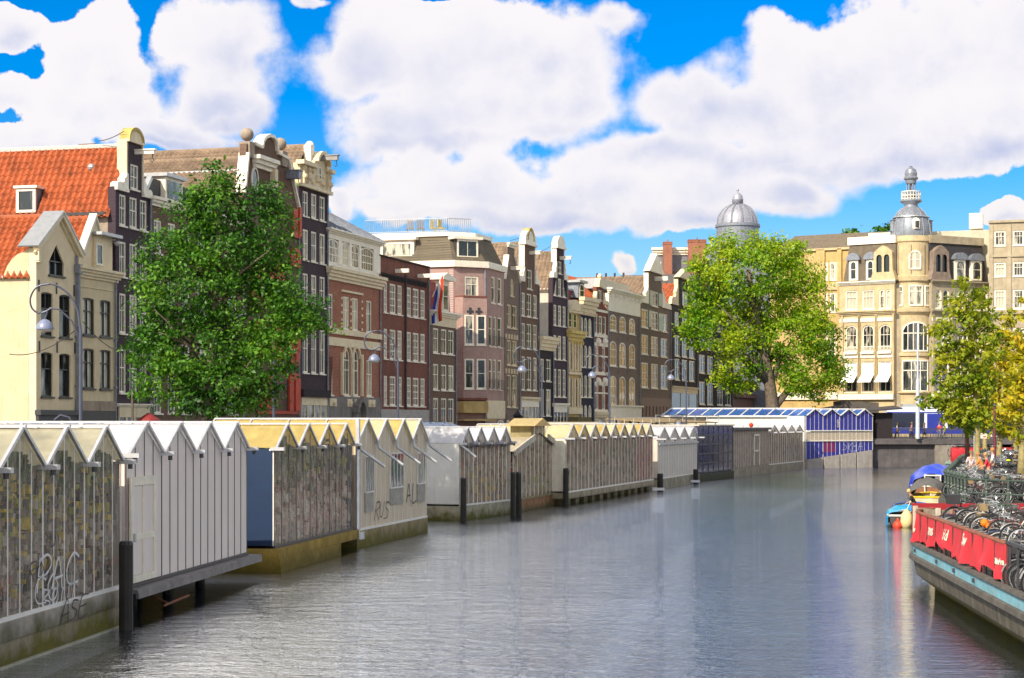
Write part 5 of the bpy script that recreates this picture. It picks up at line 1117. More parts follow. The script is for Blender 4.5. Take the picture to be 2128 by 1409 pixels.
def mossy(name, col, moss, z0=.1, z1=.8):
    """base plates: growth creeps up from the water line with a ragged edge"""
    if name in MATS: return MATS[name]
    m = M(name, col, .9, .35, 1.6, streak=.55, scol=[c * .3 for c in col]); nt = m.node_tree; N = nt.nodes; L = nt.links; p = N['Principled BSDF']; src = p.inputs['Base Color'].links[0].from_socket
    tc = N.new('ShaderNodeTexCoord'); sp = N.new('ShaderNodeSeparateXYZ'); L.new(tc.outputs['Object'], sp.inputs[0]); n = N.new('ShaderNodeTexNoise'); L.new(tc.outputs['Object'], n.inputs['Vector']); n.inputs['Scale'].default_value = 1.1; n.inputs['Detail'].default_value = 8; n.inputs['Roughness'].default_value = .7
    q = N.new('ShaderNodeMath'); q.operation = 'MULTIPLY_ADD'; L.new(n.outputs['Fac'], q.inputs[0]); q.inputs[1].default_value = -1.6; L.new(sp.outputs[2], q.inputs[2])
    r = N.new('ShaderNodeMapRange'); L.new(q.outputs[0], r.inputs[0]); r.inputs[1].default_value = z0 - .8; r.inputs[2].default_value = z1 - .8; r.inputs[3].default_value = 1; r.inputs[4].default_value = 0
    n2 = N.new('ShaderNodeMix'); n2.data_type = 'RGBA'; L.new(n.outputs['Fac'], n2.inputs[0]); n2.inputs[6].default_value = (.012, .012, .008, 1); n2.inputs[7].default_value = (*moss, 1)
    mx = N.new('ShaderNodeMix'); mx.data_type = 'RGBA'; L.new(r.outputs[0], mx.inputs[0]); L.new(src, mx.inputs[6]); L.new(n2.outputs[2], mx.inputs[7]); L.new(mx.outputs[2], p.inputs['Base Color']); return m
def wavy(L, n, ze, zr, x):
    t = (x / L * n) % 1.0; return ze + (zr - ze) * (1 - abs(2 * t - 1))
class Glass:
    def __init__(s, name, label, A, B, n, zf, ze, zr, depth=6.5, panes=4, wall=None, bar=None, roofs=None, end=None, zig=None, spout=.32, bw=.045, rafter=None, group='floating market glasshouses', z0=None, rear=True, roof_over=.0):
        A, B = Vector(A), Vector(B); d = B - A; L = d.length; s.L = L; s.A = A; s.d = d / L; s.n = n; s.zf, s.ze, s.zr = zf, ze, zr; s.w = L
        s.gz = 0; s.B = B; s.back = Vector((-s.d.y, s.d.x))
        s.root = thing(name, label, 'glasshouse', (A.x, A.y, 0), math.atan2(d.y, d.x), group)
        zz = [(L * i / (2 * n), ze if i % 2 == 0 else zr) for i in range(2 * n + 1)]
        m = MB(); m.face([(p[0], 0, p[1]) for p in [(0, zf), (L, zf)] + zz[::-1]]); m.build('front_wall', wall, s.root)
        m = MB(); np_ = n * panes
        for i in range(np_ + 1):
            x = L * i / np_; z = wavy(L, n, ze, zr, min(x, L - 1e-6)) if i < np_ else ze
            w = bw * (1.6 if i % panes == 0 else 1); m.box(max(0, x - w / 2), min(L, x + w / 2), -.014, -.002, zf, z - .02)
        m.box(-.02, L + .02, -.05, .02, zf - .09, zf); m.build('glazing_bars', bar or WBAR, s.root)
        rf = rafter or ALU; roofs = roofs if isinstance(roofs, (list, tuple)) else [roofs]
        for g in range(n):
            x0, x1 = L * g / n, L * (g + 1) / n; xc = (x0 + x1) / 2; m = MB(); o = .06
            for xa in (x0 + .01, x1 - .01):
                p = [(xa, -.05, ze + .03), (xc, -.05, zr + .03), (xc, depth, zr + .03), (xa, depth, ze + .03)]; m.face(p if xa < xc else p[::-1])
            k = MB()
            for xa in (x0 + .05, x1 - .05):
                k.bar((xa, -.08, ze + .03), (xc, -.08, zr + .07), .07, .08)
                for j in range(1, round(depth / 1.6) + 1): y = depth * j / round(depth / 1.6); k.bar((xa, y, ze + .06), (xc, y, zr + .07), .06, .05)
            k.bar((xc, -.15, zr + .08), (xc, depth, zr + .08), .10, .06)
            b = m.build('roof_bay', roofs[g % len(roofs)], s.root); k.build('rafter', rf, b)
        if spout:
            for g in range(n + 1):
                x = L * g / n; m = MB(); m.box(x - .09, x + .09, -spout - .05, .1, ze - .06, ze + .05); q = m.build('gutter_end', ALU, s.root); m = MB(); m.lathe([(.06, ze - .18), (.06, ze - .061)], 8, (x, -spout + .08)); m.build('outlet', DMETAL, q)
        e = MB(); e.face([(0.0, depth, zf), (0.0, .031, zf), (0.0, .031, ze), (0, depth, ze)]); e.build('end_wall', end or INT, s.root); e = MB(); e.face([(L, .031, zf), (L, depth, zf), (L, depth, ze), (L, .031, ze)]); e.build('end_wall', end or INT, s.root)
        if rear: e = MB(); e.prism([(.01, zf), (L - .01, zf)] + [(min(max(a, .01), L - .01), b) for a, b in zz[::-1]], depth - .1, depth - .05); e.face([(0.01, .04, zf + .01), (L - .01, .04, zf + .01), (L - .01, depth - .1, zf + .01), (0.01, depth - .1, zf + .01)]); e.build('rear_wall', INT, s.root)
    def world(s, x, y, z=0): p = s.A + s.d * x + s.back * y; return Vector((p.x, p.y, z))
    def x(s, px):
        return cut(px, s.A, s.B) * s.L
    def xz(s, px, py):
        t = cut(px, s.A, s.B); Y = s.A.y + (s.B.y - s.A.y) * t; return t * s.L, H + (CY - py) * Y / F
    def base(s, mat, z0=-.6, z1=None, depth=6.5, out=.05, name='pontoon'):
        m = MB(); m.box(-.03, s.L + .03, -out, depth, z0, (z1 or s.zf) - .092); return m.build(name, mat, s.root)
    def goods(s, label, pal, n, zlo=None, zhi=None, seed=1, size=(.10, .45), ymax=.55):
        """jumble of merchandise and posters seen through the glass"""
        r = random.Random(seed); cols = {}
        mats = [c for c in pal]; m = MB(); zlo = zlo or s.zf + .05; zhi = zhi or s.ze
        for i in range(n):
            x = r.uniform(.15, s.L - .15); z = r.uniform(zlo, zhi + .35 * (s.zr - s.ze)) ; t = (z - zlo) / (zhi - zlo)
            a, b = r.uniform(*size), r.uniform(*size) * 1.2; y = r.uniform(.06, ymax); k = int(min(len(mats) - 1, max(0, r.gauss(t * len(mats), 1.6))))
            top = wavy(s.L, s.n, s.ze, s.zr, min(max(x, .01), s.L - .01)) - .08
            x0, x1 = max(.05, x - a / 2), min(s.L - .05, x + a / 2); z0, z1 = max(zlo, z - b / 2), min(z + b / 2, top)
            if z1 - z0 < .04 or x1 - x0 < .04: continue
            m.box(x0, x1, y, y + r.uniform(.05, .3), z0, z1, k)
        for zz in [zlo + (zhi - zlo) * q for q in (0.02, .27, .5, .73)]: m.box(.1, s.L - .1, .5, .9, zz, zz + .04, 0)
        o = m.build('shop_goods', mats, None); o.location = s.root.location; o.rotation_euler = s.root.rotation_euler; tag(o, label, 'goods', None, 'stuff'); return o
LET = {'P': [[(0, 0), (.05, 1)], [(.0, .9), (.4, 1.05), (.62, .78), (.4, .5), (.05, .45)]], 'A': [[(0, 0), (.3, 1.1), (.62, -.05)], [(.05, .35), (.6, .42)]], 'C': [[(.6, .85), (.3, 1), (0, .6), (.1, .1), (.6, .05)]], 'B': [[(0, 0), (.04, 1)], [(0, .98), (.5, .85), (.1, .52), (.6, .3), (.3, 0), (0, .02)]], 'O': [[(.3, 1), (0, .6), (.15, .05), (.5, .1), (.6, .6), (.3, 1)]], 'N': [[(0, -.05), (.08, 1), (.5, .05), (.6, 1.1)]], 'T': [[(-.05, .9), (.65, 1.05)], [(.3, .98), (.26, -.1)]], 'R': [[(0, -.1), (.05, 1)], [(0, .95), (.45, 1), (.55, .7), (.08, .5)], [(.1, .5), (.65, -.08)]], 'U': [[(0, 1), (.03, .3), (.25, 0), (.5, .2), (.58, 1.05)]], 'S': [[(.6, .92), (.2, 1), (.08, .7), (.55, .42), (.45, .05), (-.05, .0)]], 'E': [[(.6, 1), (.05, .95), (0, .0), (.62, .05)], [(.02, .5), (.5, .55)]], 'L': [[(.05, 1.1), (0, .0), (.6, .08)]], 'K': [[(0, 0), (.05, 1)], [(.6, 1), (.08, .5), (.65, -.1)]]}
def spray(word, size, cx, cz, y, parent, mat, shear=0.0, sx=1.0, wd=.055):
    r = random.Random(word); m = MB(); n = len(word); W = .80 * n * size * sx
    for i, ch in enumerate(word):
        k = size * r.uniform(.85, 1.15); dz = r.uniform(-.12, .12) * size
        for st in LET[ch]:
            P = [Vector((cx - W / 2 + .80 * i * size * sx + (p[0] + shear * p[1]) * k * sx, y, cz + dz + (p[1] - .5) * k)) for p in st]; q = []
            for j in range(len(P) - 1):
                a, b, c, d = P[max(0, j - 1)], P[j], P[j + 1], P[min(len(P) - 1, j + 2)]
                for t in (0, .25, .5, .75): q.append(.5 * (2 * b + (c - a) * t + (2 * a - 5 * b + 4 * c - d) * t * t + (3 * b - a - 3 * c + d) * t ** 3))
            q.append(P[-1])
            for j in range(len(q) - 1):
                w = size * wd * (1.1 - .5 * j / len(q)); m.bar(q[j], q[j + 1] + (q[j + 1] - q[j]) * .12, .003, w * 1.6, up=(0, 0, 1)) if abs((q[j + 1] - q[j]).z) < .3 * (q[j + 1] - q[j]).length else m.bar(q[j], q[j + 1], w * sx, .003, up=(0, 1, 0))
    return m.build('graffiti', mat, parent)
def cm(name, *c, **k): return M(name, c, k.get('r', .7), .35, 6)
def build_glasshouses():
    P = {k: cm('goods ' + k, *v) for k, v in dict(brown=(.24, .16, .10), dark=(.08, .065, .055), grey=(.44, .38, .33), pale=(.68, .58, .46), yellow=(.80, .58, .05), lime=(.42, .44, .06), rust=(.36, .10, .04), pink=(.74, .50, .44), white=(.85, .79, .70), green=(.08, .14, .03), red=(.45, .05, .05), mauve=(.30, .20, .26)).items()}
    G1 = glassmat('dusty glass', (.46, .40, .34), .74); G3 = glassmat('streaked glass', (.62, .52, .44), .72); G7 = glassmat('grimy glass', (.62, .48, .34), .66)
    OLDR = roofglass('weathered glass roof', (.54, .50, .36), .3, .35, .35, (.26, .28, .30)); WHR = roofglass('white glass roof', (.78, .77, .80), .14, .3, .06, (.55, .60, .75), .3); YEL = roofglass('yellow painted glass roof', (.66, .50, .17), .35, .35, .28, (.46, .32, .10)); CRM = roofglass('cream glass roof', (.76, .68, .42), .35, .35, .15, (.6, .5, .25))
    # 1 nearest: dirty glass full of postcards and bags
    g = Glass('glasshouse', 'nearest market glasshouse, dirty glass front full of yellow and brown goods with white graffiti', (-10.98, 31.0), (-9.62, 44.25), 5, 1.02, 4.04, 4.84, 6.5, 4, G1, WBAR, OLDR)
    g.goods('jumble of yellow and brown souvenirs behind the nearest dirty glass front', [P['grey'], P['dark'], P['rust'], P['grey'], P['yellow'], P['brown'], P['pale'], P['brown'], P['grey'], P['yellow'], P['brown'], P['lime'], P['dark'], P['yellow'], P['brown'], P['green']], 2700, seed=3, size=(.05, .21), ymax=.4)
    SK = mossy('skirting board', (.46, .41, .36), (.14, .13, .02), .35, .95); m = MB(); m.box(-.02, g.L + .02, -.07, 6, .52, .925); 
    for k in range(14): m.box(-.02, g.L + .02, -.082, -.068, .54 + k * .028, .552 + k * .028)
    m.build('skirt_board', SK, g.root); g.base(mossy('pontoon concrete', (.40, .34, .26), (.20, .18, .015), .15, .75), -.6, .60, 6, .03)
    m = MB(); m.box(-.03, g.L + .03, -.12, 6, -.05, .035); m.build('waterline_ledge', M('pale ledge', (.40, .38, .30), .6, .3), g.root)
    GW = M('graffiti white', (.75, .74, .76), .6, .1); GB = M('graffiti black', (.03, .025, .03), .6, .1)
    for s_, px, py, sz, mt, sh in (('PAC', 121, 1186, .66, GW, .1), ('BONT', 124, 1238, .42, GW, .15), ('ASE', 146, 1264, .44, GB, .25), ('RON', 82, 1184, .36, GB, .3), ('CO', 98, 1222, .55, GW, .0), ('U', 110, 1120, .35, GB, .2)):
        x, z = g.xz(px, py); spray(s_, sz, x, z, -.088 if mt is GB and py > 1250 else -.020, g.root, mt, sh, sx=1.7)
    # 2 lavender white panels with a door
    LAV = M('white wall panel', (.80, .70, .66), .35, .05, .7, spec=.5, streak=.28, scol=(.54, .46, .44), sscale=(2.2, 2.2, .1))
    g = Glass('glasshouse', 'clean pale lavender panelled glasshouse with door and dark joints, second from the left', (-9.66, 45.0), (-8.36, 56.7), 4, .92, 4.18, 4.93, 6.5, 4, LAV, DBAR, WHR, LAV, bw=.03, rafter=ALU)
    m = MB(); x1 = .16; x2 = 2.25; zt = 3.62
    for a, b, c, d in ((.14, .34, .95, zt), (2.0, 2.2, .95, zt), (.341, 1.999, zt - .22, zt), (.341, 1.999, .95, 1.13), (.341, 1.999, 2.02, 2.16), (1.1, 1.2, 1.131, 2.019), (1.1, 1.2, 2.161, zt - .221)): m.box(a, b, -.10, -.042, c, d)
    d = m.build('door', WHITE, g.root); m = MB(); m.box(.342, 1.998, -.07, -.043, 1.14, zt - .23); m.build('door_panel', LAV, d); m = MB(); m.box(.30, .42, -.14, -.101, 1.98, 2.2); m.build('handle', METAL, d)
    m = MB(); m.box(-.1, g.L + .5, -.35, 6, .72, .82); m.box(-.1, g.L + .5, -.37, -.30, .60, .74); m.build('floor_ledge', M('wet planks', (.22, .20, .20), .6, .4, 2), g.root)
    m = MB()
    for i in range(4):
        for y in (1.2, 3.2): m.tube([(.8 + i * 3.3, y, -1), (.8 + i * 3.3, y, .72)], .16, 8)
    m.build('pile', M('black timber', (.025, .022, .02), .7, .3), g.root); m = MB(); m.box(-.1, g.L + .4, 5.2, 5.4, -1, .72); m.build('rear_skirt', M('black timber', (.025, .022, .02)), g.root)
    m = MB(); m.tube([(2.2, -.3, .2), (4.6, -.25, .24)], .035, 6); m.tube([(2.6, -.3, .22), (2.6, .8, .7)], .03, 5); m.build('mooring_rod', M('rusty iron', (.22, .08, .04), .8, .3), g.root)
    # 3 blue end wall, yellow roof, plants and a tree reflection painted as boxes behind streaked glass
    BLUE = M('blue panel', (.007, .026, .075), .5, .15, 2)
    g = Glass('glasshouse', 'glasshouse with blue end wall, golden roof and pinkish streaked glass front', (-7.98, 60.3), (-6.28, 71.1), 4, .86, 4.12, 4.88, 6.5, 3, G3, DBAR, YEL, BLUE, bw=.04, rafter=ALU)
    g.goods('pale plants and boxes coloured like reflected trees behind streaked glass beside the blue end wall', [P['grey'], P['white'], P['pink'], P['pale'], P['pink'], P['white'], P['rust'], P['pale'], P['brown'], P['pink'], P['green'], P['dark'], P['green'], P['lime'], P['dark'], P['green']], 1500, seed=8, size=(.06, .30), ymax=.4)
    BEAM = mossy('mossy timber beam', (.40, .27, .06), (.24, .17, .012)); m = MB(); m.box(-.15, g.L + .1, -.22, 6, .42, .765); m.box(-.2, g.L * .72, -.30, 6, -.4, .44); m.build('float_beam', BEAM, g.root)
    m = MB(); m.box(-.01, .05, .0, .16, .86, 4.12); m.build('corner_post', WBAR, g.root)
    m = MB(); m.box(-.035, -.005, .05, 6.4, .86, 4.05); m.build('blue_end_panel', BLUE, g.root)
    # 4 cream panels with windows, long grey spouts
    TAN = M('tan wall panel', (.66, .53, .38), .5, .10, .8, streak=.6, scol=(.36, .27, .18), sscale=(2.0, 2.0, .15))
    g = Glass('glasshouse', 'cream panelled glasshouse with golden roof, dark windows, long grey spouts and black graffiti tag', (-6.2, 71.6), (-3.9, 82.1), 4, .76, 4.23, 5.08, 6.5, 4, TAN, WBAR, [YEL, CRM], TAN, spout=0, bw=.05)
    for pxa, pxb, pya, pyb, low in ((757, 774, 950, 1022, 1065), (809, 836, 944, 1013, 1050), (866, 881, 943, 1004, 1044)):
        xa, z1 = g.xz(pxa, pya); xb, _ = g.xz(pxb, pya); _, z0 = g.xz(pxa, pyb); _, zl = g.xz(pxa, low); m = MB()
        for k in range(5): xx = xa + (xb - xa) * k / 4; m.box(xx - .03, xx + .03, -.075, -.005, z0, z1)
        m.box(xa, xb, -.08, -.004, z0 - .06, z0); m.box(xa, xb, -.08, -.004, z1, z1 + .06); w = m.build('window', WBAR, g.root); m = MB(); m.box(xa + .01, xb - .01, -.055, -.003, z0, z1); m.build('pane', PANE, w)
        m = MB(); m.box(xa, xb, -.055, -.003, zl, z0 - .062); m.build('lower_panel', M('grey streaked panel', (.36, .34, .30), .6, .3, 2, streak=.5, sscale=(2, 2, 2)), g.root)
    for k in range(5):
        x = g.L * k / 4; m = MB(); m.tube([(x, .05, 4.18), (x, -.12, 4.14), (x, -.16, 3.95), (x + .1, -1.15, 3.25)], .065, 8); m.box(x - .1, x + .1, -.16, .0, 4.12, 4.24); m.build('rain_spout', METAL, g.root)
    for s_, px, py, sz, sh in (('RUS', 792, 1059, .60, .3), ('AL', 856, 1025, .85, .1), ('C', 855, 1046, .3, 0), ('SB', 863, 910, .34, 0)):
        x, z = g.xz(px, py); spray(s_, sz, x, z, -.02 if s_ != 'C' else -.02, g.root, GB, sh, sx=1.4)
    g.base(mossy('stone pontoon', (.36, .29, .17), (.22, .18, .02), .1, .7), -.6); m = MB(); m.box(.25, .8, -.10, -.055, .32, .62); m.build('notice_plate', M('notice', (.7, .7, .72), .5), g.root)
    m = MB(); m.tube([(-.25, -.15, .4), (-.25, -.15, 5.15)], .10, 8); m.build('downpipe', ALU, g.root)
    # 5 white end wall
    WH2 = M('white metal wall', (.74, .73, .70), .5, .08, 1.2, streak=.25, scol=(.45, .42, .38))
    g = Glass('glasshouse', 'glasshouse with big plain white end wall and mottled brown glass front', (-2.66, 91.7), (-.1, 98.2), 4, .82, 3.92, 4.68, 5.5, 3, G7, WBAR, WHR, WH2, bw=.06)
    g.goods('brown and yellow goods behind mottled glass beside the plain white end wall', [P['grey'], P['mauve'], P['yellow'], P['pale'], P['brown'], P['grey'], P['rust'], P['brown'], P['pale'], P['rust'], P['brown'], P['mauve']], 700, seed=5, size=(.08, .36))
    m = MB(); m.box(-.035, -.004, .02, 5.4, .82, 3.92); m.build('white_end_panel', WH2, g.root); g.base(mossy('pale pontoon', (.42, .38, .28), (.16, .15, .02), .05, .5), -.6, depth=5.5); m = MB(); m.box(-.02, g.L, -.25, -.052, 3.78, 3.86); m.build('gutter', DMETAL, g.root)
    for x in (.06,): m = MB(); m.tube([(x, .02, 3.9), (x - .3, -1.0, 3.25)], .07, 8); m.build('rain_spout', METAL, g.root)
    # 6 broad gable with small tower
    A6, B6 = Vector((.05, 99.2)), Vector((3.0, 110.6)); d = B6 - A6; L = d.length
    t = thing('gabled_pavilion', 'weathered wooden market pavilion with one broad gable and a small mossy turret', 'pavilion', (A6.x, A6.y, 0), math.atan2(d.y, d.x), 'floating market glasshouses')
    o = [(0, .78), (L, .78), (L, 3.35), (L * .66, 4.15), (L * .66, 4.85), (L * .52, 5.15), (L * .38, 4.85), (L * .38, 4.15), (0, 3.35)]
    m = MB(); m.face([(p[0], 0, p[1]) for p in o]); m.build('front_wall', G7, t); m = MB()
    for i in range(13):
        x = L * i / 12; zz = 3.35 + .8 * min(x, L - x) / (L * .38) if not .38 < i / 12 < .66 else 4.9; m.box(x - .04, x + .04, -.016, -.002, .78, min(zz, 4.95))
    m.build('glazing_bars', WBAR, t); m = MB()
    for a, b in (((-.1, 3.35), (L * .38, 4.15)), ((L + .1, 3.35), (L * .66, 4.15))): m.bar((a[0], -.15, a[1]), (b[0], -.15, b[1]), .1, .34)
    m.build('verge_board', M('weathered white board', (.55, .50, .42), .8, .35, 3, streak=.5), t)
    m = MB()
    for xa, xb in ((-.1, L * .5), (L + .1, L * .5)): p = [(xa, -.1, 3.4), (xb, -.1, 4.4), (xb, 6, 4.4), (xa, 6, 3.4)]; m.face(p if xa < xb else p[::-1])
    m.build('roof', M('felt roof', (.42, .36, .26), .8, .2, 1), t); W6 = M('mossy planks', (.30, .25, .13), .85, .4, 2, streak=.6, scol=(.10, .10, .02))
    m = MB(); m.box(L * .38, L * .66, .06, 1.3, 3.9, 4.85); k = m.build('turret', W6, t); m = MB(); m.prism([(L * .34, 4.8), (L * .70, 4.8), (L * .52, 5.25)], -.25, 1.5); m.build('turret_roof', YEL, t)
    m = MB(); m.box(-.03, L + .03, .06, 6, -.6, .70); m.box(-.03, L + .03, -.05, .07, -.6, .70); m.build('pontoon', mossy('rusty pontoon', (.34, .17, .09), (.12, .11, .02), 0, .45), t); m = MB(); m.box(-.03, L + .03, -.1, .0, .66, .78); m.build('sill', W6, t); m = MB(); m.box(.02, L - .02, 1.4, 5.9, .78, 3.3); m.build('rear_wall', INT, t)
    g6 = Glass.__new__(Glass); g6.L = L; g6.n = 1; g6.zf, g6.ze, g6.zr = .8, 3.3, 4.1; g6.root = t; g6.goods('pale and green plants behind the grimy front of the turreted pavilion', [P['pale'], P['white'], P['green'], P['grey'], P['lime'], P['mauve'], P['brown'], P['pale'], P['rust'], P['brown']], 900, seed=6, size=(.08, .36))
    # 7 long row of yellow and cream gables
    g = Glass('glasshouse', 'long row of alternating yellow and cream gables over grimy glass front', (3.25, 108.0), (10.35, 132.2), 9, .86, 4.04, 4.83, 6, 3, G7, WBAR, [CRM, YEL], WHITE, bw=.07, spout=.5)
    g.goods('blurred brown, red and green goods behind the long yellow gabled front', [P['grey'], P['pale'], P['mauve'], P['green'], P['brown'], P['pale'], P['grey'], P['brown'], P['green'], P['dark'], P['brown'], P['rust'], P['brown']], 2200, seed=11, size=(.10, .40))
    # the far bays hold red stock, as seen through the last panes
    m = MB(); r = random.Random(4)
    for i in range(140): x = r.uniform(g.L * .8, g.L - .3); z = r.uniform(1.1, 3.9); m.box(x - .2, x + .2, .05, .3, z - .2, z + .12)
    o = m.build('stacked_crates', P['red'], None); o.location = g.root.location; o.rotation_euler = g.root.rotation_euler; tag(o, 'dark red crates piled behind the glass at the far end of the yellow gabled row', 'crates', None, 'stuff')
    m = MB(); m.box(-.03, g.L + .03, -.12, 5.5, .40, .768); m.build('deck_beam', mossy('pale deck beam', (.40, .34, .24), (.14, .12, .03), .0, .6), g.root); m = MB()
    for i in range(12): m.box(.6 + i * g.L / 12, 1.5 + i * g.L / 12, .1, 5.4, -.6, .40)
    m.build('float', mossy('pale deck beam', (.4, .34, .24), (.14, .12, .03)), g.root)
    # 8 small white zigzag
    PKW = M('pale pink panel', (.60, .53, .47), .55, .1, 1, streak=.25); g = Glass('glasshouse', 'short pale pink panelled glasshouse under four bright white gables', (10.9, 134.6), (15.5, 150.8), 4, .82, 3.76, 4.57, 6, 4, PKW, WBAR, WHR, PKW, bw=.10, spout=.6); g.base(CONC, -.6, depth=6, out=.2); m = MB(); m.box(.1, g.L, -.16, -.05, 3.3, 3.42); m.build('gutter', METAL, g.root)
    # 9 dark blue glass box
    t = thing('glass_block_kiosk', 'flat roofed kiosk of dark blue glass squares in a black grid', 'kiosk', (15.7, 152.0, 0), math.atan2(11.0, 4.3), 'floating market glasshouses'); L = 11.8
    m = MB(); m.box(0, L, 0, 6, .75, 4.7); m.build('wall', M('blue glass block', (.055, .06, .13), .12, .9, 1.3, spec=.8, streak=.5, scol=(.34, .34, .48), sscale=(2.5, 2.5, .8)), t); m = MB()
    for i in range(8): x = L * i / 7; m.box(x - .07, x + .07, -.03, -.003, .75, 4.7)
    for j in range(6): z = .75 + 3.95 * j / 5; m.box(0, L, -.035, -.004, z - .06, z + .06)
    m.build('grid_frame', M('blue black frame', (.02, .02, .045), .5), t); m = MB(); m.box(-.05, L + .05, -.1, 6, -.6, .65); m.build('pontoon', mossy('dark pontoon', (.08, .075, .06), (.06, .06, .02)), t); m = MB(); m.box(-.1, L + .2, -.15, 6.2, 4.7, 4.82); m.build('roof', M('pale roof', (.55, .50, .44), .7), t)
    # 10 striped front with door, flat roof then four white gables
    g = Glass('glasshouse', 'striped brown and white front with small door, red lantern and four small white gables', (25.6, 179.2), (31.6, 195.6), 4, .86, 4.0, 4.68, 6, 4, G7, WBAR, WHR, PKW, bw=.12, spout=.8)
    g.goods('dark goods behind the striped glass below four small white gables', [P['grey'], P['brown'], P['dark'], P['brown'], P['dark'], P['brown']], 420, seed=21, size=(.15, .6)); g.base(CONC, -.6, depth=6)
    A, B = Vector((19.9, 163.6)), Vector((25.5, 178.9)); d = B - A; L = d.length; t = thing('market_shed', 'flat roofed striped shed with white framed door and brown stained boards', 'shed', (A.x, A.y, 0), math.atan2(d.y, d.x), 'floating market glasshouses')
    m = MB(); m.box(0, L, 0, 5.5, .86, 4.3); m.build('wall', M('stained boards', (.34, .25, .20), .8, .5, 1.5, streak=.8, scol=(.09, .06, .05), sscale=(2.5, 2.5, .25)), t); m = MB()
    for i in range(23): x = L * i / 22; m.box(x - .05, x + .05, -.015, -.003, .86, 4.2)
    m.build('cover_strip', M('pale strip', (.62, .56, .5), .6), t); x0 = L * .56; m = MB()
    for a, b, c, e in ((x0, x0 + .2, .9, 3.9), (x0 + 2.3, x0 + 2.5, .9, 3.9), (x0, x0 + 2.5, 3.7, 3.9), (x0, x0 + 2.5, 2.2, 2.35)): m.box(a, b, -.14, -.062, c, e)
    m.build('door_frame', WHITE, t); m = MB(); m.box(-.2, L + .2, -.3, 5.7, 4.3, 4.5); m.build('roof', DMETAL, t); m = MB(); m.box(0, L, -.05, 5.4, -.6, .85); m.build('pontoon', CONC, t)
    ln = thing('red_lantern', 'small round red lantern on the roof edge of the striped shed', 'lantern', gpt(1561, 177, 4.52)); m = MB(); m.lathe([(.04, 0), (.15, .04), (.23, .18), (.23, .28), (.15, .4), (.04, .44)], 12); m.build('shade', M('red lantern', (.75, .05, .015), .5), ln); m = MB(); m.lathe([(.05, .44), (.05, .49), (.01, .49)], 8); m.build('cap', DMETAL, ln)
    # low roofs and rails behind
    for i, (x0, y0, x1, y1, z0, z1, lab) in enumerate(((8.5, 150.5, 13.5, 166, 4.7, 4.95, 'long pale corrugated canopy behind the white gables'), (13.5, 170, 21.5, 188, 4.95, 5.4, 'brown slatted canopy behind the blue glass kiosk'))):
        a = Vector((x0, y0)); b = Vector((x1, y1)); d = b - a; t = thing('market_canopy', lab, 'canopy', (a.x, a.y, 0), math.atan2(d.y, d.x)); L = d.length; m = MB(); m.hexa([(0, 0, z0), (L, 0, z0), (L, 6, z1), (0, 6, z1), (0, 0, z0 + .1), (L, 0, z0 + .1), (L, 6, z1 + .1), (0, 6, z1 + .1)]); m.build('roof', M('canopy sheet %d' % i, ((.50, .44, .34), (.30, .22, .12))[i], .7, .25, 1), t); m = MB()
        for k in range(7): m.tube([(.2 + k * (L - .4) / 6, .2, GZ), (.2 + k * (L - .4) / 6, .2, z0)], .06, 6)
        m.build('post', METAL, t); m = MB(); m.bar((0, -.1, z0 + .75), (L, -.1, z0 + .75), .07)
        for k in range(6): m.bar((L * k / 5, -.1, z0 + .1), (L * k / 5, -.1, z0 + .75), .06)
        m.build('handrail', METAL, t)
    # 11 big blue hall
    A, B = Vector((32.1, 196.6)), Vector((40.35, 201.5)); NB = M('royal blue panel', (.030, .032, .30), .35, .12, 1, spec=.5); g = Glass('glasshouse', 'tall royal blue glasshouse with beige band at the far end of the row', A, B, 4, 2.2, 5.72, 6.42, 8, 4, NB, WBAR, None, None, bw=.07, spout=.2, rear=False) if False else None
    d = B - A; L = d.length; t = thing('glasshouse', 'tall royal blue glasshouse with beige band at the far end of the row', 'glasshouse', (A.x, A.y, 0), math.atan2(d.y, d.x), 'floating market glasshouses'); n = 4; ze, zr = 5.72, 6.42
    zz = [(L * i / 8, ze if i % 2 == 0 else zr) for i in range(9)]; zl0, zl1 = .95, 1.95
    m = MB(); m.prism([(0, 4.10), (L, 4.10)] + zz[::-1], 0, .05); m.prism([(0, zl0), (L, zl1), (L, 2.98), (0, 2.98)], 0, .05); m.build('front_wall', NB, t)
    m = MB(); m.box(.02, L - .02, -.02, .05, 2.982, 4.098); m.build('beige_band', M('beige panel', (.50, .42, .32), .6, .1), t); m = MB()
    for i in range(17):
        x = L * i / 16; w = .08 if i % 4 == 0 else .035; m.box(x - w / 2, x + w / 2, -.034, -.022, zl0 + (zl1 - zl0) * i / 16, wavy(L, 4, ze, zr, min(x, L - .001)) if i < 16 else ze)
    m.box(0, L, -.11, -.021, 2.93, 3.03); m.box(0, L, -.11, -.021, 4.05, 4.15); m.build('glazing_bars', WBAR, t)
    for i in range(4):
        m = MB(); x0, x1 = L * i / 4 + .12, L * (i + 1) / 4 - .12; m.prism([(x0, -.1), (x1, -.1), (x1, zl0 + (zl1 - zl0) * (x1 / L) - .02), (x0, zl0 + (zl1 - zl0) * (x0 / L) - .02)], -.15, .3); m.build('concrete_base', M('weathered concrete', (.42, .38, .35), .85, .2, 2, streak=.45), t)
    BR = roofglass('blue glass roof', (.045, .12, .42), .12, .1, .3, (.10, .30, .60), .6); BL = 11.0
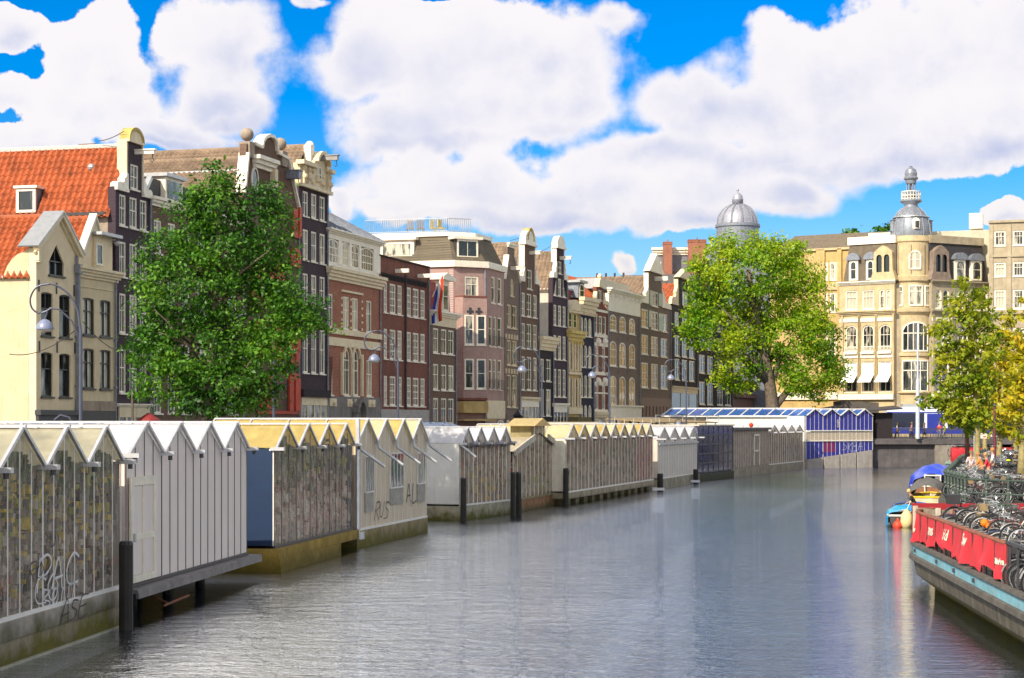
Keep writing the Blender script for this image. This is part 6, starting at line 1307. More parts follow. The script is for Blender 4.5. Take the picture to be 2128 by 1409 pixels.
    for i in range(4):
        x0, x1 = L * i / 4, L * (i + 1) / 4; xc = (x0 + x1) / 2; m = MB(); m.face([(x0, -.1, ze + .03), (xc, -.1, zr + .03), (xc, BL, zr + .03), (x0, BL, ze + .03)]); m.face([(x1, BL, ze + .03), (xc, BL, zr + .03), (xc, -.1, zr + .03), (x1, -.1, ze + .03)]); b = m.build('roof_bay', BR, t); m = MB()
        for xa in (x0 + .04, x1 - .04):
            for k in range(8): y = -.12 + k * BL / 7; m.bar((xa, y, ze + .06), (xc, y, zr + .08), .10 if k else .16, .08)
        m.bar((xc, -.1, zr + .09), (xc, BL, zr + .09), .1, .08); m.build('rafter', WBAR, b)
    m = MB(); m.box(.01, L - .01, .3, BL, .0, ze); m.build('core_wall', WH2, t); m = MB()
    for s_ in ((L * .45, 2.0, .28, 'purple'),):
        m.box(L * .26, L * .43, -.012, -.003, 1.75, 2.9)
    m.build('faded_poster', M('faded magenta', (.20, .02, .12), .5, .3, 3), t); text('GRIN', .38, (L * .475, -.03, 4.9), t, WHITE, 'banner_lettering', 0, .004, (PI / 2, PI / 2, 0))
    spray('SKEA', .95, L * .70, 2.35, -.03, t, M('pale graffiti', (.45, .48, .75), .6), .15)
    # white flank and lean-to with blue roof running back to the left
    t2 = thing('market_hall', 'long white walled market hall with sloping blue glass roof behind the striped shed', 'hall', (21.5, 199.5, 0), 0.0); LL = 10.9
    m = MB(); m.box(0, LL, 0, 5, .5, 5.65); m.build('wall', WH2, t2); m = MB(); m.face([(-5.0, -.15, 5.70), (LL + .2, -.15, 5.70), (LL + 1.6, 3.2, 6.55), (-3.5, 3.2, 6.55)]); m.build('roof', BR, t2); m = MB()
    for k in range(12): x = -5.0 + k * (LL + 5.2) / 11; m.bar((x, -.16, 5.74), (x + 1.45, 3.2, 6.6), .12, .08)
    m.bar((-5, -.2, 5.70), (LL + .2, -.2, 5.70), .14, .16); m.bar((-3.5, 3.2, 6.6), (LL + 1.6, 3.2, 6.6), .12, .1); m.build('roof_bar', WBAR, t2); m = MB(); m.box(-5.0, -.002, .3, 4.8, .5, 5.6); m.build('side_wing', M('cream wall', (.60, .52, .40), .8, .15), t2)
    # strips of blue glass roof behind the first glasshouses
    STR = roofglass('blue grey glass roof', (.16, .22, .36), .12, .1, .25, (.10, .26, .34), .6)
    for i, (A, B, lab) in enumerate((((-17.5, 31), (-16.1, 45.0), 'bluish glass roof over the market aisle behind the nearest glasshouse'), ((-16.0, 45.3), (-14.6, 57.5), 'bluish glass roof over the market aisle behind the lavender glasshouse'), ((-14.4, 59.5), (-12.2, 71.5), 'grey blue glass roof over the aisle behind the golden roofs'), ((-9.0, 92.0), (-6.2, 100.0), 'grey blue aisle roof behind the plain white end wall'), ((-5.0, 101.5), (-1.8, 113.0), 'grey blue aisle roof behind the turreted pavilion'))):
        A, B = Vector(A), Vector(B); d = B - A; L = d.length; t = thing('aisle_roof', lab, 'roof', (A.x, A.y, 0), math.atan2(d.y, d.x), 'glass roofs over the market aisle'); m = MB(); zz = 5.02; m.face([(0, 0, 4.40), (L, 0, 4.40), (L, 2.4, zz), (0, 2.4, zz)]); m.build('glass', STR, t); m = MB()
        for k in range(int(L / 1.1) + 1): m.bar((k * 1.1, 0, 4.42), (k * 1.1, 2.4, zz + .02), .035)
        m.bar((0, 2.4, zz + .0), (L, 2.4, zz + .0), .035); m.bar((0, 0, 4.40), (L, 0, 4.40), .08); m.build('roof_bar', M('blue steel bar', (.16, .20, .30), .5), t); m = MB()
        for k in range(4): m.tube([(.3 + k * (L - .6) / 3, 2.3, 0), (.3 + k * (L - .6) / 3, 2.3, zz)], .05, 6)
        m.build('post', METAL, t)
    # mooring posts
    first = None
    for i, (px, pyt, pyb, lab) in enumerate(((262, 1125, 1302, 'thick black mooring post between the dirty glass front and the lavender glasshouse'), (963, 993, 1083, 'black mooring post by the corner of the plain white end wall'), (1066, 981, 1072, 'left of two close black mooring posts beside the turreted pavilion'), (1078, 981, 1070, 'right of two close black mooring posts beside the turreted pavilion'), (1176, 973, 1052, 'black mooring post at the left end of the yellow gabled row'), (1372, 984, 1022, 'short dark mooring post with grey collar before the white gables'), (1446, 975, 1005, 'dark mooring post between the pale pink glasshouse and the blue glass kiosk'))):
        Y = 18700 / (pyb - CY) * (1 if i else .985); p = gpt(px, Y, 0); zt = H + (CY - pyt) / F * Y
        t = thing('mooring_post', lab, 'post', (p.x, p.y, 0), 0, 'black mooring posts along the glasshouses'); r = (.17, .16, .15, .16, .17, .22, .22)[i]; m = MB(); m.tube([(0, 0, -1), (0, 0, zt - .05), (0, 0, zt)], [r, r, r * .85], 10); m.build('shaft', M('black timber', (.025, .022, .02)), t)
        m = MB(); m.lathe([(r * .2, zt - .001), (r * .9, zt - .01), (r * 1.05, zt - .08)], 10); m.build('cap', DMETAL, t)
        if i >= 5: m = MB(); m.box(-.6, .3, -.3, .3, .1, .3); m.build('collar', METAL, t)
build_glasshouses()
# ------------------------------------------------------------------ lamp posts, bridge, tram, mast
def swan(lab, px, Y, ztop, small=True):
    p = gpt(px, Y, GZ); t = thing('street_lamp', lab, 'street lamp', (p.x, p.y, GZ), 0, 'curled street lamps along the market'); k = 1.0; Ht = ztop - GZ
    m = MB(); pts = [(0, 0, 0), (0, 0, 2.2), (0, 0, Ht - 1.9), (-.10, 0, Ht - 1.1), (-.42, 0, Ht - .45), (-.95, 0, Ht - .05), (-1.35, 0, Ht), (-1.75, 0, Ht - .12), (-1.98, 0, Ht - .5), (-1.95, 0, Ht - .9), (-1.7, 0, Ht - 1.12), (-1.4, 0, Ht - 1.08), (-1.15, 0, Ht - .92)]
    cv = [Vector(q) for q in pts[3:]]; sm = []
    for i in range(len(cv) - 1):
        a, b, c, d = cv[max(0, i - 1)], cv[i], cv[i + 1], cv[min(len(cv) - 1, i + 2)]
        for q in (0, .25, .5, .75): sm.append(.5 * (2 * b + (c - a) * q + (2 * a - 5 * b + 4 * c - d) * q * q + (3 * b - a - 3 * c + d) * q ** 3))
    pts = pts[:3] + sm + [cv[-1]]; m.tube(pts, [.10, .08, .06] + [.04] * (len(pts) - 3), 8); m.tube([(0, 0, Ht - 2.3), (-.35, 0, Ht - 1.45), (-.85, 0, Ht - .98), (-1.25, 0, Ht - .95)], .035, 6); m.tube([(-1.3, 0, Ht - 1.0), (-1.42, 0, Ht - 1.4)], .04, 6); m.build('pole', M('blue grey steel', (.085, .095, .14), .45, .15, 2, metal=.3), t)
    def hd(x, z, r, nm):
        m = MB(); m.lathe([(.05, z + r * 1.0), (r * .45, z + r * .86), (r * .82, z + r * .5), (r, z), (r * .98, z - .06)], 16, (x, 0)); h = m.build(nm, M('lamp hood', (.24, .27, .40), .35, .1, 3, metal=.2), t, True); m = MB(); m.lathe([(r * .94, z - .05), (r * .7, z - .14), (.01, z - .18)], 16, (x, 0)); m.build('lens', M('lamp lens', (.62, .60, .55), .3), h)
    hd(-1.42, Ht - 1.72, .35, 'lamp_hood')
    m = MB(); m.tube([(-.05, 0, 1.6), (-.25, 0, 1.75), (-.28, 0, 3.0), (-.45, 0, 3.4), (-.8, 0, 3.5), (-1.05, 0, 3.3)], .04, 6); m.build('side_arm', MATS['blue grey steel'], t); hd(-.72, 2.95, .32, 'small_hood')
def rail_posts(m, pts, h, step, r=.03, bars=(1.0, .55)):
    for p, q in zip(pts, pts[1:]):
        p, q = Vector(p), Vector(q); n = max(1, round((q - p).length / step))
        for i in range(n + 1): c = p.lerp(q, i / n); m.tube([c, c + Vector((0, 0, h))], r, 5)
        for b in bars: m.bar(p + Vector((0, 0, h * b)), q + Vector((0, 0, h * b)), r * 1.8)
def street():
    for a in (('curled street lamp in front of the cream gabled houses', 168, 71, 10.45), ('curled street lamp half hidden by the big dark green tree', 569, 88, 10.3), ('curled street lamp in front of the dark red brick warehouse', 827, 107, 10.44), ('curled street lamp in front of the brown neck gable house', 1126, 129, 10.45), ('curled street lamp in front of the taupe arched window house', 1267, 146, 10.5), ('curled street lamp in front of the dark house beside the round tree', 1426, 166, 10.8)): swan(*a)
    BR = M('bridge stone', (.10, .09, .095), .85, .4, .8, streak=.5); b = thing('bridge', 'dark stone bridge abutment and deck crossing the end of the canal', 'bridge', (40.3, 202.5, 0))
    m = MB(); m.box(0, 9.3, 0, 24, -1, 2.6); m.build('abutment', BR, b); m = MB(); m.box(7.2, 9.6, -.5, -.003, -1, 2.75); m.build('pier', M('pale pier stone', (.24, .215, .18), .85, .35, 1, streak=.5), b)
    m = MB(); m.box(-19, 62, -.3, 24, 2.602, 3.2); m.box(-.0, 40, -.6, -.302, 2.55, 3.05); m.build('deck', BR, b); m = MB(); m.box(22, 60, .2, 24, -1, 2.6); m.build('far_abutment', BR, b); m = MB(); m.box(9.3, 22, 23, 24, -1, 2.6); m.build('inner_wall', M('black timber', (.025, .022, .02)), b)
    m = MB(); rail_posts(m, [(3.2, -.1, 3.2), (40, -.1, 3.2)], 1.1, 1.2, .045, (1.0, .9, .12))
    for i in range(int(36.8 / .3)): m.box(3.2 + i * .3 - .014, 3.2 + i * .3 + .014, -.115, -.085, 3.3, 4.2)
    m.build('railing', DMETAL, b)
    m = MB(); m.face([(-300, 205.008 + 21, 3.0), (300, 226, 3.0), (300, 900, 3.0), (-300, 900, 3.0)]) if False else m.box(18, 130, 226.6, 420, 1.85, 3.0); tag(m.build('road', M('asphalt', (.06, .06, .06), .9, .2)), kind='structure')
    # tram
    t = thing('tram', 'white and blue tram passing behind the people on the bridge', 'tram', (44.6, 214, 3.2)); BL = M('tram blue', (.02, .035, .30), .35, .1); W = M('tram white', (.70, .74, .85), .35, .06)
    m = MB(); m.prism([(0, .5), (22, .5), (22, 3.3), (21.5, 3.65), (.5, 3.65), (0, 3.3)], 0, 2.5); m.build('body', W, t); m = MB(); m.box(-.02, 22.02, -.03, -.002, .45, 1.15); m.box(-.02, 22.02, -.03, -.002, 2.92, 3.06); m.build('blue_stripe', BL, t); m = MB()
    for x in (.4, 7.2, 12.5, 17.5): m.box(x, x + (4.0 if x < 1 else 3.6), -.05, -.003, 1.2, 2.9)
    m.build('window', M('tram glass', (.012, .014, .03), .08, .1, spec=.8), t); m = MB(); m.box(4.75, 6.6, -.055, -.003, .6, 2.85); m.build('door', BL, t); m = MB(); m.box(2, 5, .5, 2, 3.66, 4.0); m.box(9, 14, .5, 2, 3.66, 3.95); m.build('roof_unit', METAL, t)
    for x in (3, 10, 18): m = MB(); m.tube([(x, .1, .36), (x, .35, .36)], .36, 14); m.build('wheel', DMETAL, t)
    # black pavilion at the corner of the bridge
    t = thing('black_pavilion', 'black slatted kiosk with dark awning between the blue glasshouse and the bridge', 'kiosk', (40.9, 202.2, 2.9)); m = MB(); m.box(0, 1.9, .2, 4, 0, 3.2)
    for i in range(9): m.box(.05 + i * .22, .12 + i * .22, .12, .199, 0, 3.1)
    m.build('wall', BLACKBR, t); m = MB(); m.hexa([(-3.5, -.8, 3.1), (2.8, -.8, 3.6), (2.8, 4, 3.9), (-3.5, 4, 3.3), (-3.5, -.8, 3.25), (2.8, -.8, 3.75), (2.8, 4, 4.05), (-3.5, 4, 3.45)]); m.build('awning', M('dark awning', (.035, .032, .04), .6), t)
    t = thing('dark_canopy', 'big grey black canopy box behind the royal blue glasshouse', 'canopy', (31.0, 209, 3)); m = MB(); m.prism([(0, 3.0), (3.5, 3.3), (7.2, 4.0), (7.2, 4.5), (11.6, 4.3), (11.6, 2.4), (7, 2.2), (0, 2.6)], 0, 5); m.build('hood', M('grey canvas', (.10, .085, .075), .8, .25, 1), t); m = MB()
    for x in (.5, 6, 11): m.box(x, x + .2, .2, .4, -1.2, 2.7)
    m.build('post', DMETAL, t)
    # tall white mast with blue plate
    p = gpt(1907, 201.5, 3.2); t = thing('tram_mast', 'tall tapering white mast with small blue sign on the bridge', 'mast', p); m = MB(); m.tube([(0, 0, 0), (0, 0, 3), (0, 0, 6.6), (0, 0, 6.65), (0, 0, 12.9)], [.24, .22, .19, .12, .08], 10); m.build('pole', M('pale blue steel', (.52, .58, .68), .5, .1), t); m = MB(); m.box(.25, .62, -.12, -.06, 3.2, 4.6); m.build('blue_sign', M('sign blue', (.02, .07, .40), .5), t); m = MB(); m.ball((.44, -.12, 4.2), .12, 8); m.box(.36, .52, -.14, -.121, 3.5, 3.9); m.build('sign_symbol', WHITE, t)
    t = thing('wall_lantern', 'black lantern on the corner of the small grey house with the pointed gable', 'lantern', gpt(1077, 153, 0) + Vector((0, 0, 5.0))); m = MB(); m.lathe([(.05, -.4), (.22, -.3), (.42, .55), (.5, .6), (.1, 1.0), (.03, 1.2)], 6); m.build('lamp_glass', M('lantern', (.02, .02, .03), .3), t); m = MB(); m.tube([(0, 0, -.35), (0, 0, -1.0), (.5, 1.2, -1.2)], .05, 5); m.build('bracket', DMETAL, t)
    # flower basket and shop awnings in front of the dark neck gable house
    p = FP(311); t = thing('flower_shop_sign', 'red parasol and yellow urn of flowers before the dark neck gable house', 'parasol', gpt(309, 93, GZ)); m = MB(); m.lathe([(.75, 2.95), (.6, 3.35), (.05, 3.7)], 10); m.build('canopy', REDROOF, t); m = MB(); m.tube([(0, 0, 0), (0, 0, 3)], .05, 6); m.build('pole', DMETAL, t); m = MB(); m.lathe([(.15, 1.6), (.25, 2.3), (.45, 2.6), (.01, 2.6)], 10, (-.1, -.5)); m.build('urn', OCHRE, t)
    # overhead wires
    for i, (p0, p1, sag, lab) in enumerate(((gpt(20, 80, py=736), gpt(168, 71, py=676), .4, 'thin sagging cable from the cream side wall to the nearest street lamp'), (gpt(172, 71, py=668), gpt(245, 95, py=728), .2, 'thin cable from the nearest street lamp to the narrow cream house'), (gpt(205, 97.5, py=293), gpt(258, 96.5, py=272), .1, 'stay wire on the ridge of the long orange roof'), (gpt(1060, 168, py=500), gpt(1100, 168, py=487), .05, 'stay wire behind the gold crested gable'), (gpt(1112, 173, py=527), gpt(1158, 173, py=503), .1, 'stay wire behind the purple black gable'))):
        m = MB(); m.tube([p0.lerp(p1, k / 10) - Vector((0, 0, sag * 4 * k / 10 * (1 - k / 10))) for k in range(11)], .022, 4); tag(m.build('overhead_cable', DMETAL), lab, 'cable', 'overhead cables')
street()
# ------------------------------------------------------------------ trees
def leafmat(name, c0, c1, c2, tr=.35, big=.35):
    m, nt, p = nodemat(name); N = nt.nodes; L = nt.links
    g = N.new('ShaderNodeNewGeometry'); tc = N.new('ShaderNodeTexCoord'); n = N.new('ShaderNodeTexNoise'); L.new(tc.outputs['Object'], n.inputs['Vector']); n.inputs['Scale'].default_value = big; n.inputs['Detail'].default_value = 3
    a = N.new('ShaderNodeMath'); a.operation = 'MULTIPLY_ADD'; L.new(n.outputs['Fac'], a.inputs[0]); a.inputs[1].default_value = 1.5; a.inputs[2].default_value = -.5
    b = N.new('ShaderNodeMath'); b.operation = 'MULTIPLY_ADD'; L.new(g.outputs['Random Per Island'], b.inputs[0]); b.inputs[1].default_value = .5; L.new(a.outputs[0], b.inputs[2])
    r = N.new('ShaderNodeValToRGB'); L.new(b.outputs[0], r.inputs[0]); e = r.color_ramp.elements; e[0].position = .15; e[0].color = (*c0, 1); e[1].position = .95; e[1].color = (*c2, 1); k = e.new(.5); k.color = (*c1, 1)
    L.new(r.outputs[0], p.inputs['Base Color']); p.inputs['Roughness'].default_value = .45; p.inputs['Specular IOR Level'].default_value = .35
    t = N.new('ShaderNodeBsdfTranslucent'); L.new(r.outputs[0], t.inputs[0]); mx = N.new('ShaderNodeMixShader'); mx.inputs[0].default_value = tr; L.new(p.outputs[0], mx.inputs[1]); L.new(t.outputs[0], mx.inputs[2]); L.new(mx.outputs[0], N['Material Output'].inputs[0]); return m
def crown(root, blobs, Y, leaf, dens, mat, seed, depth=1.0, clump=.55, per=26, name='crown', shell=.55, yj=.5):
    """leaf clumps spread through ellipsoids; blobs are (column, row, half width, half height) as measured on the tree, at its own distance"""
    r = np.random.default_rng(seed); k = Y / F; V = []; base = np.array(root.location)
    cx = np.mean([b[0] for b in blobs])
    for bi, (px, py, rx, ry) in enumerate(blobs):
        R_ = np.array([rx * k, (rx + ry) / 2 * k * depth, ry * k]); dy = r.uniform(-1, 1) * yj * R_[1] * 1.3
        c = np.array([(px - CX) / F * Y, Y + dy, H + (CY - py) / F * Y]) - base
        area = 4 * math.pi * ((R_[0] * R_[1]) ** 1.6 / 3 + (R_[0] * R_[2]) ** 1.6 / 3 + (R_[1] * R_[2]) ** 1.6 / 3) ** (1 / 1.6)
        nc = max(6, int(area * dens)); d = r.normal(size=(nc, 3)); d /= np.linalg.norm(d, axis=1)[:, None]
        rad = r.uniform(shell ** 2, 1.08, nc) ** .5; cc = c + d * R_ * rad[:, None]
        cs = clump * r.uniform(.6, 1.3, nc)
        m = r.integers(int(per * .6), int(per * 1.4), nc); idx = np.repeat(np.arange(nc), m); n = len(idx)
        pos = cc[idx] + r.normal(size=(n, 3)) * (cs[idx] * .5)[:, None] * np.array([1.1, 1.1, .75])
        nor = d[idx] * .7 + np.array([0, 0, .55]) + r.normal(size=(n, 3)) * .65; nor /= np.linalg.norm(nor, axis=1)[:, None]
        a = np.cross(nor, r.normal(size=(n, 3))); a /= np.linalg.norm(a, axis=1)[:, None]; b = np.cross(nor, a)
        s = leaf * r.uniform(.6, 1.35, n)[:, None]
        V.append(np.stack([pos - a * s, pos - b * s * .55 + nor * s * .12, pos + a * s, pos + b * s * .55 + nor * s * .12], axis=1).reshape(-1, 3))
    V = np.concatenate(V); n = len(V) // 4; me = bpy.data.meshes.new(name); me.vertices.add(len(V)); me.vertices.foreach_set('co', V.astype(np.float32).ravel()); me.loops.add(n * 4); me.loops.foreach_set('vertex_index', np.arange(n * 4, dtype=np.int32))
    me.polygons.add(n); me.polygons.foreach_set('loop_start', np.arange(0, n * 4, 4, dtype=np.int32)); me.polygons.foreach_set('loop_total', np.full(n, 4, dtype=np.int32)); me.materials.append(mat); me.update(calc_edges=True); me.validate()
    o = bpy.data.objects.new(name, me); COL.objects.link(o); o.parent = root; return n
def trunk(root, Y, path, r0, limbs, mat, seed=0):
    """path and limbs are photo spots lifted to the distance of the tree"""
    base = Vector(root.location); r = random.Random(seed); L = lambda px, py, dy=0: gpt(px, Y + dy, py=py) - base
    m = MB(); pts = [Vector((0, 0, -.1))] + [L(*p) for p in path]; n = len(pts); rr = [r0 * (1.25 if i == 0 else 1 - .75 * i / (n - 1)) for i in range(n)]; m.tube(pts, rr, 10)
    for k, (i, px, py, dy) in enumerate(limbs):
        a = pts[i]; b = L(px, py, dy); mid = a.lerp(b, .5) + Vector((r.uniform(-.3, .3), r.uniform(-.3, .3), .35)); m.tube([a, mid, b], [rr[i] * .7, rr[i] * .4, rr[i] * .1], 6)
        for q in range(2): e = mid + Vector((r.uniform(-1.6, 1.6), r.uniform(-1.6, 1.6), r.uniform(.3, 1.8))); m.tube([mid, e], [rr[i] * .28, rr[i] * .05], 5)
    return m.build('trunk', mat, root, True)
BARK = M('grey bark', (.13, .10, .075), .9, .45, 3, bump=.5); BARK_Y = M('plane bark', (.30, .25, .11), .9, .5, 3, bump=.4); BARK_R = M('reddish bark', (.16, .075, .06), .9, .4, 3, bump=.4)
def trees():
    Y = 80; t = thing('leafy_tree', 'big dark green tree standing in front of the tall houses on the left', 'tree', gpt(432, Y, GZ))
    trunk(t, Y, [(432, 870), (438, 780), (448, 640), (455, 500), (452, 390)], .32, [(2, 330, 690, -1), (2, 560, 690, 1), (3, 360, 540, 1), (3, 560, 520, -1), (2, 620, 650, 1), (4, 480, 430, 1), (1, 540, 780, -1), (1, 350, 800, 1)], BARK, 2)
    bl = [(455, 372, 42, 40), (450, 432, 78, 50), (395, 470, 60, 60), (345, 530, 55, 55), (530, 430, 55, 42), (565, 480, 45, 60), (470, 520, 110, 70), (575, 570, 55, 65), (400, 600, 110, 80), (510, 640, 110, 90), (320, 640, 42, 70), (620, 645, 55, 32), (650, 672, 45, 22), (600, 680, 50, 40), (430, 720, 130, 80), (325, 735, 50, 45), (285, 712, 26, 22), (560, 740, 50, 60), (470, 800, 95, 60), (350, 800, 60, 45), (530, 810, 50, 40), (300, 800, 28, 25), (430, 840, 70, 28), (560, 400, 25, 22), (410, 415, 25, 28)]
    n = crown(t, bl, Y, .100, 2.5, leafmat('dark green leaves', (.014, .065, .006), (.055, .18, .012), (.19, .38, .025), .36), 5, .85, .50, 36)
    Y = 209; t = thing('round_tree', 'huge round yellow green elm at the bend of the canal beside the blue glasshouse', 'tree', gpt(1607, Y, GZ))
    trunk(t, Y, [(1606, 850), (1600, 800), (1590, 740), (1572, 660), (1555, 560)], .95, [(2, 1650, 700, 2), (3, 1500, 640, -2), (3, 1640, 600, 3), (4, 1520, 540, 2), (4, 1610, 540, -2), (2, 1530, 720, -2), (1, 1690, 760, 2), (2, 1450, 680, -1)], BARK, 3)
    bl = [(1550, 512, 72, 32), (1490, 540, 48, 45), (1620, 530, 55, 38), (1655, 520, 25, 22), (1560, 570, 110, 55), (1470, 595, 40, 45), (1660, 580, 50, 45), (1510, 640, 75, 45), (1610, 640, 95, 55), (1690, 640, 38, 50), (1450, 660, 32, 30), (1428, 685, 22, 22), (1490, 695, 70, 40), (1560, 690, 40, 40), (1650, 700, 80, 45), (1715, 705, 32, 45), (1530, 755, 50, 32), (1600, 755, 60, 32), (1680, 765, 60, 42), (1730, 770, 24, 38), (1545, 792, 40, 24), (1655, 798, 45, 26), (1700, 812, 36, 24), (1500, 785, 25, 16), (1440, 545, 14, 20)]
    n2 = crown(t, bl, Y, .20, .58, leafmat('yellow green leaves', (.055, .20, .006), (.23, .40, .010), (.56, .58, .025), .45, .14), 9, .9, 1.0, 38)
    LG = leafmat('fresh green leaves', (.09, .20, .012), (.28, .36, .015), (.58, .52, .03), .45, .5); LY = leafmat('autumn yellow leaves', (.22, .29, .012), (.50, .46, .015), (.74, .50, .02), .45, .5)
    sp = [('slim green tree on the right quay, left of the yellow trees', 2030, 96, BARK_Y, LG, .20, [(2030, 960), (2032, 900), (2025, 800), (2015, 700), (2005, 610)], [(1998, 592, 12, 20), (2008, 620, 22, 22), (1978, 640, 18, 24), (2045, 615, 14, 24), (2035, 655, 32, 28), (1990, 672, 38, 30), (2040, 700, 38, 28), (1985, 720, 44, 30), (1948, 688, 15, 14), (2030, 745, 48, 34), (1960, 752, 32, 26), (1990, 790, 50, 36), (2045, 790, 34, 36), (2010, 835, 55, 34), (1935, 838, 28, 15), (1965, 845, 32, 20), (1990, 868, 40, 22), (2030, 872, 34, 26)]),
          ('yellow autumn tree at the right edge of the quay', 2076, 118, BARK_Y, LY, .22, [(2076, 940), (2080, 880), (2085, 780), (2095, 680)], [(2095, 660, 16, 24), (2082, 700, 26, 26), (2110, 715, 26, 34), (2070, 750, 32, 30), (2105, 770, 34, 36), (2072, 800, 34, 32), (2110, 830, 34, 30), (2075, 855, 38, 30), (2062, 890, 26, 20), (2100, 880, 34, 26)]),
          ('dark leafed yellowing tree cut by the right edge of the picture', 2122, 84, BARK_Y, LY, .22, [(2124, 940), (2126, 860), (2135, 740)], [(2128, 640, 14, 24), (2135, 700, 24, 44), (2120, 770, 24, 36), (2140, 820, 40, 50), (2108, 850, 26, 30), (2126, 895, 24, 26), (2150, 760, 40, 60)]),
          ('thin tree with reddish stem beside the slim green tree', 2010, 99, BARK_R, LG, .20, [(2011, 960), (2009, 900), (2004, 850)], [(2000, 858, 26, 22), (2020, 885, 22, 16), (1985, 840, 22, 16)]),
          ('far pale stemmed tree behind the white sign', 2046, 140, BARK_Y, LG, .28, [(2047, 940), (2046, 900), (2050, 830)], [(2050, 840, 32, 30), (2040, 870, 30, 22), (2060, 800, 30, 30)]),
          ('far tree behind the yellow autumn tree at the right edge', 2109, 142, BARK_Y, LY, .28, [(2110, 930), (2110, 880), (2112, 800)], [(2112, 800, 34, 34), (2100, 850, 34, 30), (2125, 860, 30, 30)])]
    tot = n + n2
    for i, (lab, px, Y, bk, lf, r0, path, bl) in enumerate(sp):
        t = thing('quay_tree', lab, 'tree', gpt(px, Y, GZ), 0, 'young trees on the right quay'); trunk(t, Y, path, r0, [(len(path) - 1, b[0], b[1], 0) for b in bl[:3]] + [(len(path) - 2, b[0], b[1], .3) for b in bl[3:7]], bk, i)
        tot += crown(t, bl, Y, .14, 2.6, lf, 30 + i, .9, .36, 20)
    t = thing('garden_tree', 'distant green treetop showing between the roofs beside the turret', 'tree', gpt(1835, 262, GZ)); trunk(t, 262, [(1835, 700), (1836, 490)], .4, [], BARK); tot += crown(t, [(1835, 482, 20, 12), (1850, 476, 10, 9), (1765, 484, 14, 5)], 262, .32, .5, MATS.get('x') or bpy.data.materials['dark green leaves'], 60, .9, .8, 22)
    t = thing('roadside_shrub', 'low green shrubs on the roof edge left of the big leafy tree', 'shrub', gpt(275, 82, GZ)); m = MB(); m.tube([(0, 0, 0), (0, 0, 4.5)], .06, 5); m.build('stem', BARK, t); tot += crown(t, [(275, 745, 24, 12), (296, 690, 22, 10)], 82, .14, 2.5, bpy.data.materials['dark green leaves'], 61, .8, .35, 18)
    print('leaves', tot)
trees()
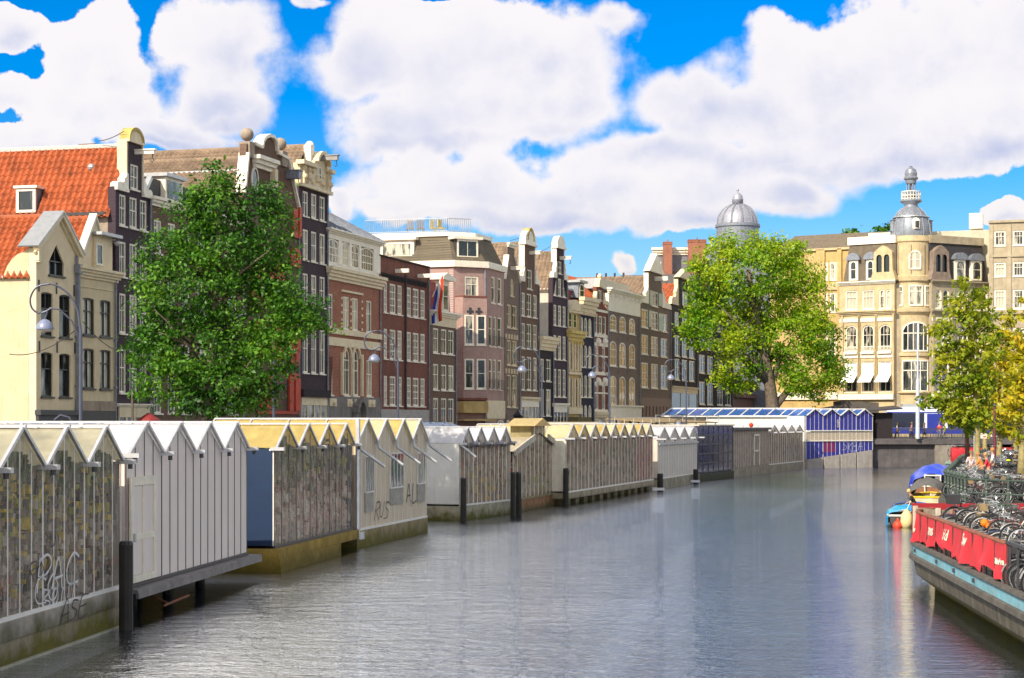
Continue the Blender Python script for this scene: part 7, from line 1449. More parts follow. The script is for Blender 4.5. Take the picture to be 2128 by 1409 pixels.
# ------------------------------------------------------------------ bicycles
def make_bike(lab, frame, extra=None, lady=True):
    t = thing('bicycle', lab, 'bicycle', (0, 0, 0), 0, 'parked bicycles'); r = .34; fm = M('bike paint %.2f %.2f %.2f' % frame, frame, .35, .15, 5)
    RUB = M('tyre rubber', (.02, .02, .02), .7, .2); CHR = M('chrome', (.62, .62, .62), .25, .1, 5, metal=.9); SAD = M('saddle leather', (.035, .03, .03), .55, .2)
    for x in (-.54, .54):
        m = MB(); n = 16
        for k in range(n): a, b = 2 * PI * k / n, 2 * PI * (k + 1) / n; m.bar((x + r * math.cos(a), 0, r + r * math.sin(a)), (x + r * math.cos(b), 0, r + r * math.sin(b)), .042, .042)
        w = m.build('wheel', RUB, t); m = MB(); rr = r - .035
        for k in range(n): a, b = 2 * PI * k / n, 2 * PI * (k + 1) / n; m.bar((x + rr * math.cos(a), 0, r + rr * math.sin(a)), (x + rr * math.cos(b), 0, r + rr * math.sin(b)), .024, .024)
        for k in range(8): a = 2 * PI * k / 8; m.bar((x, 0, r), (x + rr * math.cos(a), 0, r + rr * math.sin(a)), .007)
        m.build('rim', CHR, w); m = MB()
        for k in range(7): a, b = .25 + 2.3 * k / 7, .25 + 2.3 * (k + 1) / 7; m.bar((x + (r + .04) * math.cos(a), 0, r + (r + .04) * math.sin(a)), (x + (r + .04) * math.cos(b), 0, r + (r + .04) * math.sin(b)), .07, .012)
        m.build('mudguard', fm, t)
    bb = (-.08, 0, .30); st = (-.22, 0, .78); hd = (.34, 0, .86); hb = (.37, 0, .72)
    m = MB(); m.tube([bb, st], .02, 6); m.tube([bb, hb], .022, 6); m.tube([(-.19, 0, .62) if lady else st, hd if not lady else (.35, 0, .80)] if not lady else [(-.15, 0, .52), (.35, 0, .82)], .02, 6); m.tube([hd, hb, (.44, 0, .52), (.54, 0, r)], .02, 6)
    for y in (-.05, .05): m.tube([bb, (-.54, y, r)], .012, 5); m.tube([st, (-.54, y, r)], .012, 5)
    m.build('frame', fm, t)
    m = MB(); m.tube([st, (-.26, 0, .92)], .016, 6); m.hexa([(-.40, -.10, .92), (-.10, -.025, .93), (-.10, .025, .93), (-.40, .10, .92), (-.42, -.09, .99), (-.08, -.02, .97), (-.08, .02, .97), (-.42, .09, .99)]); m.build('saddle', SAD, t)
    m = MB(); m.tube([hd, (.32, 0, 1.0), (.36, 0, 1.06)], .016, 6); m.tube([(.14, -.29, 1.04), (.26, -.27, 1.08), (.36, -.12, 1.07), (.36, .12, 1.07), (.26, .27, 1.08), (.14, .29, 1.04)], .014, 6); m.build('handlebar', CHR, t)
    m = MB(); m.bar((-.80, 0, .74), (-.36, 0, .76), .13, .02); m.bar((-.62, 0, .74), (-.54, 0, r), .02); m.build('luggage_rack', SAD, t)
    if extra == 'basket':
        m = MB(); m.hexa([(.42, -.13, .82), (.60, -.13, .82), (.60, .13, .82), (.42, .13, .82), (.40, -.17, 1.02), (.66, -.17, 1.02), (.66, .17, 1.02), (.40, .17, 1.02)]); m.build('basket', M('wicker', (.30, .22, .12), .8, .3, 9), t)
    if extra == 'orange': m = MB(); m.ball((.50, 0, 1.0), .11, 10); m.ball((.38, .06, .92), .09, 8); m.ball((.46, -.1, .94), .08, 8); m.build('handlebar_bag', M('orange cloth', (.90, .20, .01), .7), t)
    if extra == 'yellow': m = MB(); m.ball((-.26, 0, 1.0), .15, 8, 0, .5); m.build('saddle_cover', M('neon yellow', (.75, .85, .02), .6), t)
    if extra == 'crate': m = MB(); m.box(.40, .78, -.22, .22, .78, 1.06); m.build('front_crate', M('black crate', (.03, .03, .035), .6), t)
    return t
def edgeX(Y):
    for a, b in zip(EDGE_R, EDGE_R[1:]):
        if a[1] <= Y <= b[1]: return a[0] + (b[0] - a[0]) * (Y - a[1]) / (b[1] - a[1])
def bikes():
    kinds = [((.03, .03, .035), None, True, 'black city bicycle'), ((.05, .05, .06), 'crate', False, 'dark bicycle with black front crate'), ((.28, .28, .30), None, False, 'grey bicycle'), ((.02, .05, .22), None, True, 'blue bicycle'), ((.03, .03, .03), 'basket', True, 'black bicycle with wicker basket'), ((.28, .025, .02), None, True, 'dark red bicycle'), ((.55, .53, .48), None, True, 'cream bicycle')]
    proto = [make_bike(k[3], k[0], k[1], k[2]) for k in kinds]; used = set(); r = random.Random(12)
    def put(k, x, y, z, rz, lab, grp, tilt=0.0):
        o = proto[k]
        if k in used: o = copy_tree(o)
        used.add(k); o.location = (x, y, z); o.rotation_euler = (tilt, 0, rz); o['label'] = kinds[k][3] + ' ' + lab; o['group'] = grp + ', ' + kinds[k][3].replace('bicycle', 'ones', 1) if False else kinds[k][3] + 's ' + grp; return o
    # barge deck
    lft = lambda y: 12.43 + .084 * (y - 57.4)
    for i in range(26):
        y = 54.8 - i * .60; x = lft(y) + 1.55 + r.uniform(-.15, .25)
        put(r.choice([0, 0, 1, 2, 3, 4, 0, 6, 5]), x, y, 1.52 + (.28 if i % 3 == 2 else 0), r.choice((0, PI)) + r.uniform(-.2, .2) - .08, 'among the hoops on the red banner barge', 'on the banner barge', r.uniform(-.12, .12))
    for i in range(14):
        y = 55.4 - i * .62; x = lft(y) + 2.9 + r.uniform(-.2, .3)
        put(r.choice([0, 1, 2, 3, 4, 6, 5]), x, y, 1.40, r.choice((0, PI)) + r.uniform(-.5, .5), 'among the hoops on the red banner barge', 'on the banner barge', r.uniform(-.12, .12))
    for i in range(6):
        y = 41.2 - i * .55; x = lft(y) + .95
        put(r.choice([0, 1, 2]), x, y, 1.2, PI + r.uniform(-.3, .3), 'among the hoops on the red banner barge', 'on the banner barge', r.uniform(-.12, .12))
    o = make_bike('bicycle with bright orange handlebar bag on the deck of the near barge', (.04, .04, .05), 'orange'); o.location = (12.9, 47.2, 1.35); o.rotation_euler = (0, 0, 2.7); del o['group']
    # along the quay railing
    Y = 70.0
    while Y < 150:
        x = edgeX(Y)
        if x + .3 < .2845 * Y + .8: put(r.choices(range(7), (6, 2, 4, 1, 2, 1, 2))[0], x + r.uniform(.95, 1.25), Y + r.uniform(-.1, .1), GZ, .05 + r.choice((0, PI)) + r.uniform(-.25, .25) - .3, 'in the crowded row along the quay railing', 'parked along the quay railing', r.uniform(-.15, .15))
        if x + 1.5 < .2845 * Y and not 83 < Y < 96: put(r.choices(range(7), (6, 2, 4, 1, 2, 1, 2))[0], x + r.uniform(2.3, 2.7), Y, GZ, .05 + r.choice((0, PI)) + r.uniform(-.5, .5), 'in the crowded row along the quay railing', 'parked along the quay railing', r.uniform(-.15, .15))
        Y += r.uniform(.48, .68) * (1 if Y < 96 else 1.9)
    Y = 90.0
    while Y < 165:
        x = edgeX(Y) + 4.1
        if x - 1 < .2845 * Y: put(r.choices(range(7), (6, 2, 4, 1, 2, 1, 2))[0], x + r.uniform(-.2, .3), Y, GZ, r.choice((0, PI)) + r.uniform(-.5, .1), 'in the row between the trees on the right quay', 'parked between the quay trees', r.uniform(-.15, .15))
        if Y > 104 and x + 1.3 < .2845 * Y: put(r.choices(range(7), (6, 2, 4, 1, 2, 1, 2))[0], x + 2.0 + r.uniform(-.2, .3), Y, GZ, r.choice((0, PI)) + r.uniform(-.5, .1), 'in the row between the trees on the right quay', 'parked between the quay trees', r.uniform(-.15, .15))
        Y += r.uniform(.9, 1.3)
    o = make_bike('bicycle with neon yellow saddle cover parked between the quay trees', (.1, .1, .1), 'yellow'); o.location = gpt(2104, 104, GZ); o.rotation_euler = (0, 0, .3); del o['group']
    # far barge
    for i in range(14): put(r.choice((0, 2, 6)), 41.5 + i * .40 + r.uniform(-.1, .1), 167 + r.uniform(0, 5), 1.75, PI / 2 + r.uniform(-.6, .6), 'standing on the far barge with the red banner', 'on the far banner barge')
bikes()
# ------------------------------------------------------------------ barge with red banners
def barge():
    P0 = Vector((15.05, 57.4)); d = Vector((-.084, -1)).normalized(); sd = Vector((d.y, -d.x))      # sd points to the canal side (left)
    t = thing('bicycle_barge', 'weathered flat barge with pale blue stripe and torn red banners, used for bicycle parking', 'barge', (P0.x, P0.y, 0), math.atan2(d.y, d.x)); HB = 2.62
    # local x runs from the far end towards us, y to the right bank side negative = canal side after rotation
    sgn = 1 if Vector((-math.sin(t.rotation_euler[2]), math.cos(t.rotation_euler[2]))).dot(sd) > 0 else -1
    def hb(s, ins=0, rake=0):
        s = s - rake; b = HB - ins; e = 3.2
        return 0.0 if s <= 0 else (b * (1 - (1 - min(s, e) / e) ** 2.6) ** (1 / 2.2))
    S = [0, .03, .12, .3, .6, 1, 1.5, 2.1, 2.7, 3.4, 5, 8, 12, 16, 20, 26, 34]
    lev = [(1.36, .14, .1), (1.36, -.02, -.02), (1.28, -.04, -.04), (1.24, .02, .02), (1.00, .03, .03), (.98, -.07, -.07), (.86, -.09, -.09), (.80, -.02, 0), (.79, .03, .04), (.40, .10, .14), (.36, .13, .2), (.05, .52, 1.1), (-.7, .95, 1.9)]
    mi = [0, 0, 0, 1, 0, 0, 0, 2, 2, 2, 3, 3]
    HG = M('hull grey timber', (.10, .09, .08), .8, .4, 2, streak=.5); HBL = M('pale blue hull paint', (.20, .48, .60), .55, .25, 2.5, streak=.75, scol=(.34, .30, .22), sscale=(1.5, 1.5, .6)); HP = M('worn black planks', (.085, .075, .06), .8, .5, 2, streak=.75, scol=(.26, .22, .15), sscale=(2, 2, .25)); HM = mossy('mossy hull', (.15, .135, .10), (.24, .20, .015), .05, .55)
    m = MB(); off = {}
    for li, (z, ins, rk) in enumerate(lev):
        for side in (1, -1):
            for k, s in enumerate(S): off[li, side, k] = len(m.v); x = rk + s; m.v.append((x, side * sgn * hb(x, ins, rk), z))
    for li in range(len(lev) - 1):
        for side in (1, -1):
            for k in range(len(S) - 1): m.f.append((off[li, side, k], off[li, side, k + 1], off[li + 1, side, k + 1], off[li + 1, side, k])); m.m.append(mi[li])
    m.build('hull', [HG, HBL, HP, HM], t)
    m = MB(); pl = [(.1 + s, sgn * hb(.1 + s, .1, .1)) for s in S[1:]]; pr = [(.1 + s, -sgn * hb(.1 + s, .1, .1)) for s in S[1:]]; m.prism_xy(pl + pr[::-1], .9, 1.15); m.build('deck', M('deck planks', (.13, .115, .10), .85, .4, 2), t)
    m = MB()
    for x in (3.2, 7.5, 10.5, 13.5): m.box(x, x + .13, sgn * hb(x, 0) - .06 if sgn > 0 else sgn * hb(x, 0) - .03, sgn * hb(x, 0) + .03 if sgn > 0 else sgn * hb(x, 0) + .06, 1.08, 1.18)
    m.build('scupper', DMETAL, t)
    # canal side rail with posts and banners
    def pos(s):
        """point on the rail line at rail distance s from the far corner"""
        return RL[min(len(RL) - 1, max(0, int(s / .05)))]
    RL = []; x = .55; last = None; acc = 0
    while x < 17.2:
        p = Vector((x, sgn * hb(x, .16, .05))); RL_add = p
        if last is None or (p - last).length >= .05: RL.append(p); last = p
        x += .004
    IR = M('rusty rail', (.20, .075, .05), .75, .4, 6); m = MB(); tot = (len(RL) - 1) * .05; nP = 11; w = tot / nP
    for i in range(nP + 1): p = pos(i * w); m = MB(); m.tube([(p.x, p.y, 1.3), (p.x, p.y, 2.26)], .028, 6); m.build('rail_post', M('dark red post', (.10, .03, .03), .7), t)
    m = MB(); m.tube([(*pos(i * .5), 2.26) for i in range(int(tot / .5) + 1)], .045, 6)
    for i in range(int(tot / .22)): p = pos(i * .22); m.ball((p.x, p.y, 2.26), .062, 6)
    m.build('handrail', IR, t)
    CL = M('red banner cloth', (.62, .035, .05), .6, .15, 2); r = random.Random(5)
    par = [dict(s=r.uniform(.05, .14), a=r.uniform(0, 6), lift=r.choice((0, .05, .12, .22)), tear=r.uniform(-.12, .12)) for _ in range(nP)]
    TX = {1: ('www', .20, .58), 3: ('ams', .46, .42), 5: ('idd', .50, .40), 7: ('Sw', .42, .28), 10: ('amsterdam', .20, .50)}
    for i in range(nP):
        q = par[i]; s0, s1 = i * w + .05, (i + 1) * w - .05
        def sheet(u, v, o=0.0, q=q, s0=s0, s1=s1):
            sg = s0 + (s1 - s0) * (u + q['tear'] * v * math.sin(PI * u)); p = pos(sg); p2 = pos(sg + .1); tn = (p2 - p).normalized() if (p2 - p).length > 1e-6 else Vector((1, 0)); nr = Vector((-tn.y, tn.x)) * sgn
            bul = q['s'] * math.sin(PI * u) * (.4 + v) * .9 + .022 * math.sin(7 * u + 4 * v + q['a']) * (.2 + v) + .05 * max(0, math.sin(4.2 * u - 3 * v + q['a'] * 2)) ** 3 * v + o
            z = 2.24 - .86 * v + q['lift'] * v * v * (.3 + math.sin(PI * u)) + .03 * math.sin(7 * u + q['a']) * v
            return Vector((p.x + nr.x * bul, p.y + nr.y * bul, z))
        m = MB(); m.grid(sheet, 22, 16); b = m.build('banner', CL, t, True)
        if i in TX:
            s_, sz, vv = TX[i]; lo = w - .1
            def warp(c, sheet=sheet, vv=vv): return sheet(min(1, max(0, .5 + c.x / lo)), min(1, max(0, vv - c.z / .86)), .014 + (.004 if c.y < 0 else 0))
            text(s_, sz, (0, 0, 0), b, WHITE, 'banner_lettering', .12, .002, sx=(1 if len(s_) < 5 else .95) * 1.25, warp=warp, bold=.012)
    # plain steel end frame beyond the banners
    m = MB(); e0 = pos(tot); 
    for k in range(10): x = e0.x + .3 + k * .9; y = sgn * hb(x, .16, .05); m.tube([(x, y, 1.3), (x, y, 2.3)], .03, 6)
    m.bar((e0.x, e0.y, 2.3), (e0.x + 9, sgn * hb(e0.x + 9, .16), 2.3), .07); m.build('steel_rail', DMETAL, t)
    # far end panels: banner cloth with its shade put into the colour
    m = MB()
    for a, b in ((-.98, -.42), (-.40, .10), (.12, .60), (.62, .98)): m.box(.62, .66, min(a, b) * 2.4, max(a, b) * 2.4, 1.3, 2.45)
    m.build('end_panel', M('shaded red banner cloth', (.30, .012, .02), .6, .15, 2), t)
    W = t.matrix_basis; at = lambda x, y, z: W @ Vector((x, y * sgn, z))
    b = thing('wheelie_bin', 'green wheeled bin with purple round sticker on the near barge', 'bin', at(1.4, -.25, 1.16), .1); G = M('bin green', (.025, .07, .03), .45, .15); m = MB(); m.hexa([(-.28, -.32, .08), (.28, -.32, .08), (.26, .32, .08), (-.26, .32, .08), (-.36, -.40, 1.15), (.36, -.40, 1.15), (.34, .4, 1.15), (-.34, .4, 1.15)]); m.build('body', M('bin black', (.02, .028, .022), .45), b); m = MB(); m.hexa([(-.40, -.44, 1.152), (.40, -.44, 1.152), (.38, .44, 1.152), (-.38, .44, 1.152), (-.36, -.38, 1.30), (.36, -.38, 1.30), (.34, .40, 1.34), (-.34, .40, 1.34)]); m.build('lid', G, b); m = MB(); m.lathe([(.001, 0), (.15, 0), (.15, .012), (.001, .012)], 14); k = m.build('sticker', M('purple sticker', (.28, .14, .42), .5), b); k.rotation_euler = (PI / 2, 0, 0); k.location = (-.02, -.385, .62); m = MB(); m.box(.16, .30, -.41, -.39, .55, .85); m.build('paper_label', WHITE, b)
    for x in (-.25, .25): m = MB(); m.tube([(x - .03, .3, .1), (x + .03, .3, .1)], .1, 10); m.build('wheel', DMETAL, b)
    c = thing('wooden_crate', 'open grey wooden cargo crate behind the corner of the near barge', 'crate', at(1.35, 1.5, 1.16), .25); WD = M('grey crate wood', (.32, .27, .20), .8, .35, 4, streak=.4); m = MB(); X, Yc, Z = .55, .75, 1.15
    m.box(-X, X, -Yc, -Yc + .05, 0, Z); m.box(-X, X, Yc - .05, Yc, 0, Z); m.box(-X, -X + .05, -Yc + .051, Yc - .051, 0, Z); m.box(X - .05, X, -Yc + .051, Yc - .051, 0, Z); m.box(-X + .05, X - .05, -Yc + .05, Yc - .05, .0, .05); m.build('board', WD, c); m = MB()
    for x in (-X, X):
        for y in (-Yc, Yc): m.box(x - .06, x + .06, y - .06, y + .06, 0, Z + .06)
    m.build('corner_batten', M('pale batten', (.55, .5, .4), .7), c)
    rk = thing('bicycle_rack', 'row of grey steel bicycle hoops along the canal side of the near barge', 'bicycle rack', at(2.6, 0, 1.15), t.rotation_euler[2]); ST = M('hoop steel', (.20, .20, .19), .45, .2, 4, metal=.2)
    for i in range(18):
        x = i * .80; y0 = sgn * (hb(min(2.6 + x, 30), .42)); y1 = y0 - sgn * 1.0; m = MB(); m.tube([(x, y0, 0), (x, y0, .80), (x + .02, y0 - sgn * .05, .93), (x + .04, y0 - sgn * .2, 1.0), (x + .1, y1 + sgn * .2, .98), (x + .12, y1 + sgn * .05, .92), (x + .12, y1, .8), (x + .12, y1, 0)], .017, 6); m.build('hoop', ST, rk, True)
barge()
# ------------------------------------------------------------------ railing, boats, signs on the right bank
def hull(m, L, W, h, mi=0, rim=None, n=14, tr=.75):
    """open boat hull: x along, bow at +x; returns rim points"""
    prof = []
    for i in range(n + 1):
        u = i / n; x = -L / 2 + L * u; b = W / 2 * (tr + (1 - tr) * math.sin(min(1, u * 2.2) * PI / 2)) * (1 - max(0, (u - .55) / .45) ** 2.2) ; prof.append((x, max(.02, b), h * (1 + .25 * max(0, u - .6))))
    o = len(m.v)
    for x, b, z in prof:
        for q in ((b, z), (b * .96, z * .45), (b * .7, -.15), (0, -.28), (-b * .7, -.15), (-b * .96, z * .45), (-b, z)): m.v.append((x, q[0], q[1]))
    for i in range(n):
        for j in range(6): a = o + i * 7 + j; m.f.append((a, a + 1, a + 8, a + 7)); m.m.append(mi)
    m.f.append(tuple(o + j for j in range(7))); m.m.append(mi); return prof
def boat(lab, x, y, rz, L, W, h, col, rimcol, name='moored_boat'):
    t = thing(name, lab, 'boat', (x, y, 0), rz, 'small boats moored along the right quay'); m = MB(); pr = hull(m, L, W, h); m.build('hull', col, t)
    m = MB(); pts = [(x_, b, z) for x_, b, z in pr] + [(x_, -b, z) for x_, b, z in pr[::-1]]; m.tube(pts, .055, 6); m.tube([pts[0], pts[-1]], .055, 6); m.build('gunwale', rimcol, t); m = MB()
    m.face([(x_, b * .9, h * .35) for x_, b, z in pr] + [(x_, -b * .9, h * .35) for x_, b, z in pr[::-1]]); m.build('floor', M('boat floor', (.18, .14, .10), .8), t); return t, pr
def tarp(t, pr, z0, bulge, mat, u0=.05, u1=.95, drop=.35, seed=1, name='tarpaulin'):
    r = random.Random(seed); ph = r.uniform(0, 6); m = MB()
    def fn(u, v):
        q = u0 + (u1 - u0) * u; k = q * (len(pr) - 1); i = min(len(pr) - 2, int(k)); f = k - i; x = pr[i][0] * (1 - f) + pr[i + 1][0] * f; b = (pr[i][1] * (1 - f) + pr[i + 1][1] * f) + .07; z = pr[i][2] * (1 - f) + pr[i + 1][2] * f
        w = 2 * v - 1; y = b * max(-1, min(1, w * 1.18)); c = max(0, 1 - abs(w) ** 2.4); zz = z + (z0 - z) * c * (math.sin(PI * min(1, max(0, .12 + u * .80))) ** .5) * bulge
        if abs(w) > .85: zz = z - drop * (abs(w) - .85) / .15
        zz += .05 * math.sin(11 * u + 4 * w + ph) * c + .035 * math.sin(23 * u - 9 * w + ph); return Vector((x, y * (1 + .02 * math.sin(19 * u + ph)), zz))
    m.grid(fn, 30, 18); return m.build(name, mat, t, True)
def right_bank():
    GR = M('green iron', (.06, .085, .07), .5, .3, 4); pth = [(20.3, 64.6, GZ), (17.45, 69.3, GZ), (18.3, 76, GZ), (22.1, 90, GZ), (26.9, 108, GZ), (33.1, 128, GZ), (40.8, 152, GZ)]; t = thing('quay_railing', 'old green iron balustrade round the corner of the right quay', 'railing', (17.45, 69.3, GZ)); o = Vector(t.location)
    for p, q in zip(pth, pth[1:]):
        p, q = Vector(p) - o, Vector(q) - o; n = max(2, round((q - p).length / (1.05 if q.y < 30 else 1.6)))
        for i in range(n):
            c = p.lerp(q, i / n)
            if c.y > 45 and i % 2: continue
            m = MB(); m.lathe([(.10, 0), (.10, .12), (.055, .2), (.07, .55), (.05, .6), (.08, .66), (.05, .72), (.06, 1.05), (.10, 1.1), (.10, 1.16), (.02, 1.26)], 8, (c.x, c.y)); m.build('baluster', GR, t)
        m = MB(); m.tube([p + Vector((0, 0, 1.02)), q + Vector((0, 0, 1.02))], .04, 6); m.tube([p + Vector((0, 0, .5)), q + Vector((0, 0, .5))], .035, 6); m.build('rail', GR, t)
    rz = 1.30
    SKY = M('light blue tarpaulin', (.01, .30, .62), .4, .15, 3); RB = M('royal blue tarpaulin', (.012, .05, .58), .35, .2, 2); WB = M('boat white', (.70, .68, .62), .5, .12, 2); WD = M('varnished boat wood', (.22, .09, .04), .4, .3, 3)
    b, pr = boat('small white rimmed boat under a bright light blue cover, just beyond the near barge', 19.35, 88.0, rz, 4.6, 1.9, .55, M('boat dark hull', (.06, .05, .05), .6), WB); tarp(b, pr, .95, 1, SKY, .0, .75, .5, 3)
    t = thing('fender', 'cream and white boat fender hanging beside the near barge', 'fender', (18.75, 85.5, .35)); m = MB(); m.lathe([(.02, -.45), (.22, -.38), (.30, -.1), (.28, .25), (.10, .48), (.04, .52)], 12); m.build('float_body', M('cream fender', (.72, .60, .30), .5), t, True); m = MB(); m.tube([(0, 0, .5), (.3, .5, .9)], .02, 5); m.build('rope', WHITE, t)
    t = thing('buoy', 'round red buoy floating beside the light blue covered boat', 'buoy', (18.35, 85.6, .10)); m = MB(); m.ball((0, 0, 0), .24, 12); m.lathe([(.05, .22), (.05, .34), (.01, .34)], 8); m.build('float_body', M('buoy red', (.65, .06, .03), .5), t, True)
    b, pr = boat('small blue edged dinghy in which a fair haired man leans over', 21.3, 96.0, rz, 4.2, 1.8, .6, WB, M('blue rim', (.03, .12, .40), .5))
    b, pr = boat('wooden boat with yellow gunwale under a grey sagging cover', 24.3, 105.0, rz, 5.4, 2.2, .75, M('cream hull', (.60, .52, .36), .6), M('yellow rim', (.75, .52, .02), .5)); tarp(b, pr, 1.75, 1, M('grey tarpaulin', (.11, .105, .10), .7, .2, 2), .02, .8, .1, 7)
    b, pr = boat('large motor boat wrapped in a shiny royal blue tarpaulin', 28.6, 121.5, rz, 9.0, 3.3, .85, WD, WB); tarp(b, pr, 2.15, 1, RB, .0, .98, .45, 9)
    m = MB()
    for y in (-.5, .5): m.tube([(-4.7, y, .5), (-4.75, y, 1.5), (-4.2, y, 1.6)], .045, 6)
    m.tube([(-4.75, -.55, 1.55), (-4.75, .55, 1.55)], .05, 6); m.box(-5.2, -4.5, -.6, .6, .25, .42); m.build('swim_platform', WB, b)
    b, pr = boat('small white cabin boat beyond the royal blue covered boat', 34.6, 137.0, rz, 6, 2.4, .9, WB, WHITE); m = MB(); m.hexa([(-1.6, -.9, .9), (1.4, -.8, .9), (1.4, .8, .9), (-1.6, .9, .9), (-1.2, -.75, 1.9), (.6, -.65, 1.9), (.6, .65, 1.9), (-1.2, .75, 1.9)]); m.build('cabin', WHITE, b)
    # far barge with red banner
    t = thing('bicycle_barge', 'far teal hulled barge with bright red banner near the bridge', 'barge', (42.6, 166, 0), 0); m = MB(); TE = M('teal hull', (.12, .21, .20), .7, .3, 1); 
    pts = [(-2.6, 0), (-2.2, -.9), (2.9, -1.2), (3.4, 0), (10, 22), (4, 24)]
    m.prism_xy(pts, -.5, 1.2); m.build('hull', TE, t); m = MB(); m.prism_xy([(p[0] * 1.03, p[1] - .08) for p in pts], 1.202, 1.34); m.build('gunwale', M('teal rail', (.25, .36, .33), .6), t); m = MB()
    CLR = MATS['red banner cloth']
    def fn(u, v): return Vector((-2.3 + 5.5 * u, -1.05 - .12 * math.sin(14 * u + 3 * v) * v, 2.62 - 1.2 * v))
    m.grid(fn, 30, 8); m.build('banner', CLR, t, True)
    def fn2(u, v): return Vector((-2.35 + 6 * u, -.9 + 22 * u, 2.62 - 1.2 * v))
    m = MB(); m.grid(fn2, 30, 6); m.build('banner', CLR, t); m = MB(); 
    for k in range(6): x = -2.35 + k * 1.12; m.tube([(x, -1.0, 1.3), (x, -1.0, 2.7)], .05, 5)
    m.bar((-2.35, -1, 2.68), (3.2, -1, 2.68), .07); m.build('rail', M('red rail', (.4, .03, .03), .6), t)
    t = thing('banner_fence', 'red cloth fence along the far quay behind the trees', 'fence', (46.4, 164, GZ), -.05); m = MB()
    def fn3(u, v): return Vector((7.5 * u, .06 * math.sin(18 * u + 2 * v), 1.15 - .8 * v))
    m.grid(fn3, 30, 6); m.build('banner', CLR, t, True); m = MB()
    for k in range(6): m.tube([(k * 1.5, .05, 0), (k * 1.5, .05, 1.2)], .04, 5)
    m.build('post', GR, t)
    # signs
    p = gpt(2040, 104, GZ); t = thing('parking_sign', 'white board with purple and red marks on a thin post among the quay trees', 'sign', p); m = MB(); m.tube([(-.42, .05, 0), (-.42, .05, 2.6)], .035, 6); m.build('post', METAL, t); zt = H + (CY - 900) / F * 104 - GZ; zb = H + (CY - 911) / F * 104 - GZ; m = MB(); m.box(-.30, .30, -.02, .02, zb, zt); q = m.build('board', WHITE, t); m = MB(); m.lathe([(.001, 0), (.09, 0), (.09, .008), (.001, .008)], 12); k = m.build('purple_disc', M('purple sign', (.09, .04, .32), .5), q); k.rotation_euler = (PI / 2, 0, 0); k.location = (-.18, -.021, (zb + zt) / 2 - .02); m = MB(); m.box(.07, .26, -.03, -.021, zb + .06, zb + .13); m.build('red_mark', REDP, q); m = MB(); m.box(-.26, .26, -.03, -.021, zt - .07, zt - .04); m.build('dark_line', DMETAL, q)
    p = gpt(2067, 112, GZ); t = thing('red_post', 'dark red iron post between the quay trees', 'post', p); m = MB(); m.tube([(0, 0, 0), (0, 0, 1.0), (0, 0, 4.2)], [.16, .10, .08], 8); m.build('shaft', M('dark red iron', (.12, .025, .04), .5), t); m = MB(); m.ball((0, 0, 4.28), .14, 8); m.build('finial', DMETAL, t)
right_bank()
# ------------------------------------------------------------------ people
def skin(name, nodes, edges, mat, parent, sub=1):
    me = bpy.data.meshes.new(name); me.from_pydata([n[:3] for n in nodes], edges, []); o = bpy.data.objects.new(name, me); COL.objects.link(o)
    md = o.modifiers.new('s', 'SKIN'); ss = o.modifiers.new('d', 'SUBSURF'); ss.levels = sub; ss.render_levels = sub
    for v, n in zip(me.skin_vertices[0].data, nodes): v.radius = (n[3], n[4] if len(n) > 4 else n[3])
    me.skin_vertices[0].data[0].use_root = True
    nm = bpy.data.meshes.new_from_object(o.evaluated_get(bpy.context.evaluated_depsgraph_get())); bpy.data.objects.remove(o); bpy.data.meshes.remove(me)
    nm.materials.clear(); nm.materials.append(mat); nm.polygons.foreach_set('use_smooth', [True] * len(nm.polygons)); r = bpy.data.objects.new(name, nm); COL.objects.link(r); r.parent = parent; return r
SKIN = M('skin', (.50, .27, .18), .55, .1, 6)
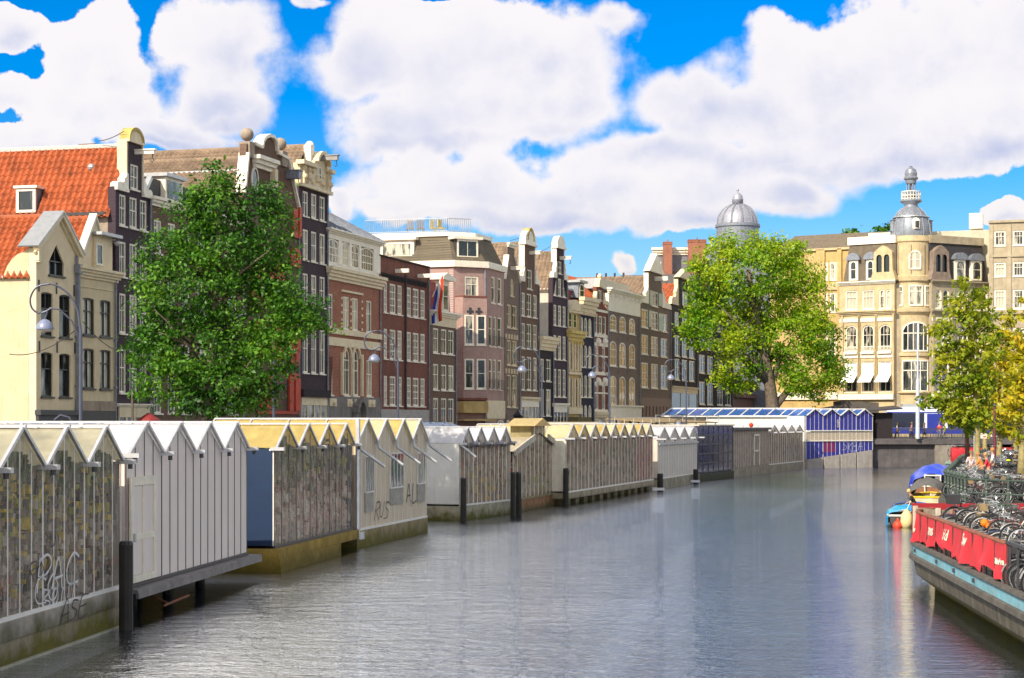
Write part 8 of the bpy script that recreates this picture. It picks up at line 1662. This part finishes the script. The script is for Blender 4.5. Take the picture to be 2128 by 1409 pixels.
def person(lab, loc, rz, h=1.70, shirt=(.6, .05, .04), legs=(.06, .06, .10), hair=(.25, .16, .07), stride=.12, arm=.15, lean=0.0, sit=False, skirt=False, longhair=False, bag=None, reach=0.0):
    t = thing('person', lab, 'person', loc, rz); k = h / 1.75; hipz = .95 if not sit else .42
    def n(x, y, z, r, r2=None): return (x * k, y * k, z * k, r * k, (r2 or r) * k)
    lx = lambda z: lean * max(0, z - hipz)            # lean forwards (+x)
    dz = hipz - .95
    P = lambda x, y, z, r, r2=None: n(x + lx(z + dz), y, z + dz, r, r2)
    N = [P(0, 0, .95, .13, .11), P(0, 0, 1.15, .12, .10), P(.0, 0, 1.36, .14, .11), P(.0, 0, 1.46, .07), P(.01, 0, 1.53, .052), P(.025, 0, 1.60, .075), P(.03, 0, 1.68, .088), P(.02, 0, 1.74, .05)]
    E = [(i, i + 1) for i in range(7)]
    sh, el, wr = [], [], []
    for s in (-1, 1):
        i = len(N); f = arm * s; N += [P(.0, s * .18, 1.40, .055), P(-.02 + f * .5 + reach * .18, s * .23, 1.14 + reach * .05, .043), P(.08 + f + reach * .42, s * .21 - s * reach * .05, .92 + reach * .22, .030), P(.10 + f + reach * .50, s * .205, .86 + reach * .24, .026)]
        E += [(2, i), (i, i + 1), (i + 1, i + 2), (i + 2, i + 3)]; wr.append(N[i + 3]); sh.append(i)
    fe = []
    for s in (-1, 1):
        i = len(N); f = stride * s
        if sit: N += [n(.05, s * .10, hipz, .085), n(.42, s * .12, hipz + .10, .065), n(.46, s * .12, .06, .045), n(.56, s * .12, .03, .035)]
        else: N += [n(f * .2, s * .09, .84, .085), n(f * .7 + .02, s * .09, .50, .062), n(f * 1.15 - .03, s * .09, .09, .042), n(f * 1.15 + .13, s * .10, .035, .035)]
        E += [(0, i), (i, i + 1), (i + 1, i + 2), (i + 2, i + 3)]; fe.append(i)
    body = skin('body', N, E, SKIN, t)
    # hands: palm with four bent fingers and a thumb, joined to the body mesh
    bm = bmesh.new(); bm.from_mesh(body.data); hm = MB()
    for s, w in zip((-1, 1), wr):
        c = Vector(w[:3]); hm.tube([c, c + Vector((.02, 0, -.05)) * k, c + Vector((.03, 0, -.09)) * k], [.022 * k, .034 * k, .03 * k], 6)
        for q, ln in enumerate((.065, .078, .072, .055)):
            a = c + Vector((.03 + (q - 1.5) * .017, -s * .004, -.085)) * k; hm.tube([a, a + Vector((.006, -s * .012, -ln * .5)) * k, a + Vector((.012, -s * .03, -ln * .85)) * k], [.009 * k, .008 * k, .005 * k], 5)
        a = c + Vector((.045, -s * .01, -.04)) * k; hm.tube([a, a + Vector((.03, -s * .015, -.035)) * k, a + Vector((.035, -s * .03, -.06)) * k], [.011 * k, .009 * k, .006 * k], 5)
    hd = Vector(N[6][:3]); fx = Vector((1, 0, 0))
    hm.hexa([hd + Vector(q) * k for q in ((.08, -.016, -.045), (.08, .016, -.045), (.08, .012, .01), (.08, -.012, .01), (.112, -.010, -.04), (.112, .010, -.04), (.085, .006, .01), (.085, -.006, .01))])
    for s in (-1, 1): hm.ball(hd + Vector((0, s * .088, -.02)) * k, .022 * k, 6)
    tmp = bpy.data.meshes.new('t'); tmp.from_pydata(hm.v, [], hm.f); bm.from_mesh(tmp); bm.to_mesh(body.data); bm.free(); bpy.data.meshes.remove(tmp)
    m = MB()
    for s in (-1, 1): m.ball(hd + Vector((.083, s * .032, .0)) * k, .012 * k, 6)
    m.box(hd.x + .078 * k, hd.x + .09 * k, hd.y - .025 * k, hd.y + .025 * k, hd.z - .075 * k, hd.z - .065 * k); m.build('face', M('eyes and mouth', (.12, .04, .03), .5), t)
    G = .018 * k
    up = lambda i, g=G: (*N[i][:3], N[i][3] + g, N[i][4] + g)
    V = [up(0), up(1), up(2), (*N[3][:3], N[3][3] * .9, N[3][3] * .9)]; Ed = [(0, 1), (1, 2), (2, 3)]
    for i in sh: j = len(V); V += [up(i), up(i + 1, G * .9)]; Ed += [(2, j), (j, j + 1)]
    skin('shirt', V, Ed, M('cloth %.2f %.2f %.2f' % shirt, shirt, .8, .15, 5), t)
    LM = M('cloth %.2f %.2f %.2f' % legs, legs, .8, .15, 5)
    if skirt: m = MB(); z0, z1 = .42 * k, 1.0 * k; m.lathe([(.24 * k, z0), (.22 * k, (z0 + z1) / 2), (.155 * k, z1)], 16, (.0, 0), sy=.9); m.build('skirt', LM, t, True)
    else:
        V = [up(0, G * .8)]; Ed = []
        for i in fe: j = len(V); V += [up(i, G * .9), up(i + 1, G * .9), up(i + 2, G * .9)]; Ed += [(0, j), (j, j + 1), (j + 1, j + 2)]
        skin('trousers', V, Ed, LM, t)
    for i in fe: a, b = Vector(N[i + 2][:3]), Vector(N[i + 3][:3]); m = MB(); m.hexa([(a.x - .06 * k, a.y - .05 * k, a.z - .09 * k), (b.x + .07 * k, b.y - .045 * k, b.z - .035 * k), (b.x + .07 * k, b.y + .045 * k, b.z - .035 * k), (a.x - .06 * k, a.y + .05 * k, a.z - .09 * k), (a.x - .05 * k, a.y - .045 * k, a.z + .01 * k), (b.x + .05 * k, b.y - .04 * k, b.z + .03 * k), (b.x + .05 * k, b.y + .04 * k, b.z + .03 * k), (a.x - .05 * k, a.y + .045 * k, a.z + .01 * k)]); m.build('shoe', DMETAL, t)
    HM = M('hair %.2f %.2f %.2f' % hair, hair, .6, .2, 20); m = MB(); R0 = .108 * k
    m.lathe([(R0 * math.cos(a), hd.z + .02 * k + R0 * 1.05 * math.sin(a)) for a in (-.35, -.1, .2, .5, .8, 1.1, 1.35, 1.55)], 14, (hd.x - .022 * k, hd.y))
    if longhair: m.lathe([(.075 * k, hd.z - .26 * k), (.10 * k, hd.z - .12 * k), (.10 * k, hd.z + .02 * k)], 12, (hd.x - .05 * k, hd.y))
    m.build('hair', HM, t, True)
    if bag: m = MB(); m.box(-.14 * k, .12 * k, .22 * k, .34 * k, .82 * k, 1.08 * k); m.tube([(0, .28 * k, 1.08 * k), (0, .1 * k, 1.46 * k)], .012, 4); m.build('shoulder_bag', M('cloth %.2f %.2f %.2f' % bag, bag, .7), t)
    return t
def people():
    person('person in red shirt and pale shorts bending slightly beside the parked bicycles on the quay', gpt(2056, 86, GZ), 2.9, 1.72, (.70, .03, .05), (.62, .50, .36), (.45, .25, .08), .12, .1, .25, reach=.7)
    person('person in orange top leaning over a bicycle, left of the one in red', gpt(2042, 88.5, GZ), 2.6, 1.68, (.75, .25, .05), (.10, .08, .08), (.40, .16, .05), .1, .1, .3, reach=.8)
    person('person in white top with reddish hair behind the one in red', gpt(2063, 93, GZ), 2.9, 1.85, (.75, .73, .72), (.08, .08, .1), (.50, .22, .05), .1)
    person('person in pale pink shirt standing between two quay tree trunks', gpt(2018, 92.5, GZ), -1.2, 1.72, (.68, .58, .60), (.40, .33, .25), (.2, .12, .06), .05)
    person('fair haired person in black shirt crouching in the small dinghy', Vector((21.25, 94.8, .22)), 2.9, 1.75, (.025, .022, .022), (.05, .06, .12), (.70, .48, .18), .1, .1, .45, True, reach=.6)
    for i, (px, lab, rz, sh, lg, hr, sk, lh, bg) in enumerate(((1849, 'person in dark sleeveless top with backpack straps at the left end of the bridge railing', -1.2, (.05, .035, .04), (.03, .03, .04), (.40, .22, .06), False, False, None), (1864, 'fair haired person in white top, second from the left on the bridge', -.2, (.75, .72, .70), (.06, .05, .08), (.55, .36, .12), False, True, (.5, .3, .3)), (1894, 'person in pinkish plaid shirt with white bag walking along the bridge', .1, (.42, .20, .25), (.03, .03, .06), (.30, .16, .10), False, False, (.72, .72, .74)), (1921, 'person in beige top and dark skirt just right of the white mast', .1, (.55, .50, .44), (.05, .06, .09), (.55, .38, .16), True, True, None), (1952, 'person in bright red shirt on the bridge beside the slim green tree', 1.7, (.75, .03, .02), (.16, .18, .28), (.22, .10, .05), False, False, None), (1962, 'person in cream top beside the red shirted walker on the bridge', .2, (.66, .60, .46), (.25, .2, .16), (.35, .2, .1), False, False, None))):
        p = gpt(px, 203.4, 3.2); person(lab, p, rz, 1.72 + .04 * (i % 3), sh, lg, hr, .2, .12, .03, skirt=sk, longhair=lh, bag=bg)
people()
